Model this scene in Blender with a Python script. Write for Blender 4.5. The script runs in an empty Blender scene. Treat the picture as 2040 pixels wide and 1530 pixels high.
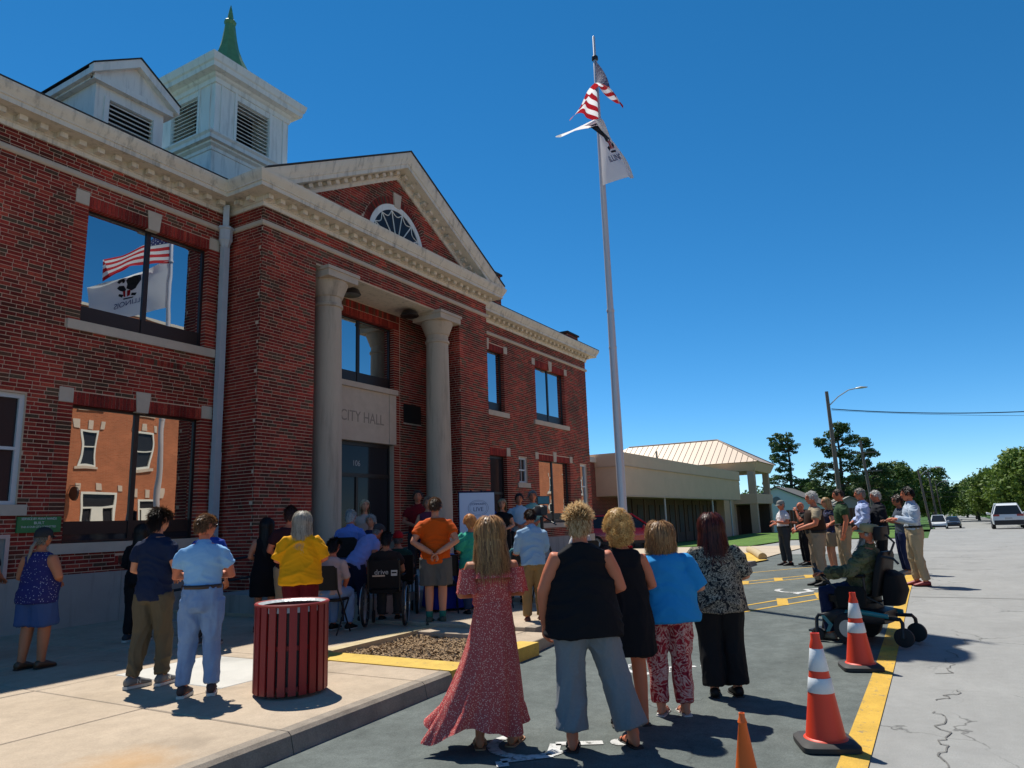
import bpy, math, random
import numpy as np
from mathutils import Vector, Matrix
random.seed(7); rng = np.random.default_rng(7)
scene = bpy.context.scene
COL = scene.collection
R = math.radians
# ------------------------------------------------------------------ camera
CAM_H = 1.60
YAW, PITCH, ROLL = R(29.9458), R(10.8265), R(-1.9761)
cam_d = bpy.data.cameras.new('camera'); cam = bpy.data.objects.new('camera', cam_d); COL.objects.link(cam)
cam_d.sensor_width = 36; cam_d.sensor_fit = 'HORIZONTAL'; cam_d.lens = 1429.45/2040*36
cam_d.clip_start = .05; cam_d.clip_end = 4000
f_ = Vector((math.cos(PITCH)*math.cos(YAW), math.cos(PITCH)*math.sin(YAW), math.sin(PITCH)))
r_ = Vector((math.sin(YAW), -math.cos(YAW), 0)); u_ = r_.cross(f_)
r2 = math.cos(ROLL)*r_+math.sin(ROLL)*u_; u2 = -math.sin(ROLL)*r_+math.cos(ROLL)*u_
cam.matrix_world = Matrix(((r2.x, u2.x, -f_.x, 0), (r2.y, u2.y, -f_.y, 0), (r2.z, u2.z, -f_.z, CAM_H), (0, 0, 0, 1)))
scene.camera = cam
# ------------------------------------------------------------------ world, sun, exposure
SUN = Vector((.27, .47, 1)).normalized()
world = bpy.data.worlds.new('World'); scene.world = world; world.use_nodes = True
wn = world.node_tree.nodes; wl = world.node_tree.links
sky = wn.new('ShaderNodeTexSky'); sky.sky_type = 'NISHITA'; sky.sun_disc = False
sky.sun_elevation = math.asin(SUN.z); sky.sun_rotation = math.atan2(SUN.x, SUN.y)
sky.altitude = 2000; sky.air_density = .8; sky.dust_density = 0.0; sky.ozone_density = 4.5
bg = wn['Background']; bg.inputs['Strength'].default_value = .116
hsv = wn.new('ShaderNodeHueSaturation'); hsv.inputs['Hue'].default_value = .491; hsv.inputs['Saturation'].default_value = 1.27; hsv.inputs['Value'].default_value = 1.0
wl.new(sky.outputs[0], hsv.inputs['Color']); wl.new(hsv.outputs[0], bg.inputs[0])
sun_d = bpy.data.lights.new('sun', 'SUN'); sun_d.energy = 4.8; sun_d.angle = R(.53); sun_d.color = (1, .955, .87)
sun = bpy.data.objects.new('sun', sun_d); COL.objects.link(sun)
sun.rotation_euler = (-SUN).to_track_quat('-Z', 'Y').to_euler(); sun.location = (0, 0, 40)
scene.view_settings.view_transform = 'Standard'; scene.view_settings.look = 'None'
scene.view_settings.exposure = 0.36; scene.view_settings.gamma = 1; scene.view_settings.use_curve_mapping = False
scene.render.engine = 'CYCLES'
scene.cycles.max_bounces = 5; scene.cycles.diffuse_bounces = 3; scene.cycles.glossy_bounces = 3; scene.cycles.transmission_bounces = 2; scene.cycles.transparent_max_bounces = 4

# ------------------------------------------------------------------ helpers
def smooth01(t):
    t = min(1, max(0, t)); return t*t*(3-2*t)
def zg(x):      # the street rises a little ahead, then falls away
    return .2*smooth01((x-7.5)/8)*(1-smooth01((x-24)/22))-1.25*smooth01((x-55)/55)

class MB:
    def __init__(s): s.v = []; s.f = []; s.m = []
    def add(s, vs, fs, m=0):
        o = len(s.v); s.v += [tuple(map(float, p)) for p in vs]; s.f += [tuple(i+o for i in f) for f in fs]; s.m += [m]*len(fs); return s
    def box(s, x0, x1, y0, y1, z0, z1, m=0):
        return s.add([(x0,y0,z0),(x1,y0,z0),(x1,y1,z0),(x0,y1,z0),(x0,y0,z1),(x1,y0,z1),(x1,y1,z1),(x0,y1,z1)],
            [(0,3,2,1),(4,5,6,7),(0,1,5,4),(1,2,6,5),(2,3,7,6),(3,0,4,7)], m)
    def boxc(s, c, sx, sy, sz, rz=0, m=0, M=None):
        h = [(-1,-1,-1),(1,-1,-1),(1,1,-1),(-1,1,-1),(-1,-1,1),(1,-1,1),(1,1,1),(-1,1,1)]
        ca, sa = math.cos(rz), math.sin(rz); vs = []
        for a,b,d in h:
            p = Vector((a*sx/2, b*sy/2, d*sz/2))
            p = M @ p if M is not None else Vector((p.x*ca-p.y*sa, p.x*sa+p.y*ca, p.z))
            vs.append(p+Vector(c))
        return s.add(vs, [(0,3,2,1),(4,5,6,7),(0,1,5,4),(1,2,6,5),(2,3,7,6),(3,0,4,7)], m)
    def tube(s, pts, rad, n=8, m=0, cap=True, flat=1.0, up=None):
        pts = [Vector(p) for p in pts]; N = len(pts)
        if not hasattr(rad, '__len__'): rad = [rad]*N
        vs = []; fs = []; ref = None
        for i, p in enumerate(pts):
            t = (pts[min(i+1,N-1)]-pts[max(i-1,0)])
            if t.length < 1e-9: t = Vector((0,0,1))
            t.normalize()
            if ref is None:
                ref = Vector(up) if up is not None else (Vector((0,0,1)) if abs(t.z) < .9 else Vector((1,0,0)))
            a = t.cross(ref)
            if a.length < 1e-6: a = t.cross(Vector((0,1,0)))
            a.normalize(); b = a.cross(t).normalized(); ref = b
            for k in range(n):
                q = 2*math.pi*k/n
                vs.append(p+a*math.cos(q)*rad[i]+b*math.sin(q)*rad[i]*flat)
        for i in range(N-1):
            for k in range(n):
                fs.append((i*n+k, i*n+(k+1)%n, (i+1)*n+(k+1)%n, (i+1)*n+k))
        if cap: fs.append(tuple(range(n-1,-1,-1))); fs.append(tuple((N-1)*n+k for k in range(n)))
        return s.add(vs, fs, m)
    def lathe(s, prof, n=24, c=(0,0,0), m=0, axis='z', cap=True):
        vs = []; fs = []
        for r, z in prof:
            for k in range(n):
                q = 2*math.pi*k/n; a, b = r*math.cos(q), r*math.sin(q)
                p = (a, b, z) if axis == 'z' else ((z, a, b) if axis == 'x' else (b, z, a))
                vs.append((p[0]+c[0], p[1]+c[1], p[2]+c[2]))
        for i in range(len(prof)-1):
            for k in range(n): fs.append((i*n+k, i*n+(k+1)%n, (i+1)*n+(k+1)%n, (i+1)*n+k))
        if cap: fs.append(tuple(range(n-1,-1,-1))); fs.append(tuple((len(prof)-1)*n+k for k in range(n)))
        return s.add(vs, fs, m)
    def prism(s, poly, d, m=0):         # planar polygon (3d points) extruded by vector d
        n = len(poly); d = Vector(d); a = [Vector(p) for p in poly]; vs = a+[p+d for p in a]
        return s.add(vs, [tuple(range(n-1,-1,-1)), tuple(range(n,2*n))]+[(i,(i+1)%n,n+(i+1)%n,n+i) for i in range(n)], m)
    def loft(s, secs, n=16, m=0, cap=True, sq=2.0):   # secs: (center, ax, ay)
        vs = []; fs = []
        for c, ax, ay in secs:
            c, ax, ay = Vector(c), Vector(ax), Vector(ay)
            for k in range(n):
                q = 2*math.pi*k/n; cc, ss = math.cos(q), math.sin(q)
                if sq != 2.0:
                    cc = math.copysign(abs(cc)**(2/sq), cc); ss = math.copysign(abs(ss)**(2/sq), ss)
                vs.append(c+ax*cc+ay*ss)
        for i in range(len(secs)-1):
            for k in range(n): fs.append((i*n+k, i*n+(k+1)%n, (i+1)*n+(k+1)%n, (i+1)*n+k))
        if cap: fs.append(tuple(range(n-1,-1,-1))); fs.append(tuple((len(secs)-1)*n+k for k in range(n)))
        return s.add(vs, fs, m)
    def mesh(s, name, mats, smooth=False, fixn=False):
        me = bpy.data.meshes.new(name); me.from_pydata(s.v, [], s.f)
        if not isinstance(mats, (list, tuple)): mats = [mats]
        for mt in mats: me.materials.append(mt)
        if len(mats) > 1: me.polygons.foreach_set('material_index', s.m)
        if smooth: me.polygons.foreach_set('use_smooth', [True]*len(me.polygons))
        if fixn:
            import bmesh
            b = bmesh.new(); b.from_mesh(me); bmesh.ops.recalc_face_normals(b, faces=b.faces); b.to_mesh(me); b.free()
        me.update(); return me
    def build(s, name, mats, parent=None, smooth=False, world=True, auto=None, fixn=True):
        return put(name, s.mesh(name, mats, smooth or auto is not None, fixn), parent, world, auto)

def put(name, me, parent=None, world=True, auto=None):
    o = bpy.data.objects.new(name, me); COL.objects.link(o)
    if auto is not None:
        try: me.set_sharp_from_angle(angle=R(auto))
        except Exception: pass
    if parent is not None:
        o.parent = parent
        if world: o.matrix_parent_inverse = WM[parent.name].inverted()
    WM[o.name] = Matrix.Identity(4)
    return o
WM = {}
def thing(name, label, cat, loc=(0,0,0), rz=0, group=None):
    o = bpy.data.objects.new(name, None); COL.objects.link(o); o.empty_display_size = .2
    o.location = loc; o.rotation_euler = (0,0,rz)
    WM[o.name] = Matrix.Translation(loc) @ Matrix.Rotation(rz, 4, 'Z')
    o['label'] = label; o['category'] = cat
    if group: o['group'] = group
    return o
def tag(o, label, cat, group=None):
    o['label'] = label; o['category'] = cat
    if group: o['group'] = group
    return o
def structure(o): o['kind'] = 'structure'; return o
def stuff(o): o['kind'] = 'stuff'; return o

# ------------------------------------------------------------------ materials
def mat(name, col, rough=.65, metal=0, var=None, bump=None, col2=None, spec=None, coat=0, trans=0, attr=None, vscale=(1,1,1), sheen=0, streak=None):
    """var=(noise scale, amount) mixes col->col2 ; bump=(scale,strength)"""
    m = bpy.data.materials.new(name); m.use_nodes = True; nt = m.node_tree; N = nt.nodes; L = nt.links
    b = N['Principled BSDF']; b.inputs['Roughness'].default_value = rough; b.inputs['Metallic'].default_value = metal
    b.inputs['Base Color'].default_value = (*col, 1)
    if spec is not None: b.inputs['Specular IOR Level'].default_value = spec
    if coat: b.inputs['Coat Weight'].default_value = coat; b.inputs['Coat Roughness'].default_value = .05
    if trans: b.inputs['Transmission Weight'].default_value = trans
    if sheen: b.inputs['Sheen Weight'].default_value = sheen
    tc = None
    if var or bump:
        tc = N.new('ShaderNodeTexCoord'); mp = N.new('ShaderNodeMapping'); mp.inputs['Scale'].default_value = vscale
        L.new(tc.outputs['Object'], mp.inputs[0])
    out = None
    if attr:
        a = N.new('ShaderNodeAttribute'); a.attribute_name = attr; out = a.outputs['Color']
        L.new(out, b.inputs['Base Color'])
    if var:
        nz = N.new('ShaderNodeTexNoise'); nz.inputs['Scale'].default_value = var[0]; nz.inputs['Detail'].default_value = 6; nz.inputs['Roughness'].default_value = .65
        L.new(mp.outputs[0], nz.inputs['Vector'])
        rp = N.new('ShaderNodeValToRGB'); rp.color_ramp.elements[0].position = .5-.5*min(1, .35/max(.05, var[1])); rp.color_ramp.elements[1].position = min(1, .5+.5*min(1, .35/max(.05, var[1])))
        c2 = col2 if col2 else tuple(c*(1-var[1]) for c in col)
        if attr:
            mx = N.new('ShaderNodeMixRGB'); mx.blend_type = 'MULTIPLY'; mx.inputs[0].default_value = 1
            rp.color_ramp.elements[0].color = (1-var[1],)*3+(1,); rp.color_ramp.elements[1].color = (1,1,1,1)
            L.new(nz.outputs[0], rp.inputs[0]); L.new(out, mx.inputs[1]); L.new(rp.outputs[0], mx.inputs[2]); L.new(mx.outputs[0], b.inputs['Base Color'])
        else:
            rp.color_ramp.elements[0].color = (*c2, 1); rp.color_ramp.elements[1].color = (*col, 1)
            L.new(nz.outputs[0], rp.inputs[0]); L.new(rp.outputs[0], b.inputs['Base Color'])
    if streak and b.inputs['Base Color'].links:
        src = b.inputs['Base Color'].links[0].from_socket; gp = N.new('ShaderNodeNewGeometry'); m3 = N.new('ShaderNodeMapping'); m3.inputs['Scale'].default_value = (streak[0],streak[0],streak[0]*.09); L.new(gp.outputs['Position'], m3.inputs[0])
        n3 = N.new('ShaderNodeTexNoise'); n3.inputs['Scale'].default_value = 1; n3.inputs['Detail'].default_value = 6; n3.inputs['Roughness'].default_value = .7; L.new(m3.outputs[0], n3.inputs['Vector'])
        q3 = N.new('ShaderNodeMapRange'); q3.inputs['From Min'].default_value = .52; q3.inputs['From Max'].default_value = .74; q3.inputs['To Min'].default_value = 1; q3.inputs['To Max'].default_value = 1-streak[1]; L.new(n3.outputs[0], q3.inputs[0])
        s3 = N.new('ShaderNodeVectorMath'); s3.operation = 'SCALE'; L.new(src, s3.inputs[0]); L.new(q3.outputs[0], s3.inputs['Scale']); L.new(s3.outputs[0], b.inputs['Base Color'])
    if bump:
        n2 = N.new('ShaderNodeTexNoise'); n2.inputs['Scale'].default_value = bump[0]; n2.inputs['Detail'].default_value = 5
        L.new(mp.outputs[0], n2.inputs['Vector'])
        bp = N.new('ShaderNodeBump'); bp.inputs['Strength'].default_value = bump[1]; bp.inputs['Distance'].default_value = bump[2] if len(bump) > 2 else .02
        L.new(n2.outputs[0], bp.inputs['Height']); L.new(bp.outputs[0], b.inputs['Normal'])
    return m
def ramp_set(rp, stops, interp='LINEAR'):
    cr = rp.color_ramp; cr.interpolation = interp
    while len(cr.elements) > 1: cr.elements.remove(cr.elements[-1])
    cr.elements[0].position = stops[0][0]; cr.elements[0].color = (*stops[0][1], 1)
    for p, c in stops[1:]:
        e = cr.elements.new(p); e.color = (*c, 1)

BRICK_STOPS = [(0,(.30,.030,.020)),(.2,(.38,.040,.026)),(.38,(.25,.026,.018)),(.52,(.44,.062,.036)),(.66,(.17,.030,.018)),(.78,(.15,.055,.032)),(.90,(.125,.07,.042)),(.95,(.33,.055,.034))]
def brick_mat(name, src, stops=BRICK_STOPS, mul=1.0):
    m = bpy.data.materials.new(name); m.use_nodes = True; nt = m.node_tree; N = nt.nodes; L = nt.links; b = N['Principled BSDF']
    b.inputs['Roughness'].default_value = .8; b.inputs['Specular IOR Level'].default_value = .25
    if src == 'obj': i = N.new('ShaderNodeObjectInfo').outputs['Random']
    else:
        a = N.new('ShaderNodeAttribute'); a.attribute_name = 'rnd'; i = a.outputs['Fac']
    rp = N.new('ShaderNodeValToRGB'); ramp_set(rp, [(p, tuple(c*mul for c in q)) for p, q in stops], 'CONSTANT'); L.new(i, rp.inputs[0])
    tc = N.new('ShaderNodeNewGeometry'); nz = N.new('ShaderNodeTexNoise'); nz.inputs['Scale'].default_value = 38; nz.inputs['Detail'].default_value = 4
    L.new(tc.outputs['Position'], nz.inputs['Vector'])
    nb = N.new('ShaderNodeTexNoise'); nb.inputs['Scale'].default_value = .9; nb.inputs['Detail'].default_value = 4; L.new(tc.outputs['Position'], nb.inputs['Vector'])
    r2_ = N.new('ShaderNodeMapRange'); r2_.inputs['From Min'].default_value = .3; r2_.inputs['From Max'].default_value = .75; r2_.inputs['To Min'].default_value = .62; r2_.inputs['To Max'].default_value = 1.2
    L.new(nz.outputs[0], r2_.inputs[0])
    r3_ = N.new('ShaderNodeMapRange'); r3_.inputs['From Min'].default_value = .35; r3_.inputs['From Max'].default_value = .65; r3_.inputs['To Min'].default_value = .58; r3_.inputs['To Max'].default_value = 1.22
    L.new(nb.outputs[0], r3_.inputs[0])
    mm = N.new('ShaderNodeMath'); mm.operation = 'MULTIPLY'; L.new(r2_.outputs[0], mm.inputs[0]); L.new(r3_.outputs[0], mm.inputs[1])
    mx = N.new('ShaderNodeVectorMath'); mx.operation = 'SCALE'; L.new(rp.outputs[0], mx.inputs[0]); L.new(mm.outputs[0], mx.inputs['Scale'])
    L.new(mx.outputs[0], b.inputs['Base Color'])
    bp = N.new('ShaderNodeBump'); bp.inputs['Strength'].default_value = .5; bp.inputs['Distance'].default_value = .006; L.new(nz.outputs[0], bp.inputs['Height']); L.new(bp.outputs[0], b.inputs['Normal'])
    return m
MT = {}
MT['brick'] = brick_mat('brick_single', 'obj'); MT['brickm'] = brick_mat('brick_mass', 'attr')
LITB = [(0,(.36,.11,.035)),(.3,(.42,.14,.05)),(.6,(.33,.095,.03)),(.85,(.26,.07,.025))]
MT['brick_opp'] = brick_mat('brick_orange', 'attr', LITB)
MT['mortar'] = mat('mortar', (.74,.52,.38), .9, var=(5,.3), bump=(60,.3,.004))
MT['stone'] = mat('limestone', (.66,.53,.41), .8, var=(3.5,.35), bump=(40,.25,.006))
MT['stone_dark'] = mat('limestone_weathered', (.60,.47,.35), .85, var=(1.6,.3), bump=(30,.3,.008), vscale=(1,1,.5), streak=(4,.4))
MT['conc_base'] = mat('concrete_base', (.42,.37,.33), .85, var=(1.7,.3), bump=(35,.3,.006), streak=(3,.4))
MT['cream'] = mat('cream_paint', (.80,.72,.60), .6, var=(2.2,.32), col2=(.62,.53,.42), bump=(22,.12,.006), streak=(6,.55))
MT['white_wood'] = mat('white_painted_wood', (.86,.83,.77), .55, var=(5,.3), col2=(.70,.67,.61), bump=(30,.2,.005), vscale=(1,1,.4), streak=(5,.4))
MT['bronze'] = mat('dark_bronze_metal', (.028,.022,.022), .4, metal=.2, var=(8,.3))
MT['whiteframe'] = mat('white_window_frame', (.62,.64,.66), .5, var=(9,.2))
MT['roof_dark'] = mat('dark_shingle', (.05,.05,.055), .9, var=(12,.4), bump=(40,.5,.02))
MT['copper'] = mat('green_copper', (.14,.30,.13), .6, var=(6,.5), col2=(.07,.17,.07), bump=(18,.2,.01))
MT['ds'] = mat('downspout_grey_paint', (.50,.53,.57), .5, var=(4,.25))
MT['black_metal'] = mat('black_metal', (.012,.012,.014), .4, metal=.3, var=(10,.3))
MT['dark_void'] = mat('dark_interior', (.012,.012,.014), .9, var=(2,.3))
def glass_mat(name, tint, rough=.012, wob=0.0, wscale=1.2, metal=1.0):
    m = bpy.data.materials.new(name); m.use_nodes = True; nt = m.node_tree; N = nt.nodes; L = nt.links; b = N['Principled BSDF']
    b.inputs['Base Color'].default_value = (*tint, 1); b.inputs['Metallic'].default_value = metal; b.inputs['Roughness'].default_value = rough
    if wob:
        tc = N.new('ShaderNodeTexCoord'); nz = N.new('ShaderNodeTexNoise'); nz.inputs['Scale'].default_value = wscale; nz.inputs['Detail'].default_value = 1
        L.new(tc.outputs['Object'], nz.inputs['Vector'])
        bp = N.new('ShaderNodeBump'); bp.inputs['Strength'].default_value = wob; bp.inputs['Distance'].default_value = .05; L.new(nz.outputs[0], bp.inputs['Height']); L.new(bp.outputs[0], b.inputs['Normal'])
    return m
MT['mirror'] = glass_mat('reflective_glass', (.52,.57,.60), .008, .03, 1.4)
MT['mirror_low'] = glass_mat('reflective_glass_wavy', (.58,.55,.51), .008, .05, 1.3)
MT['darkglass'] = glass_mat('dark_glass', (.03,.03,.035), .06, .02, 1.5, metal=.1)
MT['darkglass'].node_tree.nodes['Principled BSDF'].inputs['Specular IOR Level'].default_value = .18
# ------------------------------------------------------------------ ground, street, pavement
def sheet(name, x0, x1, y0, y1, dz, m, dx=1.0, ny=1, fz=zg):
    nx = max(1, int(math.ceil((x1-x0)/dx))); vs = []; fs = []
    for i in range(nx+1):
        x = x0+(x1-x0)*i/nx
        for j in range(ny+1): vs.append((x, y0+(y1-y0)*j/ny, fz(x)+dz))
    for i in range(nx):
        for j in range(ny):
            a = i*(ny+1)+j; fs.append((a, a+ny+1, a+ny+2, a+1))
    return structure(MB().add(vs, fs).build(name, m, fixn=False))
def ground_mat(name, c1, c2, scale, cracks=0, crack_col=(.04,.04,.04), grain=.25, rough=.9, crack_scale=.6, patch=None, stain=None):
    m = bpy.data.materials.new(name); m.use_nodes = True; nt = m.node_tree; N = nt.nodes; L = nt.links; b = N['Principled BSDF']
    b.inputs['Roughness'].default_value = rough; b.inputs['Specular IOR Level'].default_value = .3
    g = N.new('ShaderNodeNewGeometry')
    nz = N.new('ShaderNodeTexNoise'); nz.inputs['Scale'].default_value = scale; nz.inputs['Detail'].default_value = 8; nz.inputs['Roughness'].default_value = .6; L.new(g.outputs['Position'], nz.inputs['Vector'])
    rp = N.new('ShaderNodeValToRGB'); ramp_set(rp, [(.3, c2), (.7, c1)]); L.new(nz.outputs[0], rp.inputs[0])
    gr = N.new('ShaderNodeTexNoise'); gr.inputs['Scale'].default_value = 90; gr.inputs['Detail'].default_value = 4; gr.inputs['Roughness'].default_value = .8; L.new(g.outputs['Position'], gr.inputs['Vector'])
    mr = N.new('ShaderNodeMapRange'); mr.inputs['From Min'].default_value = .25; mr.inputs['From Max'].default_value = .75; mr.inputs['To Min'].default_value = 1-grain; mr.inputs['To Max'].default_value = 1+grain; L.new(gr.outputs[0], mr.inputs[0])
    sc = N.new('ShaderNodeVectorMath'); sc.operation = 'SCALE'; L.new(rp.outputs[0], sc.inputs[0]); L.new(mr.outputs[0], sc.inputs['Scale'])
    md = N.new('ShaderNodeTexNoise'); md.inputs['Scale'].default_value = 5.5; md.inputs['Detail'].default_value = 5; md.inputs['Roughness'].default_value = .7; L.new(g.outputs['Position'], md.inputs['Vector'])
    m2_ = N.new('ShaderNodeMapRange'); m2_.inputs['From Min'].default_value = .3; m2_.inputs['From Max'].default_value = .7; m2_.inputs['To Min'].default_value = 1-grain*.55; m2_.inputs['To Max'].default_value = 1+grain*.45; L.new(md.outputs[0], m2_.inputs[0])
    st = N.new('ShaderNodeTexNoise'); st.inputs['Scale'].default_value = .95; st.inputs['Detail'].default_value = 3; L.new(g.outputs['Position'], st.inputs['Vector'])
    m3_ = N.new('ShaderNodeMapRange'); m3_.inputs['From Min'].default_value = .60; m3_.inputs['From Max'].default_value = .72; m3_.inputs['To Min'].default_value = 1; m3_.inputs['To Max'].default_value = .78; L.new(st.outputs[0], m3_.inputs[0])
    mm_ = N.new('ShaderNodeMath'); mm_.operation = 'MULTIPLY'; L.new(m2_.outputs[0], mm_.inputs[0]); L.new(m3_.outputs[0], mm_.inputs[1])
    s2_ = N.new('ShaderNodeVectorMath'); s2_.operation = 'SCALE'; L.new(sc.outputs[0], s2_.inputs[0]); L.new(mm_.outputs[0], s2_.inputs['Scale'])
    col = s2_.outputs[0]
    if patch:
        wn_ = N.new('ShaderNodeTexNoise'); wn_.inputs['Scale'].default_value = 14; wn_.inputs['Detail'].default_value = 8; wn_.inputs['Roughness'].default_value = .75; L.new(g.outputs['Position'], wn_.inputs['Vector'])
        wr_ = N.new('ShaderNodeMapRange'); wr_.inputs['From Min'].default_value = patch[1]-.05; wr_.inputs['From Max'].default_value = patch[1]+.05; L.new(wn_.outputs[0], wr_.inputs[0])
        wx_ = N.new('ShaderNodeMixRGB'); wx_.inputs[1].default_value = (*patch[0],1); L.new(wr_.outputs[0], wx_.inputs[0]); L.new(col, wx_.inputs[2]); col = wx_.outputs[0]
    if cracks:
        wz = N.new('ShaderNodeTexNoise'); wz.inputs['Scale'].default_value = 2.2; wz.inputs['Detail'].default_value = 6; L.new(g.outputs['Position'], wz.inputs['Vector'])
        wm = N.new('ShaderNodeVectorMath'); wm.operation = 'MULTIPLY_ADD'; wm.inputs[1].default_value = (.5,.5,.5); L.new(wz.outputs['Color'], wm.inputs[0]); L.new(g.outputs['Position'], wm.inputs[2])
        vo = N.new('ShaderNodeTexVoronoi'); vo.feature = 'DISTANCE_TO_EDGE'; vo.inputs['Scale'].default_value = crack_scale; L.new(wm.outputs[0], vo.inputs['Vector'])
        lt = N.new('ShaderNodeMapRange'); lt.inputs['From Min'].default_value = .0; lt.inputs['From Max'].default_value = .011*crack_scale; lt.inputs['To Min'].default_value = 1; lt.inputs['To Max'].default_value = 0; L.new(vo.outputs['Distance'], lt.inputs[0])
        mk = N.new('ShaderNodeTexNoise'); mk.inputs['Scale'].default_value = .55; mk.inputs['Detail'].default_value = 2; L.new(g.outputs['Position'], mk.inputs['Vector'])
        mk2 = N.new('ShaderNodeMapRange'); mk2.inputs['From Min'].default_value = .48; mk2.inputs['From Max'].default_value = .56; L.new(mk.outputs[0], mk2.inputs[0])
        mu = N.new('ShaderNodeMath'); mu.operation = 'MULTIPLY'; L.new(lt.outputs[0], mu.inputs[0]); L.new(mk2.outputs[0], mu.inputs[1])
        mu2 = N.new('ShaderNodeMath'); mu2.operation = 'MULTIPLY'; mu2.inputs[1].default_value = cracks; L.new(mu.outputs[0], mu2.inputs[0])
        mx = N.new('ShaderNodeMixRGB'); mx.inputs[2].default_value = (*crack_col, 1); L.new(mu2.outputs[0], mx.inputs[0]); L.new(col, mx.inputs[1]); col = mx.outputs[0]
    if stain:
        ds_ = N.new('ShaderNodeVectorMath'); ds_.operation = 'DISTANCE'; ds_.inputs[1].default_value = stain[0]; L.new(g.outputs['Position'], ds_.inputs[0])
        ad_ = N.new('ShaderNodeMath'); ad_.operation = 'MULTIPLY_ADD'; ad_.inputs[1].default_value = .5; L.new(md.outputs[0], ad_.inputs[0]); L.new(ds_.outputs['Value'], ad_.inputs[2])
        sm_ = N.new('ShaderNodeMapRange'); sm_.inputs['From Min'].default_value = .25; sm_.inputs['From Max'].default_value = stain[1]+.25; sm_.inputs['To Min'].default_value = .55; sm_.inputs['To Max'].default_value = 0; L.new(ad_.outputs[0], sm_.inputs[0])
        sx_ = N.new('ShaderNodeMixRGB'); sx_.inputs[2].default_value = (*stain[2],1); L.new(sm_.outputs[0], sx_.inputs[0]); L.new(col, sx_.inputs[1]); col = sx_.outputs[0]
    L.new(col, b.inputs['Base Color'])
    bp = N.new('ShaderNodeBump'); bp.inputs['Strength'].default_value = .35; bp.inputs['Distance'].default_value = .006; L.new(gr.outputs[0], bp.inputs['Height']); L.new(bp.outputs[0], b.inputs['Normal'])
    return m
MT['street'] = ground_mat('street_asphalt_pale', (.295,.295,.28), (.24,.24,.228), .7, .85, (.07,.07,.065), .16)
MT['lot'] = ground_mat('parking_asphalt_dark', (.125,.142,.132), (.082,.095,.088), .9, .7, (.02,.022,.022), .42, crack_scale=.35)
MT['walk'] = ground_mat('pavement_concrete', (.47,.375,.275), (.38,.30,.215), .8, .6, (.12,.1,.08), .2, crack_scale=.3, stain=((3.05,4.75,.15),.42,(.50,.27,.09)))
MT['walk_new'] = ground_mat('pavement_concrete_new', (.56,.54,.49), (.49,.475,.43), 1.2, 0, grain=.08)
MT['walk_tan'] = ground_mat('pavement_concrete_tan', (.5,.41,.3), (.42,.35,.26), .8, 0, grain=.14)
MT['curb'] = ground_mat('curb_concrete', (.33,.28,.22), (.2,.165,.13), 2.2, 0, grain=.3)
MT['grass'] = ground_mat('grass_ground', (.055,.13,.02), (.035,.085,.014), .25, 0, grain=.5)
MT['lawn'] = ground_mat('lawn_grass', (.105,.20,.025), (.06,.125,.016), .6, 0, grain=.5)
def paint_mat(name, c, wear):
    return ground_mat(name, c, tuple(a*.8 for a in c), 3, 0, grain=.2, patch=((.14,.14,.125), wear))
MT['yellow'] = paint_mat('yellow_road_paint', (.60,.37,.06), .38)
MT['yellow_bright'] = paint_mat('yellow_kerb_paint', (.64,.43,.09), .36)
MT['white_paint'] = paint_mat('white_road_paint', (.62,.62,.60), .44)

sheet('ground', -400, 1600, -1000, 1000, -.12, MT['grass'], dx=10, fz=lambda x: zg(x) if x > 0 else 0)
sheet('street', -60, 420, -9.2, .62, 0, MT['street'])
sheet('parking_lot', -60, 26, .62, 6.2, .004, MT['lot'])
sheet('cross_street', 26, 44, .62, 9.4, .0, MT['street'])
sheet('forecourt', 20, 34, 4.8, 12.4, .03, MT['walk_tan'])
sheet('lawn', 44, 62, 1.2, 12.8, .05, MT['lawn'])
sheet('lawn', 33.5, 44, 7.4, 12.8, .055, MT['lawn'])
sheet('verge', 62, 300, .7, 9, .03, MT['grass'])
sheet('opposite_pavement', -60, 120, -13, -9.2, .15, MT['walk'])
# painted markings (child sheets of nothing: flat paint lying on the asphalt)
def strip(name, pts, w, m, dz=.008):
    mb = MB()
    for (ax, ay), (bx, by) in zip(pts[:-1], pts[1:]):
        L_ = math.hypot(bx-ax, by-ay); nx, ny = -(by-ay)/L_*w/2, (bx-ax)/L_*w/2; n = max(1, int(L_/1.0))
        for i in range(n):
            p = [(ax+(bx-ax)*t/n, ay+(by-ay)*t/n) for t in (i, i+1)]
            mb.add([(x+s*nx, y+s*ny, zg(x)+dz) for (x, y) in p for s in (-1, 1)], [(0, 2, 3, 1)])
    return structure(mb.build(name, m, fixn=False))
strip('yellow_edge_line', [(-40,.665),(26,.665)], .175, MT['yellow'], .009)
def poly_flat(name, pts, m, dz=.009):
    return structure(MB().add([(x, y, zg(x)+dz) for x, y in pts], [tuple(range(len(pts)))]).build(name, m, fixn=True))
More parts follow.
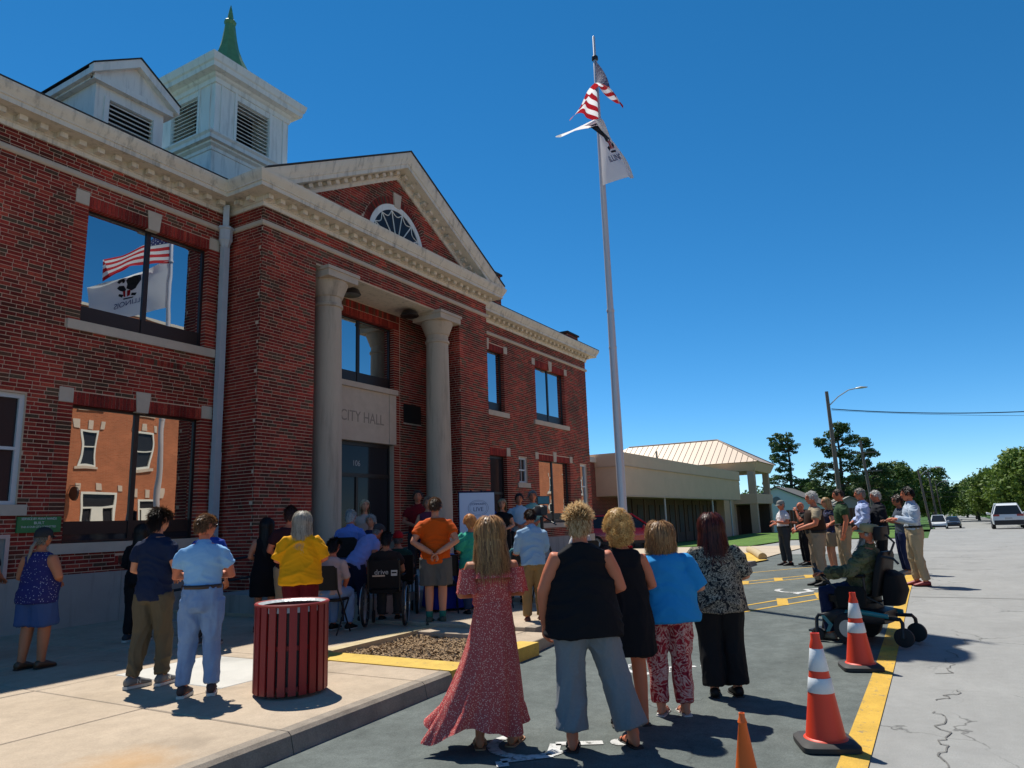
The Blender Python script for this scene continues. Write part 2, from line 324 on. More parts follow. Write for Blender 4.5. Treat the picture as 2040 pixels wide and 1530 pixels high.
# angled stall lines with hatch bars: (start, end) pairs
for k, (sx, sy) in enumerate([(11.55,2.85),(15.1,3.55)]):
    dx, dy = .86, -.51
    for off in (0, .72):
        strip('stall_line', [(sx+off*.9-.6*dx, sy+off*.12-.6*dy), (sx+off*.9+2.3*dx, sy+off*.12+2.3*dy)], .07, MT['yellow'])
    for t in (.05, 1.05, 2.0):
        strip('hatch_bar', [(sx+t*dx-.02, sy+t*dy-.0), (sx+.72*.9+t*dx+.05, sy+.72*.12+t*dy+.06)], .17, MT['yellow'], .0095)
strip('stall_line', [(17.9,4.1),(20.4,2.7)], .06, MT['yellow'])
MT['crack'] = ground_mat('crack_dark', (.17,.165,.155), (.12,.118,.11), 3, 0, grain=.3)
for x in (13.7, 27.5, 37.5): strip('pavement_joint', [(x+.012*math.sin(k*2.1), .55-k*.75) for k in range(13)], .028, MT['crack'], .006)
for (x0_, y0_, n_, sd_) in ((4.2,.28,24,1),(8.4,.22,14,4)):
    rc = random.Random(sd_); pt = [(x0_, y0_)]
    for k in range(n_*3): pt.append((pt[-1][0]+rc.uniform(.01,.09), pt[-1][1]+rc.uniform(-.045,.042)+.035*math.sin(k*.9+sd_)))
    for k in range(0, len(pt)-1, 4):
        if rc.random() < .85: strip('road_crack', pt[k:k+5], rc.uniform(.006,.014), MT['crack'], .006)
# worn white wheelchair symbols on the asphalt
def symbol(cx, cy, s, rz):
    ca, sa = math.cos(rz), math.sin(rz)
    T = lambda p: (cx+s*(p[0]*ca-p[1]*sa), cy+s*(p[0]*sa+p[1]*ca))
    arc = [(.32*math.cos(a), .32*math.sin(a)-.1) for a in [R(200+i*20) for i in range(12)]]
    strip('wheelchair_symbol', [T(p) for p in arc], .1*s, MT['white_paint'], .009)
    strip('wheelchair_symbol', [T(p) for p in [(-.05,.52),(-.02,.12),(.28,.1),(.42,-.3),(.55,-.27)]], .1*s, MT['white_paint'], .0095)
    poly_flat('wheelchair_symbol', [T((-.06+.1*math.cos(R(i*30)), .68+.1*math.sin(R(i*30)))) for i in range(12)], MT['white_paint'])
symbol(4.9, 2.68, .85, R(205)); symbol(14.3, 2.35, .95, R(215)); symbol(7.75, 2.8, .8, R(205))

# sidewalk: concrete slabs with joints, kerb stones
walk = structure(MB().box(-30, 6.2, 4.55, 13, -.1, .128).build('sidewalk', MT['walk']))
WM[walk.name] = Matrix.Identity(4)
def kerb_y(x): return 4.36-(6.2-x)*.055 if x < 6.2 else 4.36
def slab(x0, x1, ya0, ya1, y1, m, g=.006, zt=.15, zb=-.05, parent=walk, name='paving_slab'):
    mb = MB(); a = [(x0+g, ya0+g), (x1-g, ya1+g), (x1-g, y1-g), (x0+g, y1-g)]; b = .008
    c = [(x0+g+b, ya0+g+b), (x1-g-b, ya1+g+b), (x1-g-b, y1-g-b), (x0+g+b, y1-g-b)]
    dz = random.uniform(-.003, .003)
    vs = [(x, y, zb) for x, y in a]+[(x, y, zt-b+dz) for x, y in a]+[(x, y, zt+dz) for x, y in c]
    fs = [(i, (i+1) % 4, 4+(i+1) % 4, 4+i) for i in range(4)]+[(4+i, 4+(i+1) % 4, 8+(i+1) % 4, 8+i) for i in range(4)]+[(8, 9, 10, 11)]
    return mb.add(vs, fs).build(name, m, parent)
XS = [-9, -6.6, -4.2, -1.8, .5, 2.35, 4.0, 5.72, 6.2]
YS = [4.2, 6.02, 7.72, 9.5, 11.2, 12.52]
for i in range(len(XS)-1):
    for j in range(len(YS)-1):
        x0, x1 = XS[i], XS[i+1]
        ya0, ya1 = (kerb_y(x0)+.14, kerb_y(x1)+.14) if j == 0 else (YS[j], YS[j])
        if j == 1 and i == 6:     # the newer, paler slab
            slab(x0, 4.78, ya0, ya1, YS[j+1], MT['walk']); slab(4.78, x1+.25, ya0, ya1, YS[j+1], MT['walk_new']); continue
        if j == 1 and i == 7: x0 += .25
        slab(x0, x1, ya0, ya1, YS[j+1], MT['walk'])
for i in range(len(XS)-1):
    x0, x1 = XS[i], XS[i+1]
    mb = MB(); y0, y1 = kerb_y(x0), kerb_y(x1)
    mb.add([(x0+.004, y0-.03, -.06), (x1-.004, y1-.03, -.06), (x1-.004, y1+.02, .125), (x0+.004, y0+.02, .125), (x1-.004, y1+.05, .15), (x0+.004, y0+.05, .15), (x1-.004, y1+.15, .151), (x0+.004, y0+.15, .151)],
        [(0,1,2,3),(3,2,4,5),(5,4,6,7),(0,3,5,7),(1,6,4,2)])
    mb.build('kerb_stone', MT['curb'], walk)
# pavement by the portico, right of the planting bed
slab(6.2, 8.72, 6.66, 6.66, 9.5, MT['walk']); slab(6.2, 8.72, 9.5, 9.5, 12.5, MT['walk'])
for x0, x1 in ((8.72,11.3),(11.3,13.9),(13.9,16.5),(16.5,19.2)):
    for y0, y1 in ((4.95,7.1),(7.1,9.3),(9.3,11.5),(11.5,13.2)):
        slab(x0, x1, y0, y0, y1, MT['walk'], zt=.15+.5*(zg(x0)+zg(x1)))
slab(7.55, 8.72, 4.42, 4.5, 4.95, MT['walk']); slab(8.28, 8.72, 4.95, 4.95, 6.66, MT['walk'])
for x0, x1 in ((8.72,11.3),(11.3,13.9),(13.9,16.5),(16.5,19.2)):
    MB().box(x0+.004, x1-.004, 4.8, 4.955, -.05, .152+.5*(zg(x0)+zg(x1))).build('kerb_stone', MT['curb'], walk)
# planting bed with bark mulch and yellow-painted kerbs
bed = thing('planting_bed', 'bark mulch bed with yellow painted kerbs beside the orange shirt man', 'planting bed', (7.5,5.5,0))
MB().box(6.62, 8.3, 4.62, 6.42, -.02, .085).build('soil', mat('dark_soil', (.06,.04,.028), .95, var=(8,.5)), bed)
def ybar(pts, w, z0, z1, m):
    mb = MB()
    for (ax, ay), (bx, by) in zip(pts[:-1], pts[1:]):
        L_ = math.hypot(bx-ax, by-ay); mb.boxc(((ax+bx)/2, (ay+by)/2, (z0+z1)/2), L_, w, z1-z0, math.atan2(by-ay, bx-ax))
    return mb
ybar([(6.4,4.38),(6.4,6.64)], .4, -.03, .158, 0).build('kerb', MT['yellow_bright'], bed)
ybar([(6.62,6.52),(8.9,6.52)], .2, -.03, .162, 0).build('kerb', mat('worn_yellow_kerb', (.6,.5,.3), .85, var=(5,.6), col2=(.35,.25,.12)), bed)
ybar([(6.6,4.5),(7.55,4.5)], .2, -.03, .1, 0).build('kerb', MT['curb'], bed)
ybar([(7.5,4.49),(8.0,4.49)], .26, -.03, .156, 0).build('kerb', MT['yellow_bright'], bed)
mb = MB()
for k in range(5200):
    x, y = random.uniform(6.6,8.28), random.uniform(4.62,6.4); z = .085+random.uniform(0,.03)+.02*math.sin(x*4)*math.sin(y*3)
    l, w, t = random.uniform(.02,.055), random.uniform(.008,.02), .005
    M_ = Matrix.Rotation(random.uniform(0,6.28),3,'Z') @ Matrix.Rotation(random.uniform(-.6,.6),3,'X') @ Matrix.Rotation(random.uniform(-.6,.6),3,'Y')
    c = Vector((x,y,z)); q = [c+M_@Vector(p) for p in ((-l/2,-w/2,0),(l/2,-w/2,0),(l/2,w/2,t),(-l/2,w/2,t))]
    mb.add(q, [(0,1,2,3)])
o = stuff(mb.build('bark_mulch', mat('bark_mulch', (.46,.30,.15), .9, var=(30,.85), col2=(.12,.07,.035)), bed, fixn=False))
# kerbs and yellow ramp out by the cross street
k1 = tag(MB().add([(19.0,4.45,zg(19)),(20.7,4.42,zg(20)),(20.7,4.75,zg(20)),(19.0,4.95,zg(19)),(19.0,4.5,zg(19)+.15),(20.7,4.46,zg(20)+.12),(20.7,4.72,zg(20)+.12),(19.0,4.9,zg(19)+.15)],
    [(0,1,5,4),(1,2,6,5),(2,3,7,6),(3,0,4,7),(4,5,6,7)]).build('kerb_end', MT['curb']), 'tan concrete kerb end at the near corner of the yellow ramp', 'kerb')
k2 = MB(); pts = [(27.5,6.1,zg(27)+.1),(25,5.35,zg(25)+.12),(22.6,4.65,zg(22.6)+.1)]
k2.tube(pts, .13, 12); k2 = tag(k2.build('kerb_end', mat('tan_rounded_kerb', (.5,.4,.24), .85, var=(4,.3)), auto=40), 'rounded tan kerb running along the far edge of the yellow ramp', 'kerb')
poly_flat('yellow_ramp', [(19.6,4.95),(22.5,4.5),(26.5,5.9),(25.5,7.3),(19.6,6.3)], MT['yellow_bright'], .045)
# ramp up to the portico with black rails
ramp = thing('access_ramp', 'grey concrete access ramp with black pipe rails beside the portico', 'ramp', (9.3,10.7,0))
MB().prism([(7.9,11.35,.1),(14.2,11.35,.1),(14.2,11.35,.62),(7.9,11.35,.16)], (0,-.25,0)).build('side_wall', MT['conc_base'], ramp)
for x in (8.45, 9.9, 11.35, 12.8):
    MB().tube([(x,11.0,.1),(x,11.0,1.05+.062*(x-8.4))], .022).build('post', MT['black_metal'], ramp, auto=40)
for dz in (.62, .98):
    MB().tube([(7.7,11.0,.1+dz-.05),(14.0,11.0,.1+dz+.35)], .022).build('rail', MT['black_metal'], ramp, auto=40)
# ------------------------------------------------------------------ city hall
CHT = thing('city_hall', 'two-storey red brick city hall with columned portico, pediment and white cupola', 'city hall', (14.03, 12.5, 0))
YW, YP, YR = 12.5, 11.45, 12.62
XL, XP0, XP1, XR = -.05, 9.67, 18.38, 28.1
ZB = 8.33
BR = []      # bricks: (x0,x1,y0,y1,z0,z1,rnd)
CHH, BL, JT = .0675, .228, .0066
def rand_brick(): return random.random()
def brick(axis, u0, u1, z0, z1, f, depth=.03, proud=.008):
    # axis 'y-' : faces -Y at plane y=f ; 'x-' faces -X at x=f ; 'x+' faces +X
    p = proud+random.uniform(-.002,.003)
    if axis == 'y-': b = (u0, u1, f-p, f+depth, z0, z1)
    elif axis == 'x-': b = (f-p, f+depth, u0, u1, z0, z1)
    else: b = (f-depth, f+p, u0, u1, z0, z1)
    BR.append(b)
def free_iv(u0, u1, za, zb, holes):
    iv = [(u0, u1)]
    for a, b, c, d in holes:
        if min(zb, d)-max(za, c) > (zb-za)*.45:
            nv = []
            for p, q in iv:
                if b <= p or a >= q: nv.append((p, q)); continue
                if a > p: nv.append((p, a))
                if b < q: nv.append((b, q))
            iv = nv
    return iv
def field(axis, f, u0, u1, z0, z1, holes, test=None, off=0.0):
    k0 = int(math.floor(z0/CHH)); k1 = int(math.ceil(z1/CHH))
    for k in range(k0, k1):
        za, zb = max(z0, k*CHH), min(z1, (k+1)*CHH)
        if zb-za < .02: continue
        iv = free_iv(u0, u1, za, zb, holes)
        if k % 6 == 0:
            edges = []; x = u0-.4+off; i = 0
            while x < u1+.3: w = BL if i % 2 == 0 else BL*.52; edges.append((x, x+w)); x += w; i += 1
        else:
            x = u0-BL+((k*.37+(k % 2)*.5) % 1 if k % 6 in (1, 4) else (k % 2)*.5+.1)*BL+off; edges = []
            while x < u1+BL: edges.append((x, x+BL)); x += BL
        for a, b in edges:
            for p, q in iv:
                s, e = max(a, p), min(b, q)
                if e-s < .022: continue
                if test and not test(s, e, za, zb): continue
                brick(axis, s+JT, e-JT, za+JT, zb-JT, f)
def soldiers(axis, f, u0, u1, z0, z1, depth=.16, w=.0675):
    n = max(1, round((u1-u0)/w)); w = (u1-u0)/n
    for i in range(n): brick(axis, u0+i*w+.004, u0+(i+1)*w-.004, z0-.003, z1-.006, f, depth, .0095)
def stack(axis, f, u0, u1, z0, z1, depth=.16):
    k0 = int(math.floor(z0/CHH)); k1 = int(math.ceil(z1/CHH))
    for k in range(k0, k1):
        za, zb = max(z0, k*CHH), min(z1, (k+1)*CHH)
        if zb-za > .02: brick(axis, u0, u1, za+JT, zb-JT, f, depth, .0095)
def backing(parts, axis, f, u0, u1, z0, z1, holes, th=.25, name='wall'):
    us = sorted({u0, u1, *[h for a in holes for h in a[:2] if u0 < h < u1]}); zs = sorted({z0, z1, *[h for a in holes for h in a[2:] if z0 < h < z1]})
    mb = MB()
    for i in range(len(us)-1):
        run = None
        for j in range(len(zs)-1):
            cu, cz = (us[i]+us[i+1])/2, (zs[j]+zs[j+1])/2
            inside = any(a < cu < b and c < cz < d for a, b, c, d in holes)
            if not inside: run = (run[0] if run else zs[j], zs[j+1])
            if (inside or j == len(zs)-2) and run:
                if axis == 'y-': mb.box(us[i], us[i+1], f, f+th, *run)
                elif axis == 'x-': mb.box(f, f+th, us[i], us[i+1], *run)
                else: mb.box(f-th, f, us[i], us[i+1], *run)
                run = None
    return mb.build(name, MT['mortar'], CHT, fixn=False)

JW = .24
def paired_window(xa, xb, zs, zt, kind='upper', f=YW, keys=True, nolintel=False, gl=None, sill=True):
    """bronze framed window with two mirror panes above a dark spandrel"""
    y = f+.13; w = .055; mid = (xa+xb)/2; sp = .33 if kind == 'upper' else .36
    fr = MB()
    for a, b, c, d in ((xa,xa+w,zs,zt),(xb-w,xb,zs,zt),(mid-.045,mid+.045,zs,zt),(xa+w,mid-.045,zt-w*.8,zt),(mid+.045,xb-w,zt-w*.8,zt),(xa+w,mid-.045,zs,zs+.04),(mid+.045,xb-w,zs,zs+.04)):
        fr.box(a, b, y, y+.09, c, d)
    win = fr.build('window', MT['bronze'], CHT)
    for a, b in ((xa+w,mid-.045),(mid+.045,xb-w)):
        MB().box(a, b, y+.03, y+.05, zs+sp, zt-w*.8).build('pane', gl or MT['mirror'], win)
        if kind == 'upper':
            MB().box(a, b, y+.02, y+.06, zs+.04, zs+sp).build('spandrel', MT['bronze'], win)
        else:
            MB().box(a, b, y+.02, y+.06, zs+.14, zs+sp).build('spandrel', MT['bronze'], win)
            MB().box(a, b, y+.035, y+.05, zs+.04, zs+.14).build('pane', MT['darkglass'], win)
    if sill: MB().box(xa-.22, xb+.22, f-.06, f+.16, zs-.17, zs).build('sill', MT['stone'], win)
    if not nolintel:
        soldiers('y-', f, xa, xb, zt, zt+.22)
        if keys:
            for a, b, c, d in ((xa-.24,xa-.005,zt+.02,zt+.27),(xb+.005,xb+.24,zt+.02,zt+.27)):
                MB().box(a, b, f-.022, f+.1, c, d).build('keystone', MT['stone'], win)
            MB().prism([(mid-.11,f-.03,zt-.02),(mid+.11,f-.03,zt-.02),(mid+.145,f-.03,zt+.36),(mid-.145,f-.03,zt+.36)], (0,.12,0)).build('keystone', MT['stone'], win)
    stack('y-', f, xa-JW, xa+.004, zs, zt+.02); stack('y-', f, xb-.004, xb+JW, zs, zt+.02)
    MB().box(xa-.02, xb+.02, f+.24, f+.3, zs-.02, zt+.02).build('backing_panel', MT['dark_void'], win)
    return win
def white_window(xa, xb, zs, zt, f=YW, bars=0):
    y = f+.05; fr = MB(); w = .075; mz = (zs+zt)/2
    for a, b, c, d in ((xa,xa+w,zs,zt),(xb-w,xb,zs,zt),(xa+w,xb-w,zt-w,zt),(xa+w,xb-w,zs,zs+.06),(xa+w,xb-w,mz-.025,mz+.025)): fr.box(a, b, y, y+.1, c, d)
    for k in range(bars):
        u = xa+w+(xb-xa-2*w)*(k+1)/(bars+1); fr.box(u-.009, u+.009, y+.03, y+.07, zs+.06, mz-.025); fr.box(u-.009, u+.009, y+.03, y+.07, mz+.025, zt-w)
    win = fr.build('window', MT['whiteframe'], CHT)
    for c, d in ((zs+.06, mz-.025), (mz+.025, zt-w)):
        MB().box(xa+w, xb-w, y+.05, y+.06, c, d).build('pane', MT['darkglass'] if bars else MT['mirror'], win)
    MB().box(xa-.14, xb+.14, f-.05, f+.12, zs-.17, zs).build('sill', MT['stone'], win)
    MB().box(xa-.02, xb+.02, f+.24, f+.3, zs, zt).build('backing_panel', MT['dark_void'], win)
    return win
W_UP = [(6.68,9.18,5.28,7.40),(2.11,4.61,5.28,7.40)]
W_LO = [(6.68,9.18,1.49,3.82),(1.7,4.1,1.49,3.82)]
holesL = W_UP+W_LO+[(4.95,5.95,2.12,3.89)]
def lint(h): return [(a-JW, b+JW, c-.17, d+.02) for a, b, c, d in h]+[(a-.02, b+.02, d, d+.22) for a, b, c, d in h]
rowl = [(7.35,8.72,4.74,4.86),(7.6,8.6,1.12,1.25)]
field('y-', YW, XL, XP0, .98, ZB, lint(W_UP+W_LO)+[(4.95,5.95,2.12,3.89)]+rowl)
for a, b, c, d in rowl: soldiers('y-', YW, a, b, c, d, .03)
backing(CHT, 'y-', YW, XL, XP0, .1, ZB+.1, holesL)
for h in W_UP: paired_window(*h)
for h in W_LO: paired_window(*h, kind='lower', gl=MT['mirror_low'])
white_window(4.95, 5.95, 2.12, 3.89, bars=1)
# right wing
W_UPR = [(18.91,21.15,5.28,7.38),(23.45,25.95,5.28,7.36)]
W_LOR = [(23.45,26.1,1.49,3.80)]
DR = [(18.95,21.15,.1,3.78)]
holesR = W_UPR+W_LOR+DR+[(21.98,22.58,2.92,3.82),(27.06,27.7,2.0,3.82)]
field('y-', YW, XP1, XR, .98, ZB, lint(W_UPR+W_LOR+DR)+holesR)
backing(CHT, 'y-', YW, XP1, XR, .1, ZB+.1, holesR)
for h in W_UPR: paired_window(*h)
paired_window(*W_LOR[0], kind='lower', gl=MT['mirror_low'])
white_window(21.98, 22.58, 2.92, 3.82, bars=1); white_window(27.06, 27.7, 2.0, 3.82)
a, b, c, d = DR[0]; y = YW+.13; fr = MB()
for q in ((a,a+.07,c,d),(b-.07,b,c,d),(20.0,20.08,c,d),(a+.07,20.0,d-.08,d),(20.08,b-.07,d-.08,d),(a+.07,20.0,2.5,2.58),(20.08,b-.07,2.5,2.58)): fr.box(q[0],q[1],y,y+.09,q[2],q[3])
dw = fr.build('door', MT['bronze'], CHT)
for p, q in ((a+.07,20.0),(20.08,b-.07)):
    for s, e in ((c,2.5),(2.58,d-.08)): MB().box(p,q,y+.03,y+.05,s,e).build('pane', MT['darkglass'], dw)
MB().box(a-.02,b+.02,YW+.24,YW+.3,c,d).build('backing_panel', MT['dark_void'], dw)
soldiers('y-', YW, a, b, d, d+.22); stack('y-', YW, a-JW, a+.004, c, d); stack('y-', YW, b-.004, b+JW, c, d)
MB().box(b+.005, b+.24, YW-.022, YW+.1, d+.02, d+.3).build('keystone', MT['stone'], dw)
# stone base along both wings
for x0, x1 in ((XL,XP0-.01),(XP1+.01,XR)):
    mb = MB(); n = max(1, round((x1-x0)/1.95)); w = (x1-x0)/n
    for i in range(n):
        if DR[0][0]-.1 < x0+i*w+w/2 < DR[0][1]+.1 and x0 > 10: continue
        MB().box(x0+i*w+.003, x0+(i+1)*w-.003, YW-.045, YW+.1, -.1, .985).build('base_stone', MT['conc_base'], CHT)
# portico front wall, returns, recess
OX0, OX1, OZ = 11.17, 16.89, 7.48
hp = [(OX0, OX1, -1, OZ)]; hpb = [(OX0+.0146, OX1-.0146, -1, OZ)]
field('y-', YP, XP0-.0146, XP1+.0146, .2, ZB, hpb)
backing(CHT, 'y-', YP, XP0, XP1, .0, ZB+.1, hp, th=.3)
field('x-', XP0, YP+.026, YW, .2, ZB, [], off=.11); backing(CHT, 'x-', XP0+.0, YP+.3, YW, 0, ZB+.1, [], th=.2)
field('x+', XP1, YP+.026, YW, .2, ZB, []); backing(CHT, 'x+', XP1, YP+.3, YW, 0, ZB+.1, [], th=.2)
field('x-', OX1, YP+.026, YR, .2, OZ, []); backing(CHT, 'x-', OX1, YP+.3, YR+.2, 0, OZ+.4, [], th=.2)
field('x+', OX0, YP+.026, YR, .2, OZ, []); backing(CHT, 'x+', OX0, YP+.3, YR+.2, 0, OZ+.4, [], th=.2)
UWN = (12.74, 15.32, 5.27, 7.03); DN = (12.74, 15.32, 0, 3.75)
hr = [UWN, DN, (12.74,15.38,3.75,5.27)]
field('y-', YR, OX0, OX1, .2, 7.9, [(UWN[0]-JW, UWN[1]+JW+.02, -1, 7.05), (UWN[0]-JW, UWN[1]+JW+.02, 7.03, 7.46)])
backing(CHT, 'y-', YR, OX0, OX1, 0, 7.9, hr, th=.25)
soldiers('y-', YR, UWN[0]-JW, UWN[1]+JW, 7.03, 7.24); soldiers('y-', YR, UWN[0]-JW, UWN[1]+JW, 7.25, 7.45, .03)
stack('y-', YR, UWN[0]-JW, UWN[0], .2, 3.75); stack('y-', YR, UWN[1]+.004, UWN[1]+JW, .2, 3.75); stack('y-', YR, UWN[1]+.07, UWN[1]+JW, 3.75, 5.27)
paired_window(*UWN, f=YR, nolintel=True, sill=False)
MB().box(OX0+.001, OX1-.001, YP+.012, YR, OZ-.014, OZ+.06).build('portico_ceiling', MT['cream'], CHT)
MB().box(12.6, 15.42, YR-.09, YR+.1, 5.13, 5.27).build('sill', MT['stone'], CHT)
pan = MB(); pan.box(12.74, 15.38, YR-.02, YR+.2, 3.76, 5.13)
pan = pan.build('name_panel', MT['stone'], CHT)
for q in ((12.74,13.0,3.76,5.125),(15.1,15.38,3.76,5.125)): MB().box(q[0],q[1],YR-.04,YR,q[2],q[3]).build('border', MT['stone'], pan)
def text_mesh(body, size, extrude=.002, align='CENTER'):
    cu = bpy.data.curves.new('txt', 'FONT'); cu.body = body; cu.size = size; cu.extrude = extrude; cu.align_x = align; cu.align_y = 'CENTER'
    t = bpy.data.objects.new('txt', cu); COL.objects.link(t); bpy.context.view_layer.update()
    me = bpy.data.meshes.new_from_object(t.evaluated_get(bpy.context.evaluated_depsgraph_get())); bpy.data.objects.remove(t); bpy.data.curves.remove(cu); return me
def text(name, body, size, loc, rot, m, parent=None, world=True, sx=1.0, extrude=.002):
    me = text_mesh(body, size, extrude); me.materials.clear(); me.materials.append(m)
    M_ = Matrix.Translation(loc) @ rot.to_4x4() @ Matrix.Diagonal((sx,1,1,1)); me.transform(M_)
    return put(name, me, parent, world)
FACE_MY = Matrix(((1,0,0),(0,0,-1),(0,1,0)))      # text in xz plane, facing -Y
text('lettering', 'CITY HALL', .40, (14.05, YR-.0225, 4.37), FACE_MY, mat('incised_lettering', (.34,.28,.23), .9, var=(8,.3)), pan, sx=.86)
# bronze plaque and lamps
pq = MB().box(15.74, 16.5, YR-.035, YR+.02, 4.42, 4.95).build('plaque', mat('dark_plaque', (.03,.032,.03), .5, metal=.4, var=(6,.4)), CHT)
MB().box(15.72, 16.52, YR-.028, YR+.01, 4.38, 4.42).build('frame', MT['stone_dark'], pq)
for x in (12.85, 15.2):
    o = MB().lathe([(.05,7.46),(.2,7.40),(.26,7.28),(.24,7.26),(.03,7.3)], 20, (x,11.95,0)).build('portico_lamp', MT['bronze'], CHT, auto=40)
# entrance: dark glass doors
fr = MB(); y = YR+.15; a, b, c, d = DN[0], DN[1], .15, 3.75
for q in ((a,a+.07,c,d),(b-.07,b,c,d),(13.99,14.07,c,2.85),(a+.07,b-.07,d-.09,d),(a+.07,b-.07,2.85,2.95)): fr.box(q[0],q[1],y,y+.08,q[2],q[3])
en = fr.build('entrance_door', MT['bronze'], CHT)
for q in ((a+.07,13.99,c,2.85),(14.07,b-.07,c,2.85),(a+.07,b-.07,2.95,d-.09)): MB().box(q[0],q[1],y+.03,y+.05,q[2],q[3]).build('pane', MT['darkglass'], en)
text('street_number', '106', .2, (14.03, y+.027, 3.2), FACE_MY, mat('white_decal', (.5,.5,.5), .6, var=(8,.2)), en)
MB().box(a-.02,b+.02,YR+.26,YR+.32,c,d).build('backing_panel', MT['dark_void'], en)
# columns
for cx in (11.88, 16.2):
    r0, r1 = .363, .312; cy = 11.75; prof = [(.5,.1),(.5,.28),(.46,.3),(.47,.36),(.43,.44),(.39,.46)]
    for i in range(13):
        t = i/12; prof.append((r0-(r0-r1)*(t**1.7), .5+t*(6.62-.5)))
    prof += [(r1+.035,6.64),(r1+.035,6.7),(r1,6.72),(r1,6.86),(r1+.03,6.88),(r1+.05,6.95),(.43,7.12),(.46,7.2),(.45,7.24)]
    MB().lathe(prof, 40, (cx,cy,0)).build('column', MT['stone_dark'], CHT, auto=35)
    c_ = MB(); c_.box(cx-.49,cx+.49,cy-.49,cy+.49,7.24,7.4); c_.box(cx-.52,cx+.52,cy-.52,cy+.5,7.4,7.478); c_.build('capital_slab', MT['stone'], CHT)
# string course and cornice swept round the plan
PATH = [(XL,24),(XL,YW),(XP0,YW),(XP0,YP),(XP1,YP),(XP1,YW),(XR,YW),(XR,24)]
def offpath(o):
    P = [Vector((*p,0)) for p in PATH]; out = []
    nrm = []
    for a, b in zip(P[:-1], P[1:]):
        d = (b-a).normalized(); nrm.append(Vector((d.y,-d.x,0)))
    for i, p in enumerate(P):
        if i == 0: q = p+nrm[0]*o
        elif i == len(P)-1: q = p+nrm[-1]*o
        else: q = p+nrm[i-1]*o+nrm[i]*o
        out.append(q)
    return out
def sweep(name, prof, m, parent=CHT):
    rows = [offpath(o) for o, z in prof]; vs = []; n = len(PATH); fs = []
    for (o, z), r in zip(prof, rows): vs += [(p.x, p.y, z) for p in r]
    for i in range(len(prof)-1):
        for j in range(n-1): fs.append((i*n+j, i*n+j+1, (i+1)*n+j+1, (i+1)*n+j))
    return MB().add(vs, fs).build(name, m, parent, fixn=False)
sweep('string_course', [(-.02,7.87),(.035,7.87),(.06,7.90),(.06,7.96),(.035,7.985),(-.02,7.985)], MT['stone'])
CORN = [(-.05,8.29),(.05,8.29),(.05,8.375),(.085,8.385),(.085,8.40),(.065,8.405),(.065,8.50),(.11,8.512),(.40,8.515),(.40,8.60),(.425,8.61),(.425,8.635),(.44,8.66),(.475,8.72),(.5,8.78),(.505,8.83),(.1,8.86)]
cor = sweep('cornice', CORN, MT['cream'])
def dent(x, y, ax, s, M_=None):
    mb = MB()
    if ax == 'y': mb.box(x-.065, x+.065, y-.21, y-.066, 8.412, 8.505)
    elif ax == 'x-': mb.box(x-.21, x-.066, y-.065, y+.065, 8.412, 8.505)
    return mb.build('dentil', MT['cream'], cor, fixn=False)
def span(a, b, s=.325):
    n = max(1, round((b-a)/s)); return [a+(b-a)*(i+.5)/n for i in range(n)]
for x in span(XL+.1, XP0-.2): dent(x, YW, 'y', 0)
for x in span(XP0-.15, XP1+.15): dent(x, YP, 'y', 0)
for x in span(XP1+.45, XR+.15): dent(x, YW, 'y', 0)
for y in span(YP+.05, YW-.25): dent(XP0, y, 'x-', 0)
# pediment: brick tympanum, raking cornice, lunette
PXC = 14.03; APX = 10.72; RUN = (XP1-XP0)/2; SL = (APX-8.42)/RUN; TH = math.atan(SL); CT = math.cos(TH)
zl = lambda x: APX-SL*abs(x-PXC)
LR, LZ = 1.12, 8.80
def ttest(s, e, za, zb):
    if max(za, zb) > min(zl(s), zl(e))+.12: return False
    for x in (s, e):
        for z in (za, zb):
            if (x-PXC)**2+(z-LZ)**2 < 1.19**2: return False
    return True
field('y-', YP, XP0+.2, XP1-.2, 8.6, APX+.1, [], ttest)
tri = MB(); tri.prism([(XP0,YP,8.42),(XP1,YP,8.42),(PXC,YP,APX+.0)], (0,.3,0)); tri.build('tympanum', MT['mortar'], CHT)
RK = [(-.02,-.02),(.05,-.02),(.05,.06),(.085,.07),(.085,.085),(.065,.09),(.065,.18),(.11,.19),(.40,.195),(.40,.29),(.425,.30),(.44,.35),(.475,.42),(.5,.5),(.505,.56),(.1,.6)]
def rk(x, o, h): return (x, YP-o, zl(x)+h/CT)
for sgn in (-1, 1):
    vs = []; fs = []
    for o, h in RK: vs += [rk(PXC+sgn*min(RUN+o-.012, (APX-8.832+h/CT)/SL), o, h), rk(PXC, o, h)]
    for i in range(len(RK)-1): fs.append((2*i, 2*i+1, 2*i+3, 2*i+2))
    rake = MB().add(vs, fs).build('raking_cornice', MT['cream'], CHT, fixn=False)
    n = 14
    for i in range(n):
        t = (i+.6)/n; x = PXC+sgn*RUN*t*.90; c = Vector((x, YP-.138, zl(x)+.135/CT))
        M_ = Matrix.Rotation(sgn*TH, 3, 'Y')
        MB().boxc(c, .13, .144, .085, M=M_).build('dentil', MT['cream'], rake, fixn=False)
    rf = MB(); a_, b_ = PXC+sgn*(RUN+.36), PXC
    rf.prism([(a_,YP-.53,zl(a_)+.575/CT),(b_,YP-.53,zl(b_)+.575/CT),(b_,YP-.53,zl(b_)+.60/CT),(a_,YP-.53,zl(a_)+.60/CT)], (0,6.5,0)).build('portico_roof', MT['roof_dark'], CHT)
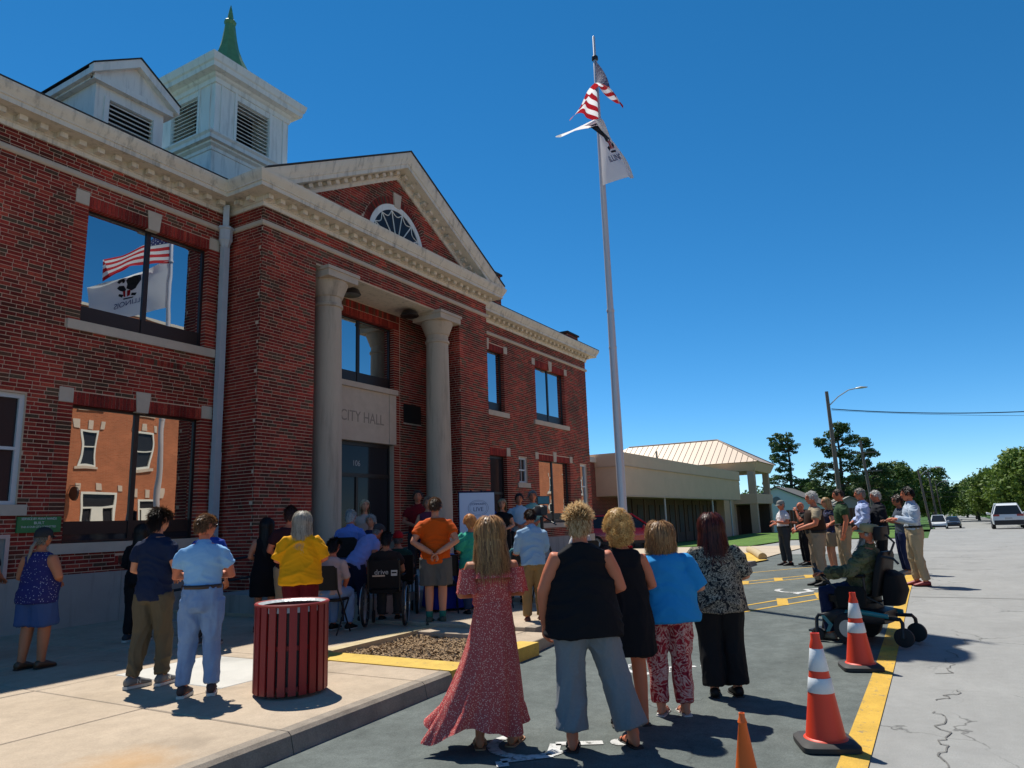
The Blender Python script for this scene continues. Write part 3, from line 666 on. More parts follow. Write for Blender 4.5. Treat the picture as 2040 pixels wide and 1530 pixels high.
# lunette
def ring(r0, r1, y0, y1, n=28, a0=0, a1=180):
    mb = MB(); vs = []; fs = []
    for i in range(n+1):
        q = R(a0+(a1-a0)*i/n); ca, sa = math.cos(q), math.sin(q)
        for r, y in ((r0,y0),(r1,y0),(r1,y1),(r0,y1)): vs.append((PXC+r*ca, y, LZ+r*sa))
    for i in range(n):
        for k in range(4): fs.append((i*4+k, i*4+(k+1)%4, i*4+4+(k+1)%4, i*4+4+k))
    return mb.add(vs, fs)
lun = ring(.98, 1.13, YP-.03, YP+.1).build('fan_window', MT['white_wood'], CHT)
g_ = MB(); g_.add([(PXC+.99*math.cos(R(i*6)), YP-.012, LZ+.99*math.sin(R(i*6))) for i in range(31)], [tuple(range(31))]); g_.build('pane', MT['darkglass'], lun)
for k in range(1, 7):
    q = R(180*k/7); d = Vector((math.cos(q),0,math.sin(q))); c = Vector((PXC, YP-.02, LZ))
    MB().tube([c+d*.2, c+d*.99], .018, 4).build('glazing_bar', MT['white_wood'], lun)
for k in range(7):
    q0, q1 = R(180*k/7), R(180*(k+1)/7)
    p = [Vector((PXC+math.cos(q0+(q1-q0)*t)*(.97-.14*math.sin(math.pi*t)), YP-.02, LZ+math.sin(q0+(q1-q0)*t)*(.97-.14*math.sin(math.pi*t)))) for t in [i/8 for i in range(9)]]
    MB().tube(p, .014, 4).build('glazing_bar', MT['white_wood'], lun)
ring(.17,.22,YP-.03,YP+.0,12).build('glazing_bar', MT['white_wood'], lun)
arch = ring(1.13, 1.345, YP-.0135, YP+.1).build('arch', MT['mortar'], CHT)
n = 52
for i in range(n):
    if abs(i-n/2+.5) < 2: continue
    q = R(180*(i+.5)/n); c = Vector((PXC+1.24*math.cos(q), YP-.0085, LZ+1.24*math.sin(q)))
    MB().boxc((0,0,0), .2, .03, .064).build('brick', MT['brick'], arch, fixn=False)
    o = bpy.data.objects[-1] if False else None
    ob = [x for x in arch.children][-1]; ob.location = c; ob.rotation_euler = (0, -q, 0)
MB().prism([(PXC-.11,YP-.05,LZ+1.08),(PXC+.11,YP-.05,LZ+1.08),(PXC+.16,YP-.05,LZ+1.47),(PXC-.16,YP-.05,LZ+1.47)], (0,.1,0)).build('keystone', MT['stone'], CHT)
# main roof (low pitch), chimneys
mb = MB(); e = .5; z0, z1 = 8.845, 12.25; x0, x1, y0, y1 = XL-e, XR+e, YW-e, 24.9; ry = 18.7
mb.add([(x0,y0,z0),(x1,y0,z0),(x1,y1,z0),(x0,y1,z0),(x0+6,ry,z1),(x1-6,ry,z1),(x0,y0,z0+.02),(x1,y0,z0+.02),(x1,y1,z0+.02),(x0,y1,z0+.02)],
    [(6,7,5,4),(7,8,5),(8,9,4,5),(9,6,4),(0,1,7,6),(1,2,8,7),(2,3,9,8),(3,0,6,9),(0,3,2,1)])
mb.build('main_roof', MT['roof_dark'], CHT, fixn=False)
def brick_box(x0,x1,y0,y1,z0,z1):
    field('y-', y0, x0, x1, z0, z1, []); field('x-', x0, y0-.004, y1, z0, z1, []); field('x+', x1, y0-.004, y1, z0, z1, [])
    w = MB().box(x0, x1, y0, y1, z0-.6, z1).build('chimney', MT['mortar'], CHT)
    MB().box(x0-.06, x1+.06, y0-.06, y1+.06, z1, z1+.07).build('cap', MT['roof_dark'], w)
brick_box(20.95, 21.8, 12.9, 13.6, 9.0, 10.5); brick_box(27.0, 28.05, 12.75, 13.5, 8.9, 9.45)
# side and rear walls (plain)
fb = MB(); fb.box(XR-.3, XR, YW+.25, 24, 0, 8.4); fb.box(XL, XL+.3, YW+.25, 24, 0, 8.4); fb.box(XL+.3, XR-.3, 23.7, 24, 0, 8.4)
def brick_tex(name, c1, c2, cm, scale=1.0, rough=.85):
    m = bpy.data.materials.new(name); m.use_nodes = True; N = m.node_tree.nodes; L = m.node_tree.links; b = N['Principled BSDF']; b.inputs['Roughness'].default_value = rough
    g = N.new('ShaderNodeNewGeometry'); sx = N.new('ShaderNodeSeparateXYZ'); L.new(g.outputs['Position'], sx.inputs[0])
    ad = N.new('ShaderNodeMath'); L.new(sx.outputs[0], ad.inputs[0]); L.new(sx.outputs[1], ad.inputs[1]); cb = N.new('ShaderNodeCombineXYZ'); L.new(ad.outputs[0], cb.inputs[0]); L.new(sx.outputs[2], cb.inputs[1])
    t = N.new('ShaderNodeTexBrick'); t.inputs['Scale'].default_value = scale; t.inputs['Brick Width'].default_value = .215; t.inputs['Row Height'].default_value = .068; t.inputs['Mortar Size'].default_value = .006
    t.inputs['Color1'].default_value = (*c1,1); t.inputs['Color2'].default_value = (*c2,1); t.inputs['Mortar'].default_value = (*cm,1); L.new(cb.outputs[0], t.inputs[0])
    nz = N.new('ShaderNodeTexNoise'); nz.inputs['Scale'].default_value = 1.2; L.new(g.outputs['Position'], nz.inputs['Vector'])
    mr = N.new('ShaderNodeMapRange'); mr.inputs['To Min'].default_value = .7; mr.inputs['To Max'].default_value = 1.25; L.new(nz.outputs[0], mr.inputs[0])
    sc = N.new('ShaderNodeVectorMath'); sc.operation = 'SCALE'; L.new(t.outputs[0], sc.inputs[0]); L.new(mr.outputs[0], sc.inputs['Scale']); L.new(sc.outputs[0], b.inputs['Base Color']); return m
MT['brick_tex'] = brick_tex('brick_pattern_red', (.2,.025,.018), (.1,.018,.012), (.3,.2,.15))
fb.build('side_wall', MT['brick_tex'], CHT)
# downspout with conductor head
ds = MB(); dx, dy = 9.47, 12.36
ds.tube([(dx,dy,8.45),(dx,dy,7.93)], .085, 4); dsp = ds.build('downspout', MT['ds'], CHT)
MB().loft([((dx,dy,7.95),(.17,0,0),(0,.15,0)),((dx,dy,7.91),(.18,0,0),(0,.16,0)),((dx,dy,7.88),(.14,0,0),(0,.13,0)),((dx,dy,7.7),(.14,0,0),(0,.13,0)),((dx,dy,7.66),(.15,0,0),(0,.135,0)),((dx,dy,7.62),(.12,0,0),(0,.12,0)),((dx,dy,7.5),(.075,0,0),(0,.075,0))], 8).build('conductor_head', MT['ds'], dsp)
MB().box(dx-.068,dx+.068,dy-.06,dy+.07,3.1,7.55).build('pipe', MT['ds'], dsp); MB().box(dx-.074,dx+.074,dy-.066,dy+.07,.2,3.16).build('pipe', MT['ds'], dsp)
# cupola
CX, CY = 14.06, 18.68; ww = MT['white_wood']
cup = MB(); B = 1.42
cup.box(CX-1.6, CX+1.6, CY-1.6, CY+1.6, 10.8, 12.78)
cup = cup.build('cupola', ww, CHT)
def sq_prof(prof, name, m=ww, parent=cup):
    vs = []; fs = []
    for o, z in prof: vs += [(CX-o,CY-o,z),(CX+o,CY-o,z),(CX+o,CY+o,z),(CX-o,CY+o,z)]
    for i in range(len(prof)-1):
        for k in range(4): fs.append((i*4+k, i*4+(k+1)%4, i*4+4+(k+1)%4, i*4+4+k))
    fs.append((3,2,1,0)); l = 4*(len(prof)-1); fs.append((l,l+1,l+2,l+3))
    return MB().add(vs, fs).build(name, m, parent)
sq_prof([(1.6,12.6),(1.63,12.62),(1.63,12.72),(1.72,12.78),(1.72,12.84),(1.83,12.86),(1.83,12.98),(1.88,13.05),(1.88,13.1),(1.5,13.2)], 'base_moulding')
sq_prof([(B,14.95),(B+.04,14.97),(B+.04,15.12),(B+.1,15.16),(B+.14,15.22),(B+.32,15.26),(B+.34,15.40),(B+.38,15.44),(B+.43,15.62),(B+.43,15.66),(B+.2,15.72)], 'cornice')
# body: corner piers + head and sill, louvred openings
LZ0, LZ1, LW = 13.4, 14.78, .62
bd = MB()
for sx in (-1,1):
    for sy in (-1,1):
        xa, xb = sorted((CX+sx*B, CX+sx*LW)); ya, yb = sorted((CY+sy*B, CY+sy*LW)); bd.box(xa, xb, ya, yb, 13.1, 15.0)
for s in (-1,1):
    for (z0_, z1_) in ((13.1,LZ0),(LZ1,15.0)):
        ya, yb = sorted((CY+s*(B-.001), CY+s*(B-.2))); bd.box(CX-LW, CX+LW, ya, yb, z0_, z1_)
        xa, xb = sorted((CX+s*(B-.001), CX+s*(B-.2))); bd.box(xa, xb, CY-LW, CY+LW, z0_, z1_)
bd.box(CX-LW, CX+LW, CY-LW, CY+LW, 13.15, 14.95, 1)
body = bd.build('belfry', [ww, MT['dark_void']], CHT)
for s in (-1,1):       # trim strips and pilaster boards
    for u in (-.68, .68, -1.2, 1.2):
        w_ = .045 if abs(u) < 1 else .02
        ya, yb = sorted((CY+s*B, CY+s*(B+.03))); MB().box(CX+u-w_, CX+u+w_, ya, yb, 13.12, 15.0).build('trim', ww, body)
        xa, xb = sorted((CX+s*B, CX+s*(B+.03))); MB().box(xa, xb, CY+u-w_, CY+u+w_, 13.12, 15.0).build('trim', ww, body)
NL = 11
def louver(cx, cy, ax, sg, hw, z, parent, d=.16):
    M_ = Matrix.Rotation(R(38)*(1 if ax == 'y' else 1)*(sg), 3, 'X') if ax == 'y' else Matrix.Rotation(-R(38)*sg, 3, 'Y')
    mb = MB(); 
    if ax == 'y': mb.boxc((cx, cy, z), 2*hw, d, .02, M=M_)
    else: mb.boxc((cx, cy, z), d, 2*hw, .018, M=M_)
    return mb.build('louver_slat', ww, parent, fixn=False)
for i in range(NL):
    z = LZ0+.05+(LZ1-LZ0-.1)*i/(NL-1)
    louver(CX, CY-B+.08, 'y', 1, LW, z, body, .10); louver(CX-B+.08, CY, 'x', 1, LW, z, body, .10)
    if i % 2 == 0: louver(CX, CY+B-.08, 'y', -1, LW, z, body, .10); louver(CX+B-.08, CY, 'x', -1, LW, z, body, .10)
# roof of the cupola and copper spire
sq_prof([(B+.42,15.66),(1.2,15.85),(.85,16.2)], 'cupola_roof', MT['roof_dark'])
sp = []; n = 8
for r, z in ((.85,16.1),(.62,16.7),(.44,17.05),(.31,17.4),(.24,17.75),(.19,18.1),(.165,18.3),(.19,18.34),(.20,18.42),(.16,18.47),(.11,18.5),(.08,18.7),(.045,18.9),(.01,19.06)): sp.append((r, z))
spire = MB().lathe(sp, 8, (CX-.05, CY-.15, 0)).build('spire', MT['copper'], CHT, auto=30)
# gabled louvred dormer on the left slope
DX0, DX1, DY = 7.29, 9.27, 14.0; DC = (DX0+DX1)/2; DZE, DZA = 11.2, 11.86
dm = MB(); bx0, bx1 = DX0+.2, DX1-.24
dm.box(bx0, DC-.5, DY+.12, DY+.3, 9.6, 10.95); dm.box(DC+.5, bx1, DY+.12, DY+.3, 9.6, 10.95); dm.box(DC-.5, DC+.5, DY+.12, DY+.3, 10.7, 10.95); dm.box(DC-.5,DC+.5,DY+.12,DY+.3,9.6,9.75)
dm.box(bx0, bx1, DY+.3, DY+4, 9.6, 10.95, 0); dm.box(DC-.5, DC+.5, DY+.24, DY+.3, 9.75, 10.7, 1)
dm.prism([(bx0-.12,DY+.05,10.95),(bx1+.12,DY+.05,10.95),(bx1+.12,DY+.05,11.05),(DC,DY+.05,11.80),(bx0-.12,DY+.05,11.05)], (0,3.9,0))
dorm = dm.build('dormer', [ww, MT['dark_void']], CHT)
for i in range(9): louver(DC, DY+.17, 'y', 1, .5, 9.79+i*.106, dorm, .09)
for u in (-.55, .55): MB().box(DC+u-.05, DC+u+.05, DY+.085, DY+.12, 9.6, 10.72).build('trim', ww, dorm)
mb = MB(); mb.box(DX0+.08, DX1-.1, DY-.02, DY+.12, 10.93, 11.06); mb.build('entablature', ww, dorm)
for s in (-1, 1):
    xe = DX0 if s < 0 else DX1
    p = [(xe,DY-.1,DZE-.2),(xe,DY-.1,DZE),(DC,DY-.1,DZA),(DC,DY-.1,DZA-.2)]
    MB().prism(p, (0,.16,0)).build('rake_board', ww, dorm)
    p = [(xe+s*.02,DY-.13,DZE+.002),(DC,DY-.13,DZA+.012),(DC,DY-.13,DZA+.03),(xe+s*.02,DY-.13,DZE+.02)]
    MB().prism(p, (0,4.2,0)).build('dormer_roof', MT['roof_dark'], dorm)
    xa, xb = sorted((xe, xe-s*.24)); MB().box(xa, xb, DY+.06, DY+4, DZE-.2, DZE-.06).build('eave_board', ww, dorm)
# green meeting sign and notice board on the left wing
sg_ = thing('green_sign', 'green sign with white lettering on the brick wall above the notice case', 'sign', (6.28, 12.46, 1.8))
GX0, GX1, GZ0, GZ1 = 5.96, 6.62, 1.68, 1.93
MB().box(GX0,GX1,12.44,12.475,GZ0,GZ1).build('board', mat('green_sign_board', (.01,.20,.06), .4, var=(3,.15)), sg_)
wt = mat('white_sign_lettering', (.75,.78,.75), .6, var=(9,.1))
for body, z, s in (('SERVICE BY MANY HANDS', 1.895, .052), ('BUILT', 1.83, .06), ('THIS IS OUR CITY COMMITTED', 1.77, .044)):
    text('lettering', body, s, (6.28, 12.437, z), FACE_MY, wt, sg_, extrude=.0008, sx=.86 if s < .06 else 1)
nb_ = thing('notice_case', 'aluminium framed notice case on the brick wall below the green sign', 'notice board', (5.4,12.45,1.0))
mb = MB()
for q in ((4.9,5.86,1.6,1.66),(4.9,5.86,1.0,1.06),(4.9,4.96,1.06,1.6),(5.80,5.86,1.06,1.6)): mb.box(q[0],q[1],12.40,12.475,q[2],q[3])
mb.build('frame', mat('aluminium_frame', (.5,.5,.52), .4, metal=.6, var=(8,.2)), nb_)
MB().box(4.96,5.80,12.43,12.47,1.06,1.6).build('back_board', mat('cork_board', (.32,.3,.27), .8, var=(12,.3)), nb_)
for x, z, w, h, c in ((5.6,1.45,.12,.16,(.7,.7,.72)),(5.35,1.4,.2,.26,(.5,.08,.15)),(5.1,1.3,.2,.26,(.7,.7,.68))):
    MB().box(x,x+w,12.424,12.429,z-.1,z-.1+h).build('notice', mat('paper_notice', c, .7, var=(20,.2)), nb_)
# emit bricks: the largest in view as objects, the rest as one mass
Fp = 1429.45
def proj(x, y, z):
    q = Vector((x, y, z-CAM_H)); d = q.dot(f_)
    return (1020+Fp*q.dot(r2)/d, 765-Fp*q.dot(u2)/d, d) if d > .1 else (-1, -1, -1)
rank = []
for i, b in enumerate(BR):
    cx_, cy_, cz_ = (b[0]+b[1])/2, (b[2]+b[3])/2, (b[4]+b[5])/2
    px, py, d = proj(cx_, cy_, cz_)
    if not (4 < px < 2036 and 4 < py < 1100): rank.append((0, i)); continue
    a1 = proj(b[0], b[2], b[4]); a2 = proj(b[1], b[3] if (b[3]-b[2]) > .1 and (b[1]-b[0]) < .1 else b[2], b[5])
    w_ = abs(a2[0]-a1[0]); h_ = (b[5]-b[4])*Fp/d
    occl = 1.0
    if b[2] > 12.3 and 440 < px < 660 and cy_ > 12.3: occl = .2
    rank.append((w_*h_*occl, i))
rank.sort(reverse=True); pick = {i for _, i in rank[:245]}
wallp = [o for o in CHT.children if o.name.startswith('wall')][0]
cache = {}
V = []; Fc = []; RN = []
clus = lambda x, z: .5*math.sin(x*2.1+z*1.3)+.5*math.sin(x*.9-z*2.7+1)
for i, b in enumerate(BR):
    r0 = random.random()
    if clus(b[0]+b[2], b[4]) > .45 and random.random() < .36: r0 = random.uniform(.66, .95)
    if b[3]-b[2] > .12 and b[1]-b[0] < .3: r0 = random.uniform(0, .6)
    if i in pick:
        dims = (round(b[1]-b[0],3), round(b[3]-b[2],3), round(b[5]-b[4],3))
        if dims not in cache:
            cache[dims] = MB().boxc((0,0,0), *dims).mesh('brick', MT['brick'])
        o = put('brick', cache[dims], wallp); o.location = ((b[0]+b[1])/2, (b[2]+b[3])/2, (b[4]+b[5])/2)
        continue
    o_ = len(V); x0,x1,y0,y1,z0,z1 = b
    V += [(x0,y0,z0),(x1,y0,z0),(x1,y1,z0),(x0,y1,z0),(x0,y0,z1),(x1,y0,z1),(x1,y1,z1),(x0,y1,z1)]
    fcs = [(0,3,2,1),(4,5,6,7),(0,1,5,4),(1,2,6,5),(3,0,4,7)]
    if (y1-y0) > (x1-x0) and (x1-x0) < .06: fcs = [(0,3,2,1),(4,5,6,7),(0,1,5,4),(1,2,6,5),(3,0,4,7),(2,3,7,6)]
    Fc += [tuple(k+o_ for k in f) for f in fcs]; RN += [r0]*len(fcs)
me = bpy.data.meshes.new('brickwork'); me.from_pydata(V, [], Fc); me.materials.append(MT['brickm'])
at = me.attributes.new('rnd', 'FLOAT', 'FACE'); at.data.foreach_set('value', np.array(RN, dtype=np.float32))
stuff(put('brickwork', me, CHT))
print('bricks', len(BR))
# ------------------------------------------------------------------ flagpole and flags
PX, PY = 13.36, 5.30; PZ = zg(PX)+.15
fp = thing('flagpole', 'tall white tapered flagpole carrying two flags in front of the city hall', 'flagpole', (PX,PY,PZ))
mp_ = mat('white_aluminium_pole', (.62,.58,.60), .4, metal=.15, var=(3,.15))
MB().lathe([(.085,PZ),(.083,3.5),(.072,5.75),(.066,5.8),(.062,8.2),(.055,10.1),(.05,10.15),(.042,11.6),(.03,11.62),(.028,12.1),(.0,12.14)], 16, (PX,PY,0)).build('shaft', mp_, fp, auto=35)
MB().lathe([(.2,PZ),(.2,PZ+.04),(.12,PZ+.1),(.09,PZ+.12)], 20, (PX,PY,0)).build('base_collar', mp_, fp, auto=35)
MB().tube([(PX+.06,PY,11.5),(PX+.1,PY,5),(PX+.09,PY,1.3)], .006, 4).build('halyard', mat('white_rope', (.6,.6,.58), .8, var=(20,.2)), fp)
for z in (5.0, 5.78, 10.05): MB().lathe([(.078,z-.03),(.085,z),(.078,z+.03)], 12, (PX,PY,0)).build('clamp', mp_, fp, auto=35)
MB().lathe([(.03,11.5),(.07,11.53),(.07,11.6),(.03,11.64)], 12, (PX,PY,0)).build('truck', MT['bronze'], fp, auto=35)
WD = Vector((-.93,-.37,0)); RT = Vector((.37,-.93,0)); UP = Vector((0,0,1))
def fold(u, v, zt, H_, v0, f1, dr, lu, ll, du, dl, seed):
    k = smooth01(u/.75)**.8; t = v-v0; a = abs(t)
    lat = (lu if t < 0 else ll)*a*k*(1+.12*math.sin(u*9+seed))
    lat += .06*math.sin(u*8+v*3+seed)*u + .035*math.sin(v*11+u*5+seed)*k
    zf = zt-H_*v0-dr*u**1.15-(du if t < 0 else dl)*H_*a**1.1+.05*math.sin(u*10-v*5+seed)*u
    z = (1-k)*(zt-H_*v-dr*u**1.15)+k*zf
    return Vector((PX,PY,0))+WD*(f1*u*(1-.12*a)+.05)+RT*lat+UP*z
def us_pos(u, v): return fold(u, v, 11.48, 1.5, .44, 1.85, 1.12, .95, -.82, .78, .72, 0)
def st_pos(u, v): return fold(u, v, 10.06, 1.55, .24, 2.2, .86, -3.3, .78, .7, 1.0, 2)
def cloth_flag(mats, name, label, pos, colf, nu=44, nv=26):
    vs = [pos(i/nu, j/nv) for j in range(nv+1) for i in range(nu+1)]; fs = []; ms = []
    for j in range(nv):
        for i in range(nu):
            a = j*(nu+1)+i; fs.append((a,a+1,a+nu+2,a+nu+1)); ms.append(colf((i+.5)/nu,(j+.5)/nv))
    mb = MB(); mb.add(vs, fs); mb.m = ms
    root = thing(name, label, 'flag', pos(0,1))
    o = mb.build('cloth', mats, root, smooth=True, fixn=False)
    return root, o
def cloth_mat(name, c, tr=.35):
    m = mat(name, c, .85, var=(9,.12)); N = m.node_tree.nodes; L = m.node_tree.links; b = N['Principled BSDF']
    t = N.new('ShaderNodeBsdfTranslucent'); t.inputs[0].default_value = (*c,1); mx = N.new('ShaderNodeMixShader'); mx.inputs[0].default_value = tr
    L.new(b.outputs[0], mx.inputs[1]); L.new(t.outputs[0], mx.inputs[2]); L.new(mx.outputs[0], N['Material Output'].inputs[0]); return m
fr_, fw_, fb_ = cloth_mat('flag_red',(.50,.012,.02),.45), cloth_mat('flag_white',(.90,.88,.85),.68), cloth_mat('flag_blue',(.012,.018,.10))
def uscol(u, v):
    if u < .4 and v < 7/13: return 2
    return 0 if int(v*13) % 2 == 0 else 1
us, usc = cloth_flag([fr_,fw_,fb_], 'national_flag', 'red and white striped flag with blue starred canton high on the pole', us_pos, uscol)
def decal(name, pos, polys, m, parent, off=.006):
    mb = MB()
    for poly in polys:
        for s in (-1,1):
            vs = []
            for u, v in poly:
                p = pos(u,v); n = (pos(u+.01,v)-p).cross(pos(u,v+.01)-p)
                n = n.normalized() if n.length > 0 else UP
                vs.append(p+n*off*s)
            mb.add(vs, [tuple(range(len(poly)))])
    return mb.build(name, m, parent, fixn=False)
st_ = []
for r in range(9):
    for c in range(6 if r % 2 == 0 else 5):
        u0 = .4*((c+.5)/6+(0 if r % 2 == 0 else .5/6)); v0 = 7/13*(r+.5)/9
        st_.append([(u0+.014*math.cos(R(90+k*36))*(1 if k % 2 == 0 else .42), v0+.024*math.sin(R(90+k*36))*(1 if k % 2 == 0 else .42)) for k in range(10)])
decal('stars', us_pos, st_, fw_, us)
sf, sfc = cloth_flag([fw_], 'state_flag', 'white state flag with eagle emblem flying below the striped flag', st_pos, lambda u,v: 0)
ink = cloth_mat('flag_dark_ink', (.03,.035,.05)); inkb = cloth_mat('flag_letter_blue', (.03,.06,.22))
eag = [[(.36,.22),(.40,.17),(.46,.15),(.51,.20),(.53,.28),(.51,.36),(.52,.44),(.46,.50),(.41,.47),(.38,.40),(.35,.33)],[(.54,.17),(.58,.18),(.62,.23),(.64,.30),(.61,.33),(.59,.26),(.55,.21)],[(.55,.38),(.61,.37),(.64,.41),(.60,.46),(.54,.50),(.52,.46)],
       [(.56,.24),(.58,.28),(.57,.33),(.55,.32),(.54,.27)],[(.40,.56),(.46,.54),(.47,.59),(.42,.61)],[(.55,.55),(.61,.52),(.62,.56),(.57,.60)],[(.44,.62),(.56,.62),(.55,.645),(.45,.645)]]
decal('emblem', st_pos, eag, ink, sf)
decal('shield', st_pos, [[(.47,.48),(.51,.48),(.51,.60),(.48,.58)],[(.53,.48),(.56,.48),(.55,.59),(.53,.60)]], fr_, sf, .009)
tm = text_mesh('ILLINOIS', .16, 0); mb = MB(); tv = [v.co for v in tm.vertices]
for s in (-1,1):
    vs = []
    for p in tv:
        u, v = .5+p.x*.55, .72-p.y*.75; q = st_pos(u,v); n = (st_pos(u+.01,v)-q).cross(st_pos(u,v+.01)-q).normalized(); vs.append(q+n*.006*s)
    mb.add(vs, [tuple(f.vertices) for f in tm.polygons])
mb.build('lettering', inkb, sf, fixn=False)

# ------------------------------------------------------------------ beige building beyond the city hall
BB = thing('beige_building', 'low beige stucco building with tan metal hip roof and wood storefront', 'building', (45,14,0))
stc = mat('beige_stucco', (.70,.50,.35), .85, var=(1.2,.2), bump=(30,.2,.006)); stc2 = mat('beige_stucco_trim', (.58,.42,.30), .85, var=(2,.2))
mtl = mat('tan_metal_roof', (.50,.38,.28), .5, metal=.1, var=(.6,.12)); wdp = mat('brown_wood_panel', (.12,.075,.05), .8, var=(3,.5), vscale=(6,6,.3), bump=(10,.3,.01))
MB().box(33.4,57.5,13.06,15.4,2.66,4.1).build('fascia', stc, BB); MB().box(33.36,57.54,13.0,15.5,4.12,4.76).build('fascia', stc, BB); MB().box(33.34,57.56,12.98,15.5,4.09,4.125).build('fascia_band', stc2, BB); MB().box(33.37,57.52,13.03,13.5,2.6,2.66).build('fascia_band', stc2, BB)
MB().box(36,58,15.0,15.3,-.3,2.7).build('storefront_wall', wdp, BB)
for i in range(22):
    x = 36.2+i*.98; MB().box(x,x+.16,14.93,15.0,-.2,2.6).build('panel', mat('wood_batten_%d' % (i % 3), (.10+.05*(i % 3),.07+.03*(i % 3),.05+.02*(i % 3)), .8, var=(4,.4)), BB) if i % 2 else MB().box(x-.1,x+.75,14.96,15.0,.5,2.3).build('window', bpy.data.materials.get('shop_dark') or mat('shop_dark',(.03,.025,.022),.6,var=(2,.5)), BB)
for x in (39.8,49.9,54.9): MB().tube([(x,13.25,-.1),(x,13.25,2.68)], .06, 8).build('post', mat('white_post', (.6,.6,.6), .5, var=(3,.2)), BB, auto=40)
lk = MB().box(28.4,34.2,14.6,18,-.2,4.35); lk.build('link_wall', MT['brick_tex'], BB); MB().box(28.3,34.0,14.5,18.1,4.352,4.6).build('coping', mat('pale_coping', (.7,.66,.58), .7, var=(2,.2)), BB)
MB().box(34.2,36,14.6,18,-.2,2.66).build('link_wall', MT['brick_tex'], BB)
# two-storey part with porch
X0,X1,Y0,Y1,ZE,ZA = 60.3,67.8,12.05,29,5.72,8.04; XC = 64.0
rfm = MB(); e=.0; v_ = [(X0,Y0,ZE),(X1,Y0,ZE),(X1,Y1,ZE),(X0,Y1,ZE),(XC,16.1,ZA),(XC,24.4,ZA)]
rfm.add(v_, [(0,1,4),(1,2,5,4),(2,3,5),(3,0,4,5),(3,2,1,0)]); rf_ = rfm.build('metal_roof', mtl, BB)
for i in range(34):       # standing seams on the near slope
    y = Y0+.4+i*.5
    if y < 16.1: t = (y-Y0)/(16.1-Y0)
    elif y > 24.4: t = (Y1-y)/(Y1-24.4)
    else: t = 1
    p0 = Vector((X0,y,ZE+.02)); p1 = p0.lerp(Vector((XC,y,ZA+.02)), max(.02,t)); MB().tube([p0,p1], .022, 4).build('seam', mat('seam_tan', (.43,.32,.23), .5, var=(1,.1)) if i == 0 else bpy.data.materials['seam_tan'], rf_)
for a_, b_ in (((X0,Y0,ZE),(XC,16.1,ZA)),((X1,Y0,ZE),(XC,16.1,ZA)),((XC,16.1,ZA),(XC,24.4,ZA))): MB().tube([Vector(a_)+UP*.03,Vector(b_)+UP*.03], .06, 6).build('ridge_cap', mtl, rf_)
MB().tube([(61.8,21,6.6),(61.8,21,7.3)], .09, 8).build('vent_pipe', stc2, rf_)
MB().add([(X0+.12,Y0+.12,ZE-.03),(X1-.12,Y0+.12,ZE-.03),(X1-.12,Y1,ZE-.03),(X0+.12,Y1,ZE-.03),(X0+.45,Y0+.45,ZE-.72),(X1-.45,Y0+.45,ZE-.72),(X1-.45,Y1,ZE-.72),(X0+.45,Y1,ZE-.72)], [(0,1,5,4),(1,2,6,5),(2,3,7,6),(3,0,4,7),(4,5,6,7)]).build('eave_fascia', stc, BB)
for x, y, w in ((61.1,12.85,.55),(66.9,12.85,.5),(61.1,14.6,.5)): MB().box(x-w/2,x+w/2,y-w/2,y+w/2,-.2,5.02).build('porch_column', stc2, BB)
MB().box(60.75,67.3,12.5,15.4,2.35,3.15).build('balcony_band', stc, BB)
MB().box(60.9,67.1,15.4,28.5,-.2,5.05).build('upper_wall', stc2, BB)
for y in (16.2,18.2): MB().box(60.86,60.9,y,y+.8,.6,2.1).build('window', MT['darkglass'], BB)
MB().box(57.6,60.86,14.4,15.4,-.2,5.0).build('upper_wall', stc, BB); MB().box(66.4,66.6,12.7,15.35,-.3,2.34).build('porch_screen', wdp, BB); MB().box(61.4,66.3,15.2,15.38,-.3,2.3).build('porch_screen', wdp, BB)
# houses beyond the pines
def house(name, label, x, y, rz, w, d, h, rise, wall, roof, window=True):
    t = thing(name, label, 'house', (x,y,zg(x)-.1), rz)
    MB().add([(-w/2,0,0),(w/2,0,0),(w/2,0,h),(0,0,h+rise),(-w/2,0,h),(-w/2,d,0),(w/2,d,0),(w/2,d,h),(0,d,h+rise),(-w/2,d,h)], [(0,1,2,3,4),(1,6,7,2),(6,5,9,8,7),(5,0,4,9)]).build('wall', wall, t, world=False)
    for s in (-1,1):
        MB().prism([(s*(w/2+.3),-.25,h-.12),(0,-.25,h+rise+.02),(0,-.25,h+rise+.15),(s*(w/2+.3),-.25,h+.02)], (0,d+.5,0)).build('roof', roof, t, world=False)
    if window:
        MB().lathe([(.0,-.06),(.42,-.06),(.45,-.02),(.45,0)], 20, (0,0,h+rise*.35), axis='y').build('round_window', mat('round_window_frame', (.16,.2,.24), .4, var=(3,.3)), t, world=False)
    for s in (-.28,.28): MB().box(w*s-.5,w*s+.5,-.05,0,.9,2.2).build('window', MT['darkglass'], t, world=False)
    return t
wsd = mat('white_siding', (.62,.68,.70), .7, var=(.8,.12), bump=(3,.2,.02), vscale=(.2,.2,9)); shg = mat('grey_shingle', (.12,.115,.11), .9, var=(4,.4))
house('white_house', 'white gabled house with round attic window behind the balcony porch', 85.0, 15.4, R(-90), 9.5, 12, 2.9, 2.2, wsd, shg)
house('tan_house', 'small grey roofed house behind the green polo man', 96, 9.0, R(-75), 7, 9, 2.6, 1.6, mat('tan_siding', (.35,.34,.3), .8, var=(1,.2)), mat('tan_shingle', (.30,.29,.24), .9, var=(3,.3)), False)
fen = thing('brown_fence', 'reddish brown board fence in front of the white house', 'fence', (72,9,0))
bm_ = mat('red_brown_board', (.16,.05,.035), .8, var=(2,.4))
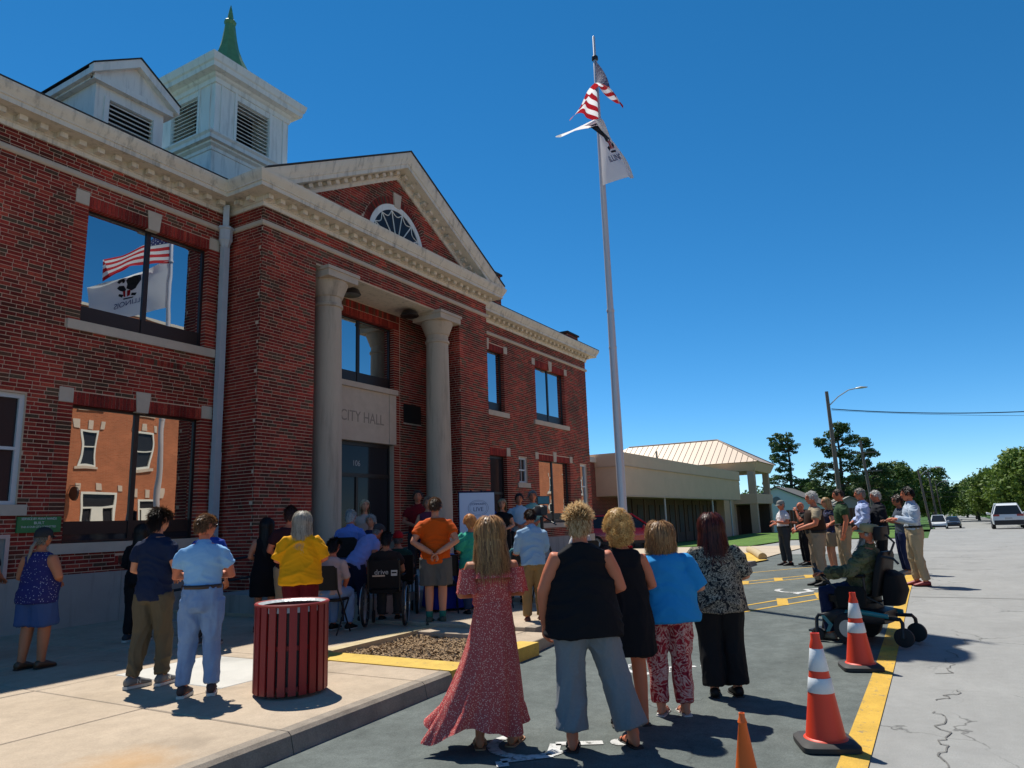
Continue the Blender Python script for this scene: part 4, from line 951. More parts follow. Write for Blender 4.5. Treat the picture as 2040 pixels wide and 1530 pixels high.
for i in range(26): MB().box(72+random.uniform(-.01,.01),72.04,4.5+i*.3,4.5+i*.3+.28,-.4,1.75+random.uniform(-.02,.02)).build('board', bm_, fen)

# ------------------------------------------------------------------ poles and wires
wood = mat('weathered_pole_wood', (.22,.17,.145), .9, var=(3,.45), vscale=(6,6,.5))
gm = mat('grey_metal_arm', (.42,.44,.46), .4, metal=.5, var=(3,.2))
def lamp_pole(label, x, y, h, lean=0.0, arm=True, s=1.0, cross=None):
    t = thing('utility_pole', label, 'utility pole', (x,y,zg(x)-.1)); tp = Vector((0, lean, h))
    MB().tube([(0,0,0),tp*.5,tp], [.17*s,.15*s,.12*s], 10).build('shaft', wood, t, world=False, auto=40)
    if arm:
        b = tp*.90
        MB().tube([b+Vector((0,-.1,0)), b+Vector((-.1,-.75*s,.55*s)), b+Vector((-.2,-1.5*s,.95*s)), b+Vector((-.2,-2.1*s,1.02*s))], .04*s, 8).build('lamp_arm', gm, t, world=False, auto=40)
        q = b+Vector((-.2,-2.1*s,1.02*s)); MB().loft([(q+Vector((0,.1,0)),(.07,0,0),(0,0,.05)),(q+Vector((0,-.25,.02)),(.16,0,0),(0,0,.09)),(q+Vector((0,-.6,0)),(.12,0,0),(0,0,.05)),(q+Vector((0,-.7,0)),(.03,0,0),(0,0,.02))], 12).build('lamp_head', gm, t, world=False, auto=40)
    for cz, l in (cross or []):
        MB().box(-.06,.06,-l*.5+lean*cz/h,l*.5+lean*cz/h,cz-.06,cz+.06).build('crossarm', wood, t, world=False)
    return t
lamp_pole('wooden street lamp pole with curved arm, nearest of the poles', 57.7, 6.0, 10.45, .1)
lamp_pole('leaning utility pole with two crossarms in front of the tall pines', 82, 5.5, 9.3, .55, arm=False, cross=[(8.0,2.6),(6.1,3.0)])
lamp_pole('distant lamp pole with arm left of the parked white car', 105, .95, 7.6, .6, s=.9)
lamp_pole('distant pole with transformer behind the parked white car', 126, .2, 8.2, .35, arm=False, cross=[(7.9,1.4)])
lamp_pole('farthest short pole with pale lamp above the parked white car', 135, -.5, 7.0, .3, s=.6)
def wire(label, a, b, sag, r=.022):
    a, b = Vector(a), Vector(b); pts = [a.lerp(b, i/24)-UP*sag*4*(i/24)*(1-i/24) for i in range(25)]
    return tag(MB().tube(pts, r, 5).build('overhead_wire', MT['black_metal'], auto=60), label, 'wire')
wire('upper thick overhead wire crossing the sky from the nearest pole', (57.7,5.9,9.0), (62,-22,8.6), 1.1, .035)
wire('lower thin overhead wire crossing the sky from the nearest pole', (57.7,5.9,8.9), (60,-22,6.6), .55, .012)
for k, z in enumerate((4.9,4.3,3.5,2.9)):
    wire(['topmost','second','third','lowest'][k]+' of the wires strung between the distant poles', (105,1.4,z), (128,-16,z+.2), .25, .02)

# ------------------------------------------------------------------ trees
def leaf_mat(name, c, c2):
    m = bpy.data.materials.new(name); m.use_nodes = True; N = m.node_tree.nodes; L = m.node_tree.links; b = N['Principled BSDF']; b.inputs['Roughness'].default_value = .6; b.inputs['Specular IOR Level'].default_value = .25
    a = N.new('ShaderNodeAttribute'); a.attribute_name = 'rnd'; rp = N.new('ShaderNodeValToRGB'); ramp_set(rp, [(0,c2),(1,c)]); L.new(a.outputs['Fac'], rp.inputs[0]); L.new(rp.outputs[0], b.inputs['Base Color'])
    t = N.new('ShaderNodeBsdfTranslucent'); L.new(rp.outputs[0], t.inputs[0]); mx = N.new('ShaderNodeMixShader'); mx.inputs[0].default_value = .25; L.new(b.outputs[0], mx.inputs[1]); L.new(t.outputs[0], mx.inputs[2]); L.new(mx.outputs[0], N['Material Output'].inputs[0]); return m
LF = {'dec': leaf_mat('deciduous_leaf', (.19,.27,.04), (.05,.10,.016)), 'dec2': leaf_mat('deciduous_leaf_dark', (.10,.17,.03), (.03,.065,.014)), 'pine': leaf_mat('pine_needles', (.12,.19,.05), (.03,.062,.02))}
bark = mat('tree_bark', (.10,.075,.055), .9, var=(5,.5), bump=(12,.5,.03))
def leaf_cloud(clumps, per, size, rs):
    P = []; 
    cs = np.array([c[:3] for c in clumps]); cr = np.array([c[3:6] for c in clumps]); n = len(clumps)
    idx = np.repeat(np.arange(n), per); d = rs.normal(size=(n*per,3)); d /= np.linalg.norm(d,axis=1)[:,None]; rad = rs.uniform(.35,1,size=(n*per,1))**.6
    c = cs[idx]+d*rad*cr[idx]
    nrm = d+rs.normal(scale=.7,size=d.shape); nrm[:,2] += .35; nrm /= np.linalg.norm(nrm,axis=1)[:,None]
    a = np.cross(nrm, rs.normal(size=d.shape)); a /= np.linalg.norm(a,axis=1)[:,None]; b = np.cross(nrm,a)
    s = size*rs.uniform(.6,1.4,size=(n*per,1))
    q = np.stack([c-a*s, c+b*s*.55, c+a*s, c-b*s*.55],axis=1).reshape(-1,3)
    f = np.arange(n*per*4).reshape(-1,4)
    br = np.clip(rs.normal(.45,.22,size=n)[idx]*.6+rs.uniform(0,.5,size=n*per)*.8,0,1)
    return q, f, br
def leaf_obj(name, m, q, f, br, parent=None, world=False):
    me = bpy.data.meshes.new(name); me.from_pydata(q.tolist(), [], f.tolist()); me.materials.append(m)
    at = me.attributes.new('rnd','FLOAT','FACE'); at.data.foreach_set('value', br.astype(np.float32)); return put(name, me, parent, world)
def deciduous(label, x, y, h, w, kind='dec', n=60, per=60, size=.22, seed=1, name='broadleaf_tree', group=None):
    rs = np.random.default_rng(seed); t = thing(name, label, 'tree', (x,y,zg(x)-.3), rs.uniform(0,6), group)
    tr = MB(); tr.tube([(0,0,0),(.1,.05,h*.25),(.05,-.1,h*.5),(0,0,h*.8)], [h*.035,h*.027,h*.018,h*.006], 8)
    cl = []
    for k in range(n):
        a = rs.uniform(0,6.283); zz = rs.uniform(.12,1); prof = math.sin(math.pi*min(1,(zz*.82+.13)))**.7; r = w*.5*prof*rs.uniform(.35,1)**.6
        s = w*.13*rs.uniform(.7,1.35); cl.append((r*math.cos(a), r*math.sin(a), h*(.16+zz*.80), s*1.15, s*1.15, s*.8))
        if k < 9: tr.tube([(0,0,h*(.22+.05*k)),(r*math.cos(a)*.5,r*math.sin(a)*.5,h*(.25+zz*.4)),(r*math.cos(a),r*math.sin(a),h*(.16+zz*.80))], [h*.014,h*.009,h*.003], 6)
    tr.build('trunk', bark, t, world=False, auto=60)
    leaf_obj('crown', LF[kind], *leaf_cloud(cl, per, size, rs), t); return t
def pine(label, x, y, h, seed, blobs):
    rs = np.random.default_rng(seed); t = thing('pine_tree', label, 'tree', (x,y,zg(x)-.3), 0)
    tr = MB(); tr.tube([(0,0,0),(.1,.12,h*.35),(-.1,-.08,h*.65),(0,0,h*.95)], [h*.021,h*.017,h*.011,h*.004], 8); cl = []
    for ly, z, ry, rz, n in blobs:
        s0 = Vector((0,0,max(1.0,z-.5-abs(ly)*.18)))
        for k in range(int(n*1.5)):
            d = rs.normal(size=3); d /= np.linalg.norm(d); r = rs.uniform(.2,1)**.5
            e = Vector((d[0]*ry*r, -ly+d[1]*ry*r, z+d[2]*rz*r)); s = rs.uniform(.24,.46); cl.append((e.x,e.y,e.z,s*1.35,s*1.35,s*.7))
            if k % 3 == 0: tr.tube([s0, s0.lerp(e,.5)+UP*.12, e], [.055,.04,.012], 5)
    tr.build('trunk', bark, t, world=False, auto=60); leaf_obj('crown', LF['pine'], *leaf_cloud(cl, 44, .13, rs), t); return t
pine('tall open pine left of the lamp pole, above the white house', 103.5, 16.6, 14.6, 3, [(-.8,12.6,1.7,1.3,34),(-.2,11.6,1.9,.9,20),(-1.0,10.4,1.5,.8,16),(-.7,8.9,1.2,.8,12),(-.9,7.7,1.5,.6,12),(-2.6,7.2,1.2,.5,10),(1.3,7.1,1.2,.4,11),(2.4,6.9,1.0,.45,11),(1.0,5.9,1.4,.4,9),(-1.0,6.3,1.3,.7,10),(2.0,5.6,.9,.3,6)])
pine('tallest broad pine behind the street lamp pole', 99.5, 9.9, 14.6, 5, [(.6,13.3,.95,.9,22),(-.4,12.3,1.1,.8,16),(-2.0,11.7,.8,.6,12),(1.6,11.6,1.1,.7,14),(-1.2,10.4,1.2,.8,16),(.6,10.0,1.5,.7,16),(-1.8,8.6,1.5,.6,14),(1.4,8.4,1.5,.6,14),(-3.0,7.7,1.1,.5,10),(-.6,7.0,1.7,.7,16),(2.0,6.6,1.6,.6,14),(-3.2,6.0,1.3,.7,12),(-1.0,5.2,1.8,.8,16),(1.6,4.9,1.7,.8,14)])
pine('shorter pine with leaning top right of the street lamp pole', 105.5, 7.6, 12.8, 8, [(.3,11.7,.8,.8,16),(.9,10.4,.9,.6,12),(-.9,10.1,.9,.6,10),(0,9.1,1.1,.6,12),(1.4,8.0,1.3,.45,12),(2.6,7.6,1.0,.4,10),(-.8,7.6,1.3,.6,12),(.8,6.5,1.7,.5,14),(2.9,6.2,1.3,.5,12),(-1.4,6.0,1.3,.7,10),(.6,5.0,1.9,.9,16),(3.0,4.7,1.4,.8,12)])
DEC = [('low leafy tree between the white house and the pines', 110, 13.2, 6.2, 6, 'dec2'), ('rounded dark tree below the leaning pine', 116, 9.2, 7.6, 8, 'dec2'), ('bright green tree to the left of the street lamp pole', 112, 15.8, 7.2, 6.5, 'dec'),
  ('tall rounded tree behind the man in the dark suit', 128, 5.4, 10.4, 7.5, 'dec2'), ('medium green tree right of the tall rounded tree', 138, 3.4, 9.2, 7, 'dec'), ('dark tree behind the distant lamp poles', 158, .4, 10.6, 7.5, 'dec2'),
  ('bushy tree at the end of the road, left side', 185, .9, 8.8, 8, 'dec'), ('broad tree left of the distant lamp pole', 134, 8.6, 9.0, 8, 'dec2')]
for k, (lb, x, y, h, w, kd) in enumerate(DEC): deciduous(lb, x, y, h, w, kd, seed=20+k, n=80, per=60, size=.24)
RGT = [('tall green tree at the right edge above the white SUV', 112, -10.6, 11.2, 9, 'dec'), ('large leafy tree left of the edge tree over the white SUV', 128, -12.2, 11.4, 10, 'dec2'), ('broad light green tree above the driving white SUV', 134, -8.8, 9.6, 9, 'dec'),
  ('mid-sized tree further along the right verge', 152, -8.6, 9.4, 9, 'dec2'), ('light green tree on the right verge near the road', 164, -6.6, 8.6, 8.5, 'dec'), ('dark small tree near the end of the right verge', 182, -6.9, 8.8, 9, 'dec2'), ('farthest pale tree at the road end, right side', 208, -6.0, 8.8, 9, 'dec')]
for k, (lb, x, y, h, w, kd) in enumerate(RGT): deciduous(lb, x, y, h*.92, w, kd, seed=50+k, n=110, per=60, size=.26)
rs = np.random.default_rng(99); cl = []
for k in range(520):
    x = rs.uniform(115,330); y = rs.uniform(-60,-9) if k % 3 else rs.uniform(8,60); h = rs.uniform(1.5,8.5)+(abs(y)*.06 if y < 0 else 0); cl.append((x,y,zg(x)+h,2.2,2.2,1.5))
for k in range(160):
    x = rs.uniform(230,330); y = rs.uniform(-14,10); cl.append((x,y,zg(x)+rs.uniform(.3,7.5),2.5,2.5,1.6))
stuff(tag(leaf_obj('wood', LF['dec2'], *leaf_cloud(cl, 50, .42, rs)), 'dense distant wood closing the view along the road', 'wood'))

# ------------------------------------------------------------------ buildings across the street (seen mirrored in the windows)
def opposite(label, x0, x1, h, wins, doors, name='brick_shop', trim=True):
    t = thing(name, label, 'building', ((x0+x1)/2,-13,0)); holes = [w for w in wins]+[d for d in doors]
    mb = MB(); us_ = sorted({x0,x1,*[q for w in holes for q in w[:2]]}); zs_ = sorted({0,h,*[q for w in holes for q in w[2:]]})
    for i in range(len(us_)-1):
        for j in range(len(zs_)-1):
            cu, cz = (us_[i]+us_[i+1])/2, (zs_[j]+zs_[j+1])/2
            if not any(a<cu<b and c<cz<d for a,b,c,d in holes): mb.box(us_[i],us_[i+1],-13.3,-13,zs_[j],zs_[j+1])
    mb.build('wall', MT['brick_opp_tex'], t, fixn=False)
    MB().box(x0,x1,-22,-13.3,0,h-.3).build('rear_block', MT['brick_opp_tex'], t)
    MB().box(x0-.05,x1+.05,-13.4,-12.95,h,h+.15).build('coping', MT['stone'], t)
    for a,b,c,d in wins:
        fr = MB()
        for q in ((a,a+.1,c,d),(b-.1,b,c,d),(a+.1,b-.1,d-.1,d),(a+.1,b-.1,c,c+.1),(a+.1,b-.1,(c+d)/2-.03,(c+d)/2+.03)): fr.box(q[0],q[1],-13.1,-13.0+.03,q[2],q[3])
        w = fr.build('window', wpn, t); MB().box(a+.1,b-.1,-13.08,-13.05,c+.1,d-.1).build('pane', MT['darkglass'], w)
        MB().box(a-.15,b+.15,-13.1,-12.93,c-.14,c).build('sill', MT['stone'], w); m_ = (a+b)/2
        for q in ((a-.28,a-.04),(m_-.12,m_+.12),(b+.04,b+.28)): MB().box(q[0],q[1],-13.05,-12.96,d+.05,d+.42).build('keystone', MT['stone'], w)
    for a,b,c,d in doors:
        fr = MB()
        for q in ((a,a+.12,c,d),(b-.12,b,c,d),(a+.12,b-.12,d-.12,d),(a+.12,b-.12,d-.75,d-.65),((a+b)/2-.3,(a+b)/2+.3,c,d-.75)): fr.box(q[0],q[1],-13.1,-13.0+.03,q[2],q[3])
        w = fr.build('door', wpn, t); MB().box(a+.12,b-.12,-13.08,-13.05,c,d-.12).build('pane', MT['darkglass'], w)
        for q in ((a-.3,a-.05),((a+b)/2-.13,(a+b)/2+.13),(b+.05,b+.3)): MB().box(q[0],q[1],-13.05,-12.96,d+.1,d+.5).build('keystone', MT['stone'], w)
    return t
MT['brick_opp_tex'] = brick_tex('brick_pattern_orange', (.44,.13,.05), (.36,.10,.035), (.40,.2,.11)); wpn = mat('cream_white_paint', (.78,.76,.66), .5, var=(4,.15))
ws = []
for x in (9,12,15,18,20.95,24.0,29,32): ws += [(x,x+1.0,5.2,7.25),(x,x+1.0,8.3,10.3),(x,x+1.0,11.1,12.8)]
ob = opposite('three-storey orange brick building across the street, mirrored in the lower left window', 6, 34, 13.8, ws, [(21.25,23.1,.15,3.8),(24.5,25.6,.15,3.6),(12,14,.15,3.6),(29,31,.15,3.6)])
ws = [(x,x+1.1,z,z+1.9) for x in (66,70,74,78,82) for z in (1.6,4.6)]
opposite('orange brick building farther along across the street, mirrored in the right wing', 63, 88, 8.4, ws, [], 'brick_shop')
sgn = thing('hanging_sign', 'dark round sign hanging on the brick building across the street', 'sign', (20.7,-12.9,3.3)); MB().lathe([(0,-.05),(.36,-.05),(.36,.05),(0,.05)], 20, (20.7,-12.6,3.7), axis='x').build('disc', MT['bronze'], sgn); MB().tube([(20.7,-13,4.12),(20.7,-12.2,4.12)], .02, 6).build('bracket', MT['bronze'], sgn)
deciduous('street tree across the road mirrored in the dark right wing door', 52, -12, 7, 6, 'dec2', seed=77, n=70)
# ------------------------------------------------------------------ vehicles
tyre = mat('tyre_rubber', (.012,.012,.013), .75, var=(20,.3)); rimm = mat('alloy_rim', (.45,.46,.48), .3, metal=.8, var=(9,.2))
lampr = mat('tail_lamp_red', (.35,.01,.01), .25, var=(9,.2), coat=.5); lampw = mat('head_lamp_clear', (.7,.72,.75), .15, var=(9,.2), coat=.8); blk = mat('black_plastic', (.015,.015,.017), .5, var=(12,.3))
cargl = glass_mat('car_glass', (.03,.035,.04), .03, 0, metal=.4)
def car(name, label, x, y, rz, paint, L_=4.5, W_=1.82, H_=1.66, kind='suv'):
    t = thing(name, label, 'car', (x,y,zg(x)), rz); b = MB(); h = W_/2
    # body sections along length (x forward): (x, belt z, half width)
    secs = [(-.50,.78,.80),(-.485,.98,.92),(-.42,1.02,.985),(-.2,1.0,1),(.1,.98,1),(.25,.97,1),(.36,.93,.98),(.45,.86,.93),(.49,.75,.85),(.5,.66,.78)]
    S = []
    for fx, bz, w in secs:
        ring = [(fx*L_, s*h*w*q, z) for s, q, z in ((-1,.86,.28),(-1,.97,.36),(-1,1.0,.62),(-1,.97,bz-.1),(-1,.90,bz),(1,.90,bz),(1,.97,bz-.1),(1,1.0,.62),(1,.97,.36),(1,.86,.28))]
        S.append(ring)
    vs = [p for r in S for p in r]; n = 10; fs = []
    for i in range(len(S)-1):
        for k in range(n): fs.append((i*n+k, i*n+(k+1)%n, (i+1)*n+(k+1)%n, (i+1)*n+k))
    fs += [tuple(range(n)), tuple((len(S)-1)*n+k for k in range(n-1,-1,-1))]
    b.add(vs, fs); body = b.build('body', paint, t, world=False, auto=38)
    # greenhouse
    g = [(-.485,1.0,.84,1.0,.80),(-.42,1.0,.88,H_-.16,.62),(-.35,1.0,.9,H_-.04,.62),(0,1.0,.9,H_,.64),(.10,.98,.9,H_-.04,.63),(.30,.96,.86,.98,.80)]
    vs = []; fs = []
    for fx, z0_, w0, z1_, w1 in g: vs += [(fx*L_,-h*w0,z0_-.03),(fx*L_,-h*w1,z1_),(fx*L_,h*w1,z1_),(fx*L_,h*w0,z0_-.03)]
    for i in range(len(g)-1):
        for k in range(3): fs.append((i*4+k, i*4+k+1, i*4+5+k, i*4+4+k))
    ms = []
    for i in range(len(g)-1):
        for k in range(3): ms.append(0 if (k != 1 or i in (0, 4)) else 1)
    mb = MB(); mb.add(vs, fs); mb.m = ms; mb.build('cabin', [cargl, paint], t, world=False, fixn=True)
    for s in (-1,1):      # pillars
        for (xa,za,wa),(xb,zb,wb) in (((-.48,.99,.84),(-.41,H_-.16,.63)),((-.12,.98,.91),(-.1,H_-.02,.65)),((.30,.96,.87),(.10,H_-.05,.64)),((-.38,H_-.09,.63),(.10,H_-.03,.64))):
            MB().tube([(xa*L_,s*h*wa,za),(xb*L_,s*h*wb,zb)], .045, 6).build('pillar', paint, body, world=False, auto=50)
        MB().loft([((.2*L_,s*(h*.95),1.0),(.03,0,0),(0,0,.05)),((.2*L_,s*(h+.17),1.05),(.05,0,0),(0,0,.09)),((.2*L_,s*(h+.22),1.05),(.03,0,0),(0,0,.05))], 10).build('mirror', paint, t, world=False, auto=50)
        for fx in (-.3,.31):
            w = MB().lathe([(.2,-.1),(.33,-.1),(.345,-.06),(.345,.06),(.33,.1),(.2,.1)], 24, (fx*L_,s*(h-.1),.345), axis='y'); wo = w.build('wheel', tyre, t, world=False, auto=40)
            r_m = MB().lathe([(.0,-.02),(.06,.0),(.2,-.03),(.215,.0)], 20, (fx*L_,s*(h-.0),.345), axis='y')
            for k in range(5):
                q = R(72*k); r_m.boxc((fx*L_+.11*math.cos(q), s*(h+.005), .345+.11*math.sin(q)), .2, .03, .05, M=Matrix.Rotation(-q,3,'Y'))
            r_m.build('rim', rimm, wo, world=False, auto=40)
            MB().lathe([(.385,-.02),(.40,-.02),(.40,.02),(.385,.02)], 24, (fx*L_,s*(h-.012),.36), axis='y', cap=False).build('wheel_arch', blk, body, world=False)
        MB().boxc((-.487*L_,s*h*.70,.92),.08,.36,.12).build('tail_lamp', lampr, t, world=False)
        MB().boxc((.468*L_,s*h*.70,.74),.14,.36,.13).build('headlight', lampw, t, world=False)
        MB().boxc((0,s*h*.985,.33),L_*.6,.05,.14).build('sill', blk, t, world=False)
    MB().boxc((-.492*L_,0,.45),.1,W_*.86,.3).build('bumper', blk, t, world=False)
    MB().boxc((.49*L_,0,.42),.1,W_*.8,.2).build('bumper', blk, t, world=False)
    MB().boxc((.492*L_,0,.62),.06,W_*.5,.12).build('grille', blk, t, world=False)
    MB().boxc((-.505*L_,0,.72),.02,.42,.14).build('number_plate', mat('plate', (.6,.6,.62), .5, var=(30,.3)) if 'plate' not in bpy.data.materials else bpy.data.materials['plate'], t, world=False)
    return t
pw = mat('white_car_paint', (.72,.74,.75), .3, var=(2,.05), coat=.6); pr = mat('red_car_paint', (.38,.008,.012), .3, var=(2,.05), coat=.7); pd = mat('dark_car_paint', (.025,.028,.035), .3, var=(2,.05), coat=.6)
car('parked_car', 'red SUV parked beside the beige building behind the women', 33.2, 13.3, R(-60), pr, 4.5, 1.85, 1.66)
car('driving_car', 'white SUV seen from behind on the road at the right edge', 60.5, -4.05, R(-2), pw, 4.5, 1.9, 1.72)
car('parked_car', 'white SUV facing the camera far down the road', 108, .1, R(180), pw, 4.6, 1.9, 1.8)
car('parked_car', 'dark car behind the far white SUV', 113, -1.5, R(180), pd, 4.5, 1.8, 1.5)
# ------------------------------------------------------------------ traffic cones
cor_ = mat('cone_orange_red', (.78,.045,.008), .5, var=(5,.35), col2=(.60,.035,.012), bump=(9,.1,.004)); coo = mat('cone_orange', (.82,.13,.01), .5, var=(3,.2)); cow = mat('cone_reflective_white', (.74,.77,.80), .45, var=(7,.3), col2=(.5,.54,.56), bump=(16,.5,.006)); cob = mat('cone_black_base', (.035,.032,.03), .7, var=(8,.5))
def cone(label, x, y, h, rz, collars=True, tilt=0):
    t = thing('traffic_cone', label, 'cone', (x,y,zg(x)+.012), rz, 'traffic cones along the yellow line'); s = h/.73
    b = .19*s; bb = MB(); n = 4
    bb.loft([((0,0,.0),(b,0,0),(0,b,0)),((0,0,.03*s),(b,0,0),(0,b,0)),((0,0,.05*s),(b*.86,0,0),(0,b*.86,0))], 24, sq=7.0); bb.build('base', cob, t, world=False, auto=40)
    rr = lambda z: (.138-(.138-.03)*z/.70)*s
    MB().lathe([(.15*s,.04*s),(.14*s,.055*s),(rr(.06),.06*s),(rr(.62),.62*s),(rr(.64)+.006,.64*s),(rr(.69),.69*s),(.03*s,.73*s),(.022*s,.73*s),(.02*s,.6*s)], 32).build('body', cor_ if collars else coo, t, world=False, auto=35)
    if collars:
        for z0_, z1_ in ((.345,.44),(.485,.63)):
            MB().lathe([(rr(z0_)+.002,z0_*s),(rr(z0_)+.004,z0_*s+.002),(rr(z1_)+.004,z1_*s-.002),(rr(z1_)+.002,z1_*s)], 32, cap=False).build('reflective_collar', cow, t, world=False, smooth=True)
    return t
cone('nearer orange cone with two white bands beside the yellow line', 5.66, .86, .74, R(22))
cone('farther orange cone with two white bands beside the power wheelchair', 8.40, .87, .74, R(18))
cone('plain orange cone without bands, cut off by the bottom edge', 4.62, 1.16, .42, R(10), False)
# ------------------------------------------------------------------ slatted litter bin
bt = thing('litter_bin', 'round dark red slatted litter bin on the pavement', 'litter bin', (4.92,5.26,.15))
rm = mat('dark_red_slat_paint', (.30,.012,.012), .5, var=(5,.45), bump=(14,.15,.004), vscale=(1,1,.15)); lin = mat('bin_liner', (.10,.11,.11), .6, var=(3,.4))
for k in range(22):
    q = 2*math.pi*k/22; M_ = Matrix.Rotation(q,3,'Z'); c = Vector((.315*math.cos(q),.315*math.sin(q),.40))
    o = MB().boxc((0,0,0),.022,.066,.74).build('slat', rm, bt, world=False); o.location = c; o.rotation_euler = (0,0,q)
for z in (.08,.42,.74): MB().lathe([(.29,z-.02),(.302,z-.02),(.302,z+.02),(.29,z+.02),(.29,z-.02)], 40, cap=False).build('hoop', rm, bt, world=False, auto=40)
MB().lathe([(.305,.765),(.33,.77),(.335,.785),(.325,.795),(.30,.79),(.295,.77)], 44, cap=False).build('rim', rm, bt, world=False, auto=50)
MB().lathe([(.0,.06),(.25,.06),(.265,.7),(.27,.74),(.255,.7),(.24,.1),(0,.1)], 32, cap=False).build('liner', lin, bt, world=False, auto=40)
MB().lathe([(.26,.77),(.3,.79),(.31,.76),(.312,.72),(.306,.72),(.3,.76)], 40, cap=False).build('bag', mat('grey_bin_bag', (.5,.54,.54), .35, var=(14,.3), bump=(30,.8,.01)), bt, world=False, auto=60)
# ------------------------------------------------------------------ people
def vnoise(P, seed=0):
    P = np.asarray(P); i = np.floor(P).astype(np.int64); f = P-i; f = f*f*(3-2*f); out = 0
    for dx in (0,1):
        for dy in (0,1):
            for dz in (0,1):
                h = ((i[:,0]+dx)*374761393+(i[:,1]+dy)*668265263+(i[:,2]+dz)*2147483647+seed*974711) & 0x7fffffff
                h = (h ^ (h >> 13))*1274126177 & 0x7fffffff; v = ((h ^ (h >> 16)) & 0xffff)/65535.0
                w = (f[:,0] if dx else 1-f[:,0])*(f[:,1] if dy else 1-f[:,1])*(f[:,2] if dz else 1-f[:,2]); out = out+v*w
    return out*2-1
SHELL = []
def shell(mb, voxel, smooth, cb):
    me = bpy.data.meshes.new('tmp'); me.from_pydata(mb.v, [], mb.f)
    o = bpy.data.objects.new('tmp', me); COL.objects.link(o)
    m = o.modifiers.new('r', 'REMESH'); m.mode = 'VOXEL'; m.voxel_size = voxel; m.adaptivity = 0
    s = o.modifiers.new('s', 'SMOOTH'); s.factor = .5; s.iterations = smooth
    SHELL.append((o, cb))
def flush_shells():
    bpy.context.view_layer.update(); dg = bpy.context.evaluated_depsgraph_get()
    for o, cb in SHELL:
        me = bpy.data.meshes.new_from_object(o.evaluated_get(dg)); cb(me)
    for o, cb in SHELL:
        m = o.data; bpy.data.objects.remove(o); bpy.data.meshes.remove(m)
    SHELL.clear()
def pat(name, cols, scale, kind='voronoi', vs=(1,1,1), rough=.8, thr=.5, bump=.1, dist=1.0):
    m = bpy.data.materials.new(name); m.use_nodes = True; N = m.node_tree.nodes; L = m.node_tree.links; b = N['Principled BSDF']; b.inputs['Roughness'].default_value = rough; b.inputs['Specular IOR Level'].default_value = .2
    tc = N.new('ShaderNodeTexCoord'); mp = N.new('ShaderNodeMapping'); mp.inputs['Scale'].default_value = vs; L.new(tc.outputs['Object'], mp.inputs[0])
    if kind == 'voronoi':
        t = N.new('ShaderNodeTexVoronoi'); t.inputs['Scale'].default_value = scale; o = t.outputs['Distance']
    elif kind == 'noise':
        t = N.new('ShaderNodeTexNoise'); t.inputs['Scale'].default_value = scale; t.inputs['Detail'].default_value = 3; t.inputs['Distortion'].default_value = dist; o = t.outputs[0]
    else:
        t = N.new('ShaderNodeTexWave'); t.inputs['Scale'].default_value = scale; t.inputs['Distortion'].default_value = dist; t.inputs['Detail'].default_value = 2; o = t.outputs['Fac']
    L.new(mp.outputs[0], t.inputs['Vector']); rp = N.new('ShaderNodeValToRGB'); ramp_set(rp, cols, 'LINEAR'); L.new(o, rp.inputs[0]); L.new(rp.outputs[0], b.inputs['Base Color'])
    n2 = N.new('ShaderNodeTexNoise'); n2.inputs['Scale'].default_value = 40; L.new(tc.outputs['Object'], n2.inputs['Vector']); bp = N.new('ShaderNodeBump'); bp.inputs['Strength'].default_value = bump; bp.inputs['Distance'].default_value = .01; L.new(n2.outputs[0], bp.inputs['Height']); L.new(bp.outputs[0], b.inputs['Normal'])
    return m
def fab(name, c, v=.25, rough=.85): return mat('fabric_'+name, c, rough, var=(7,v), bump=(55,.25,.004), spec=.2)
SK = {k: mat('skin_'+k, c, .55, var=(9,.14), col2=tuple(a*b for a,b in zip(c,(.92,.74,.7))), bump=(60,.08,.003), spec=.35) for k, c in {'fair':(.56,.26,.15),'tan':(.46,.18,.085),'red':(.55,.185,.095),'deep':(.30,.12,.065)}.items()}
LIP = mat('lips', (.36,.10,.08), .5, var=(9,.1)); EYE = mat('eye_dark', (.02,.015,.012), .3, var=(9,.1)); SOLE = mat('shoe_sole', (.55,.54,.5), .7, var=(9,.2)); SOLED = mat('shoe_sole_dark', (.02,.018,.016), .7, var=(9,.2))
_hm = {}
def hair_mat(c1, c2):
    k = (c1, c2)
    if k not in _hm:
        m = bpy.data.materials.new('hair_%d' % len(_hm)); m.use_nodes = True; N = m.node_tree.nodes; L = m.node_tree.links; b = N['Principled BSDF']; b.inputs['Roughness'].default_value = .42; b.inputs['Specular IOR Level'].default_value = .45
        a = N.new('ShaderNodeAttribute'); a.attribute_name = 'rnd'; rp = N.new('ShaderNodeValToRGB'); ramp_set(rp, [(0,c1),(1,c2)]); L.new(a.outputs['Fac'], rp.inputs[0]); L.new(rp.outputs[0], b.inputs['Base Color']); _hm[k] = m
        t_ = N.new('ShaderNodeBsdfTranslucent'); L.new(rp.outputs[0], t_.inputs[0]); x_ = N.new('ShaderNodeMixShader'); x_.inputs[0].default_value = .42; L.new(b.outputs[0], x_.inputs[1]); L.new(t_.outputs[0], x_.inputs[2]); L.new(x_.outputs[0], N['Material Output'].inputs[0])
    return _hm[k]
HEADR = (.0785, .098, .118)
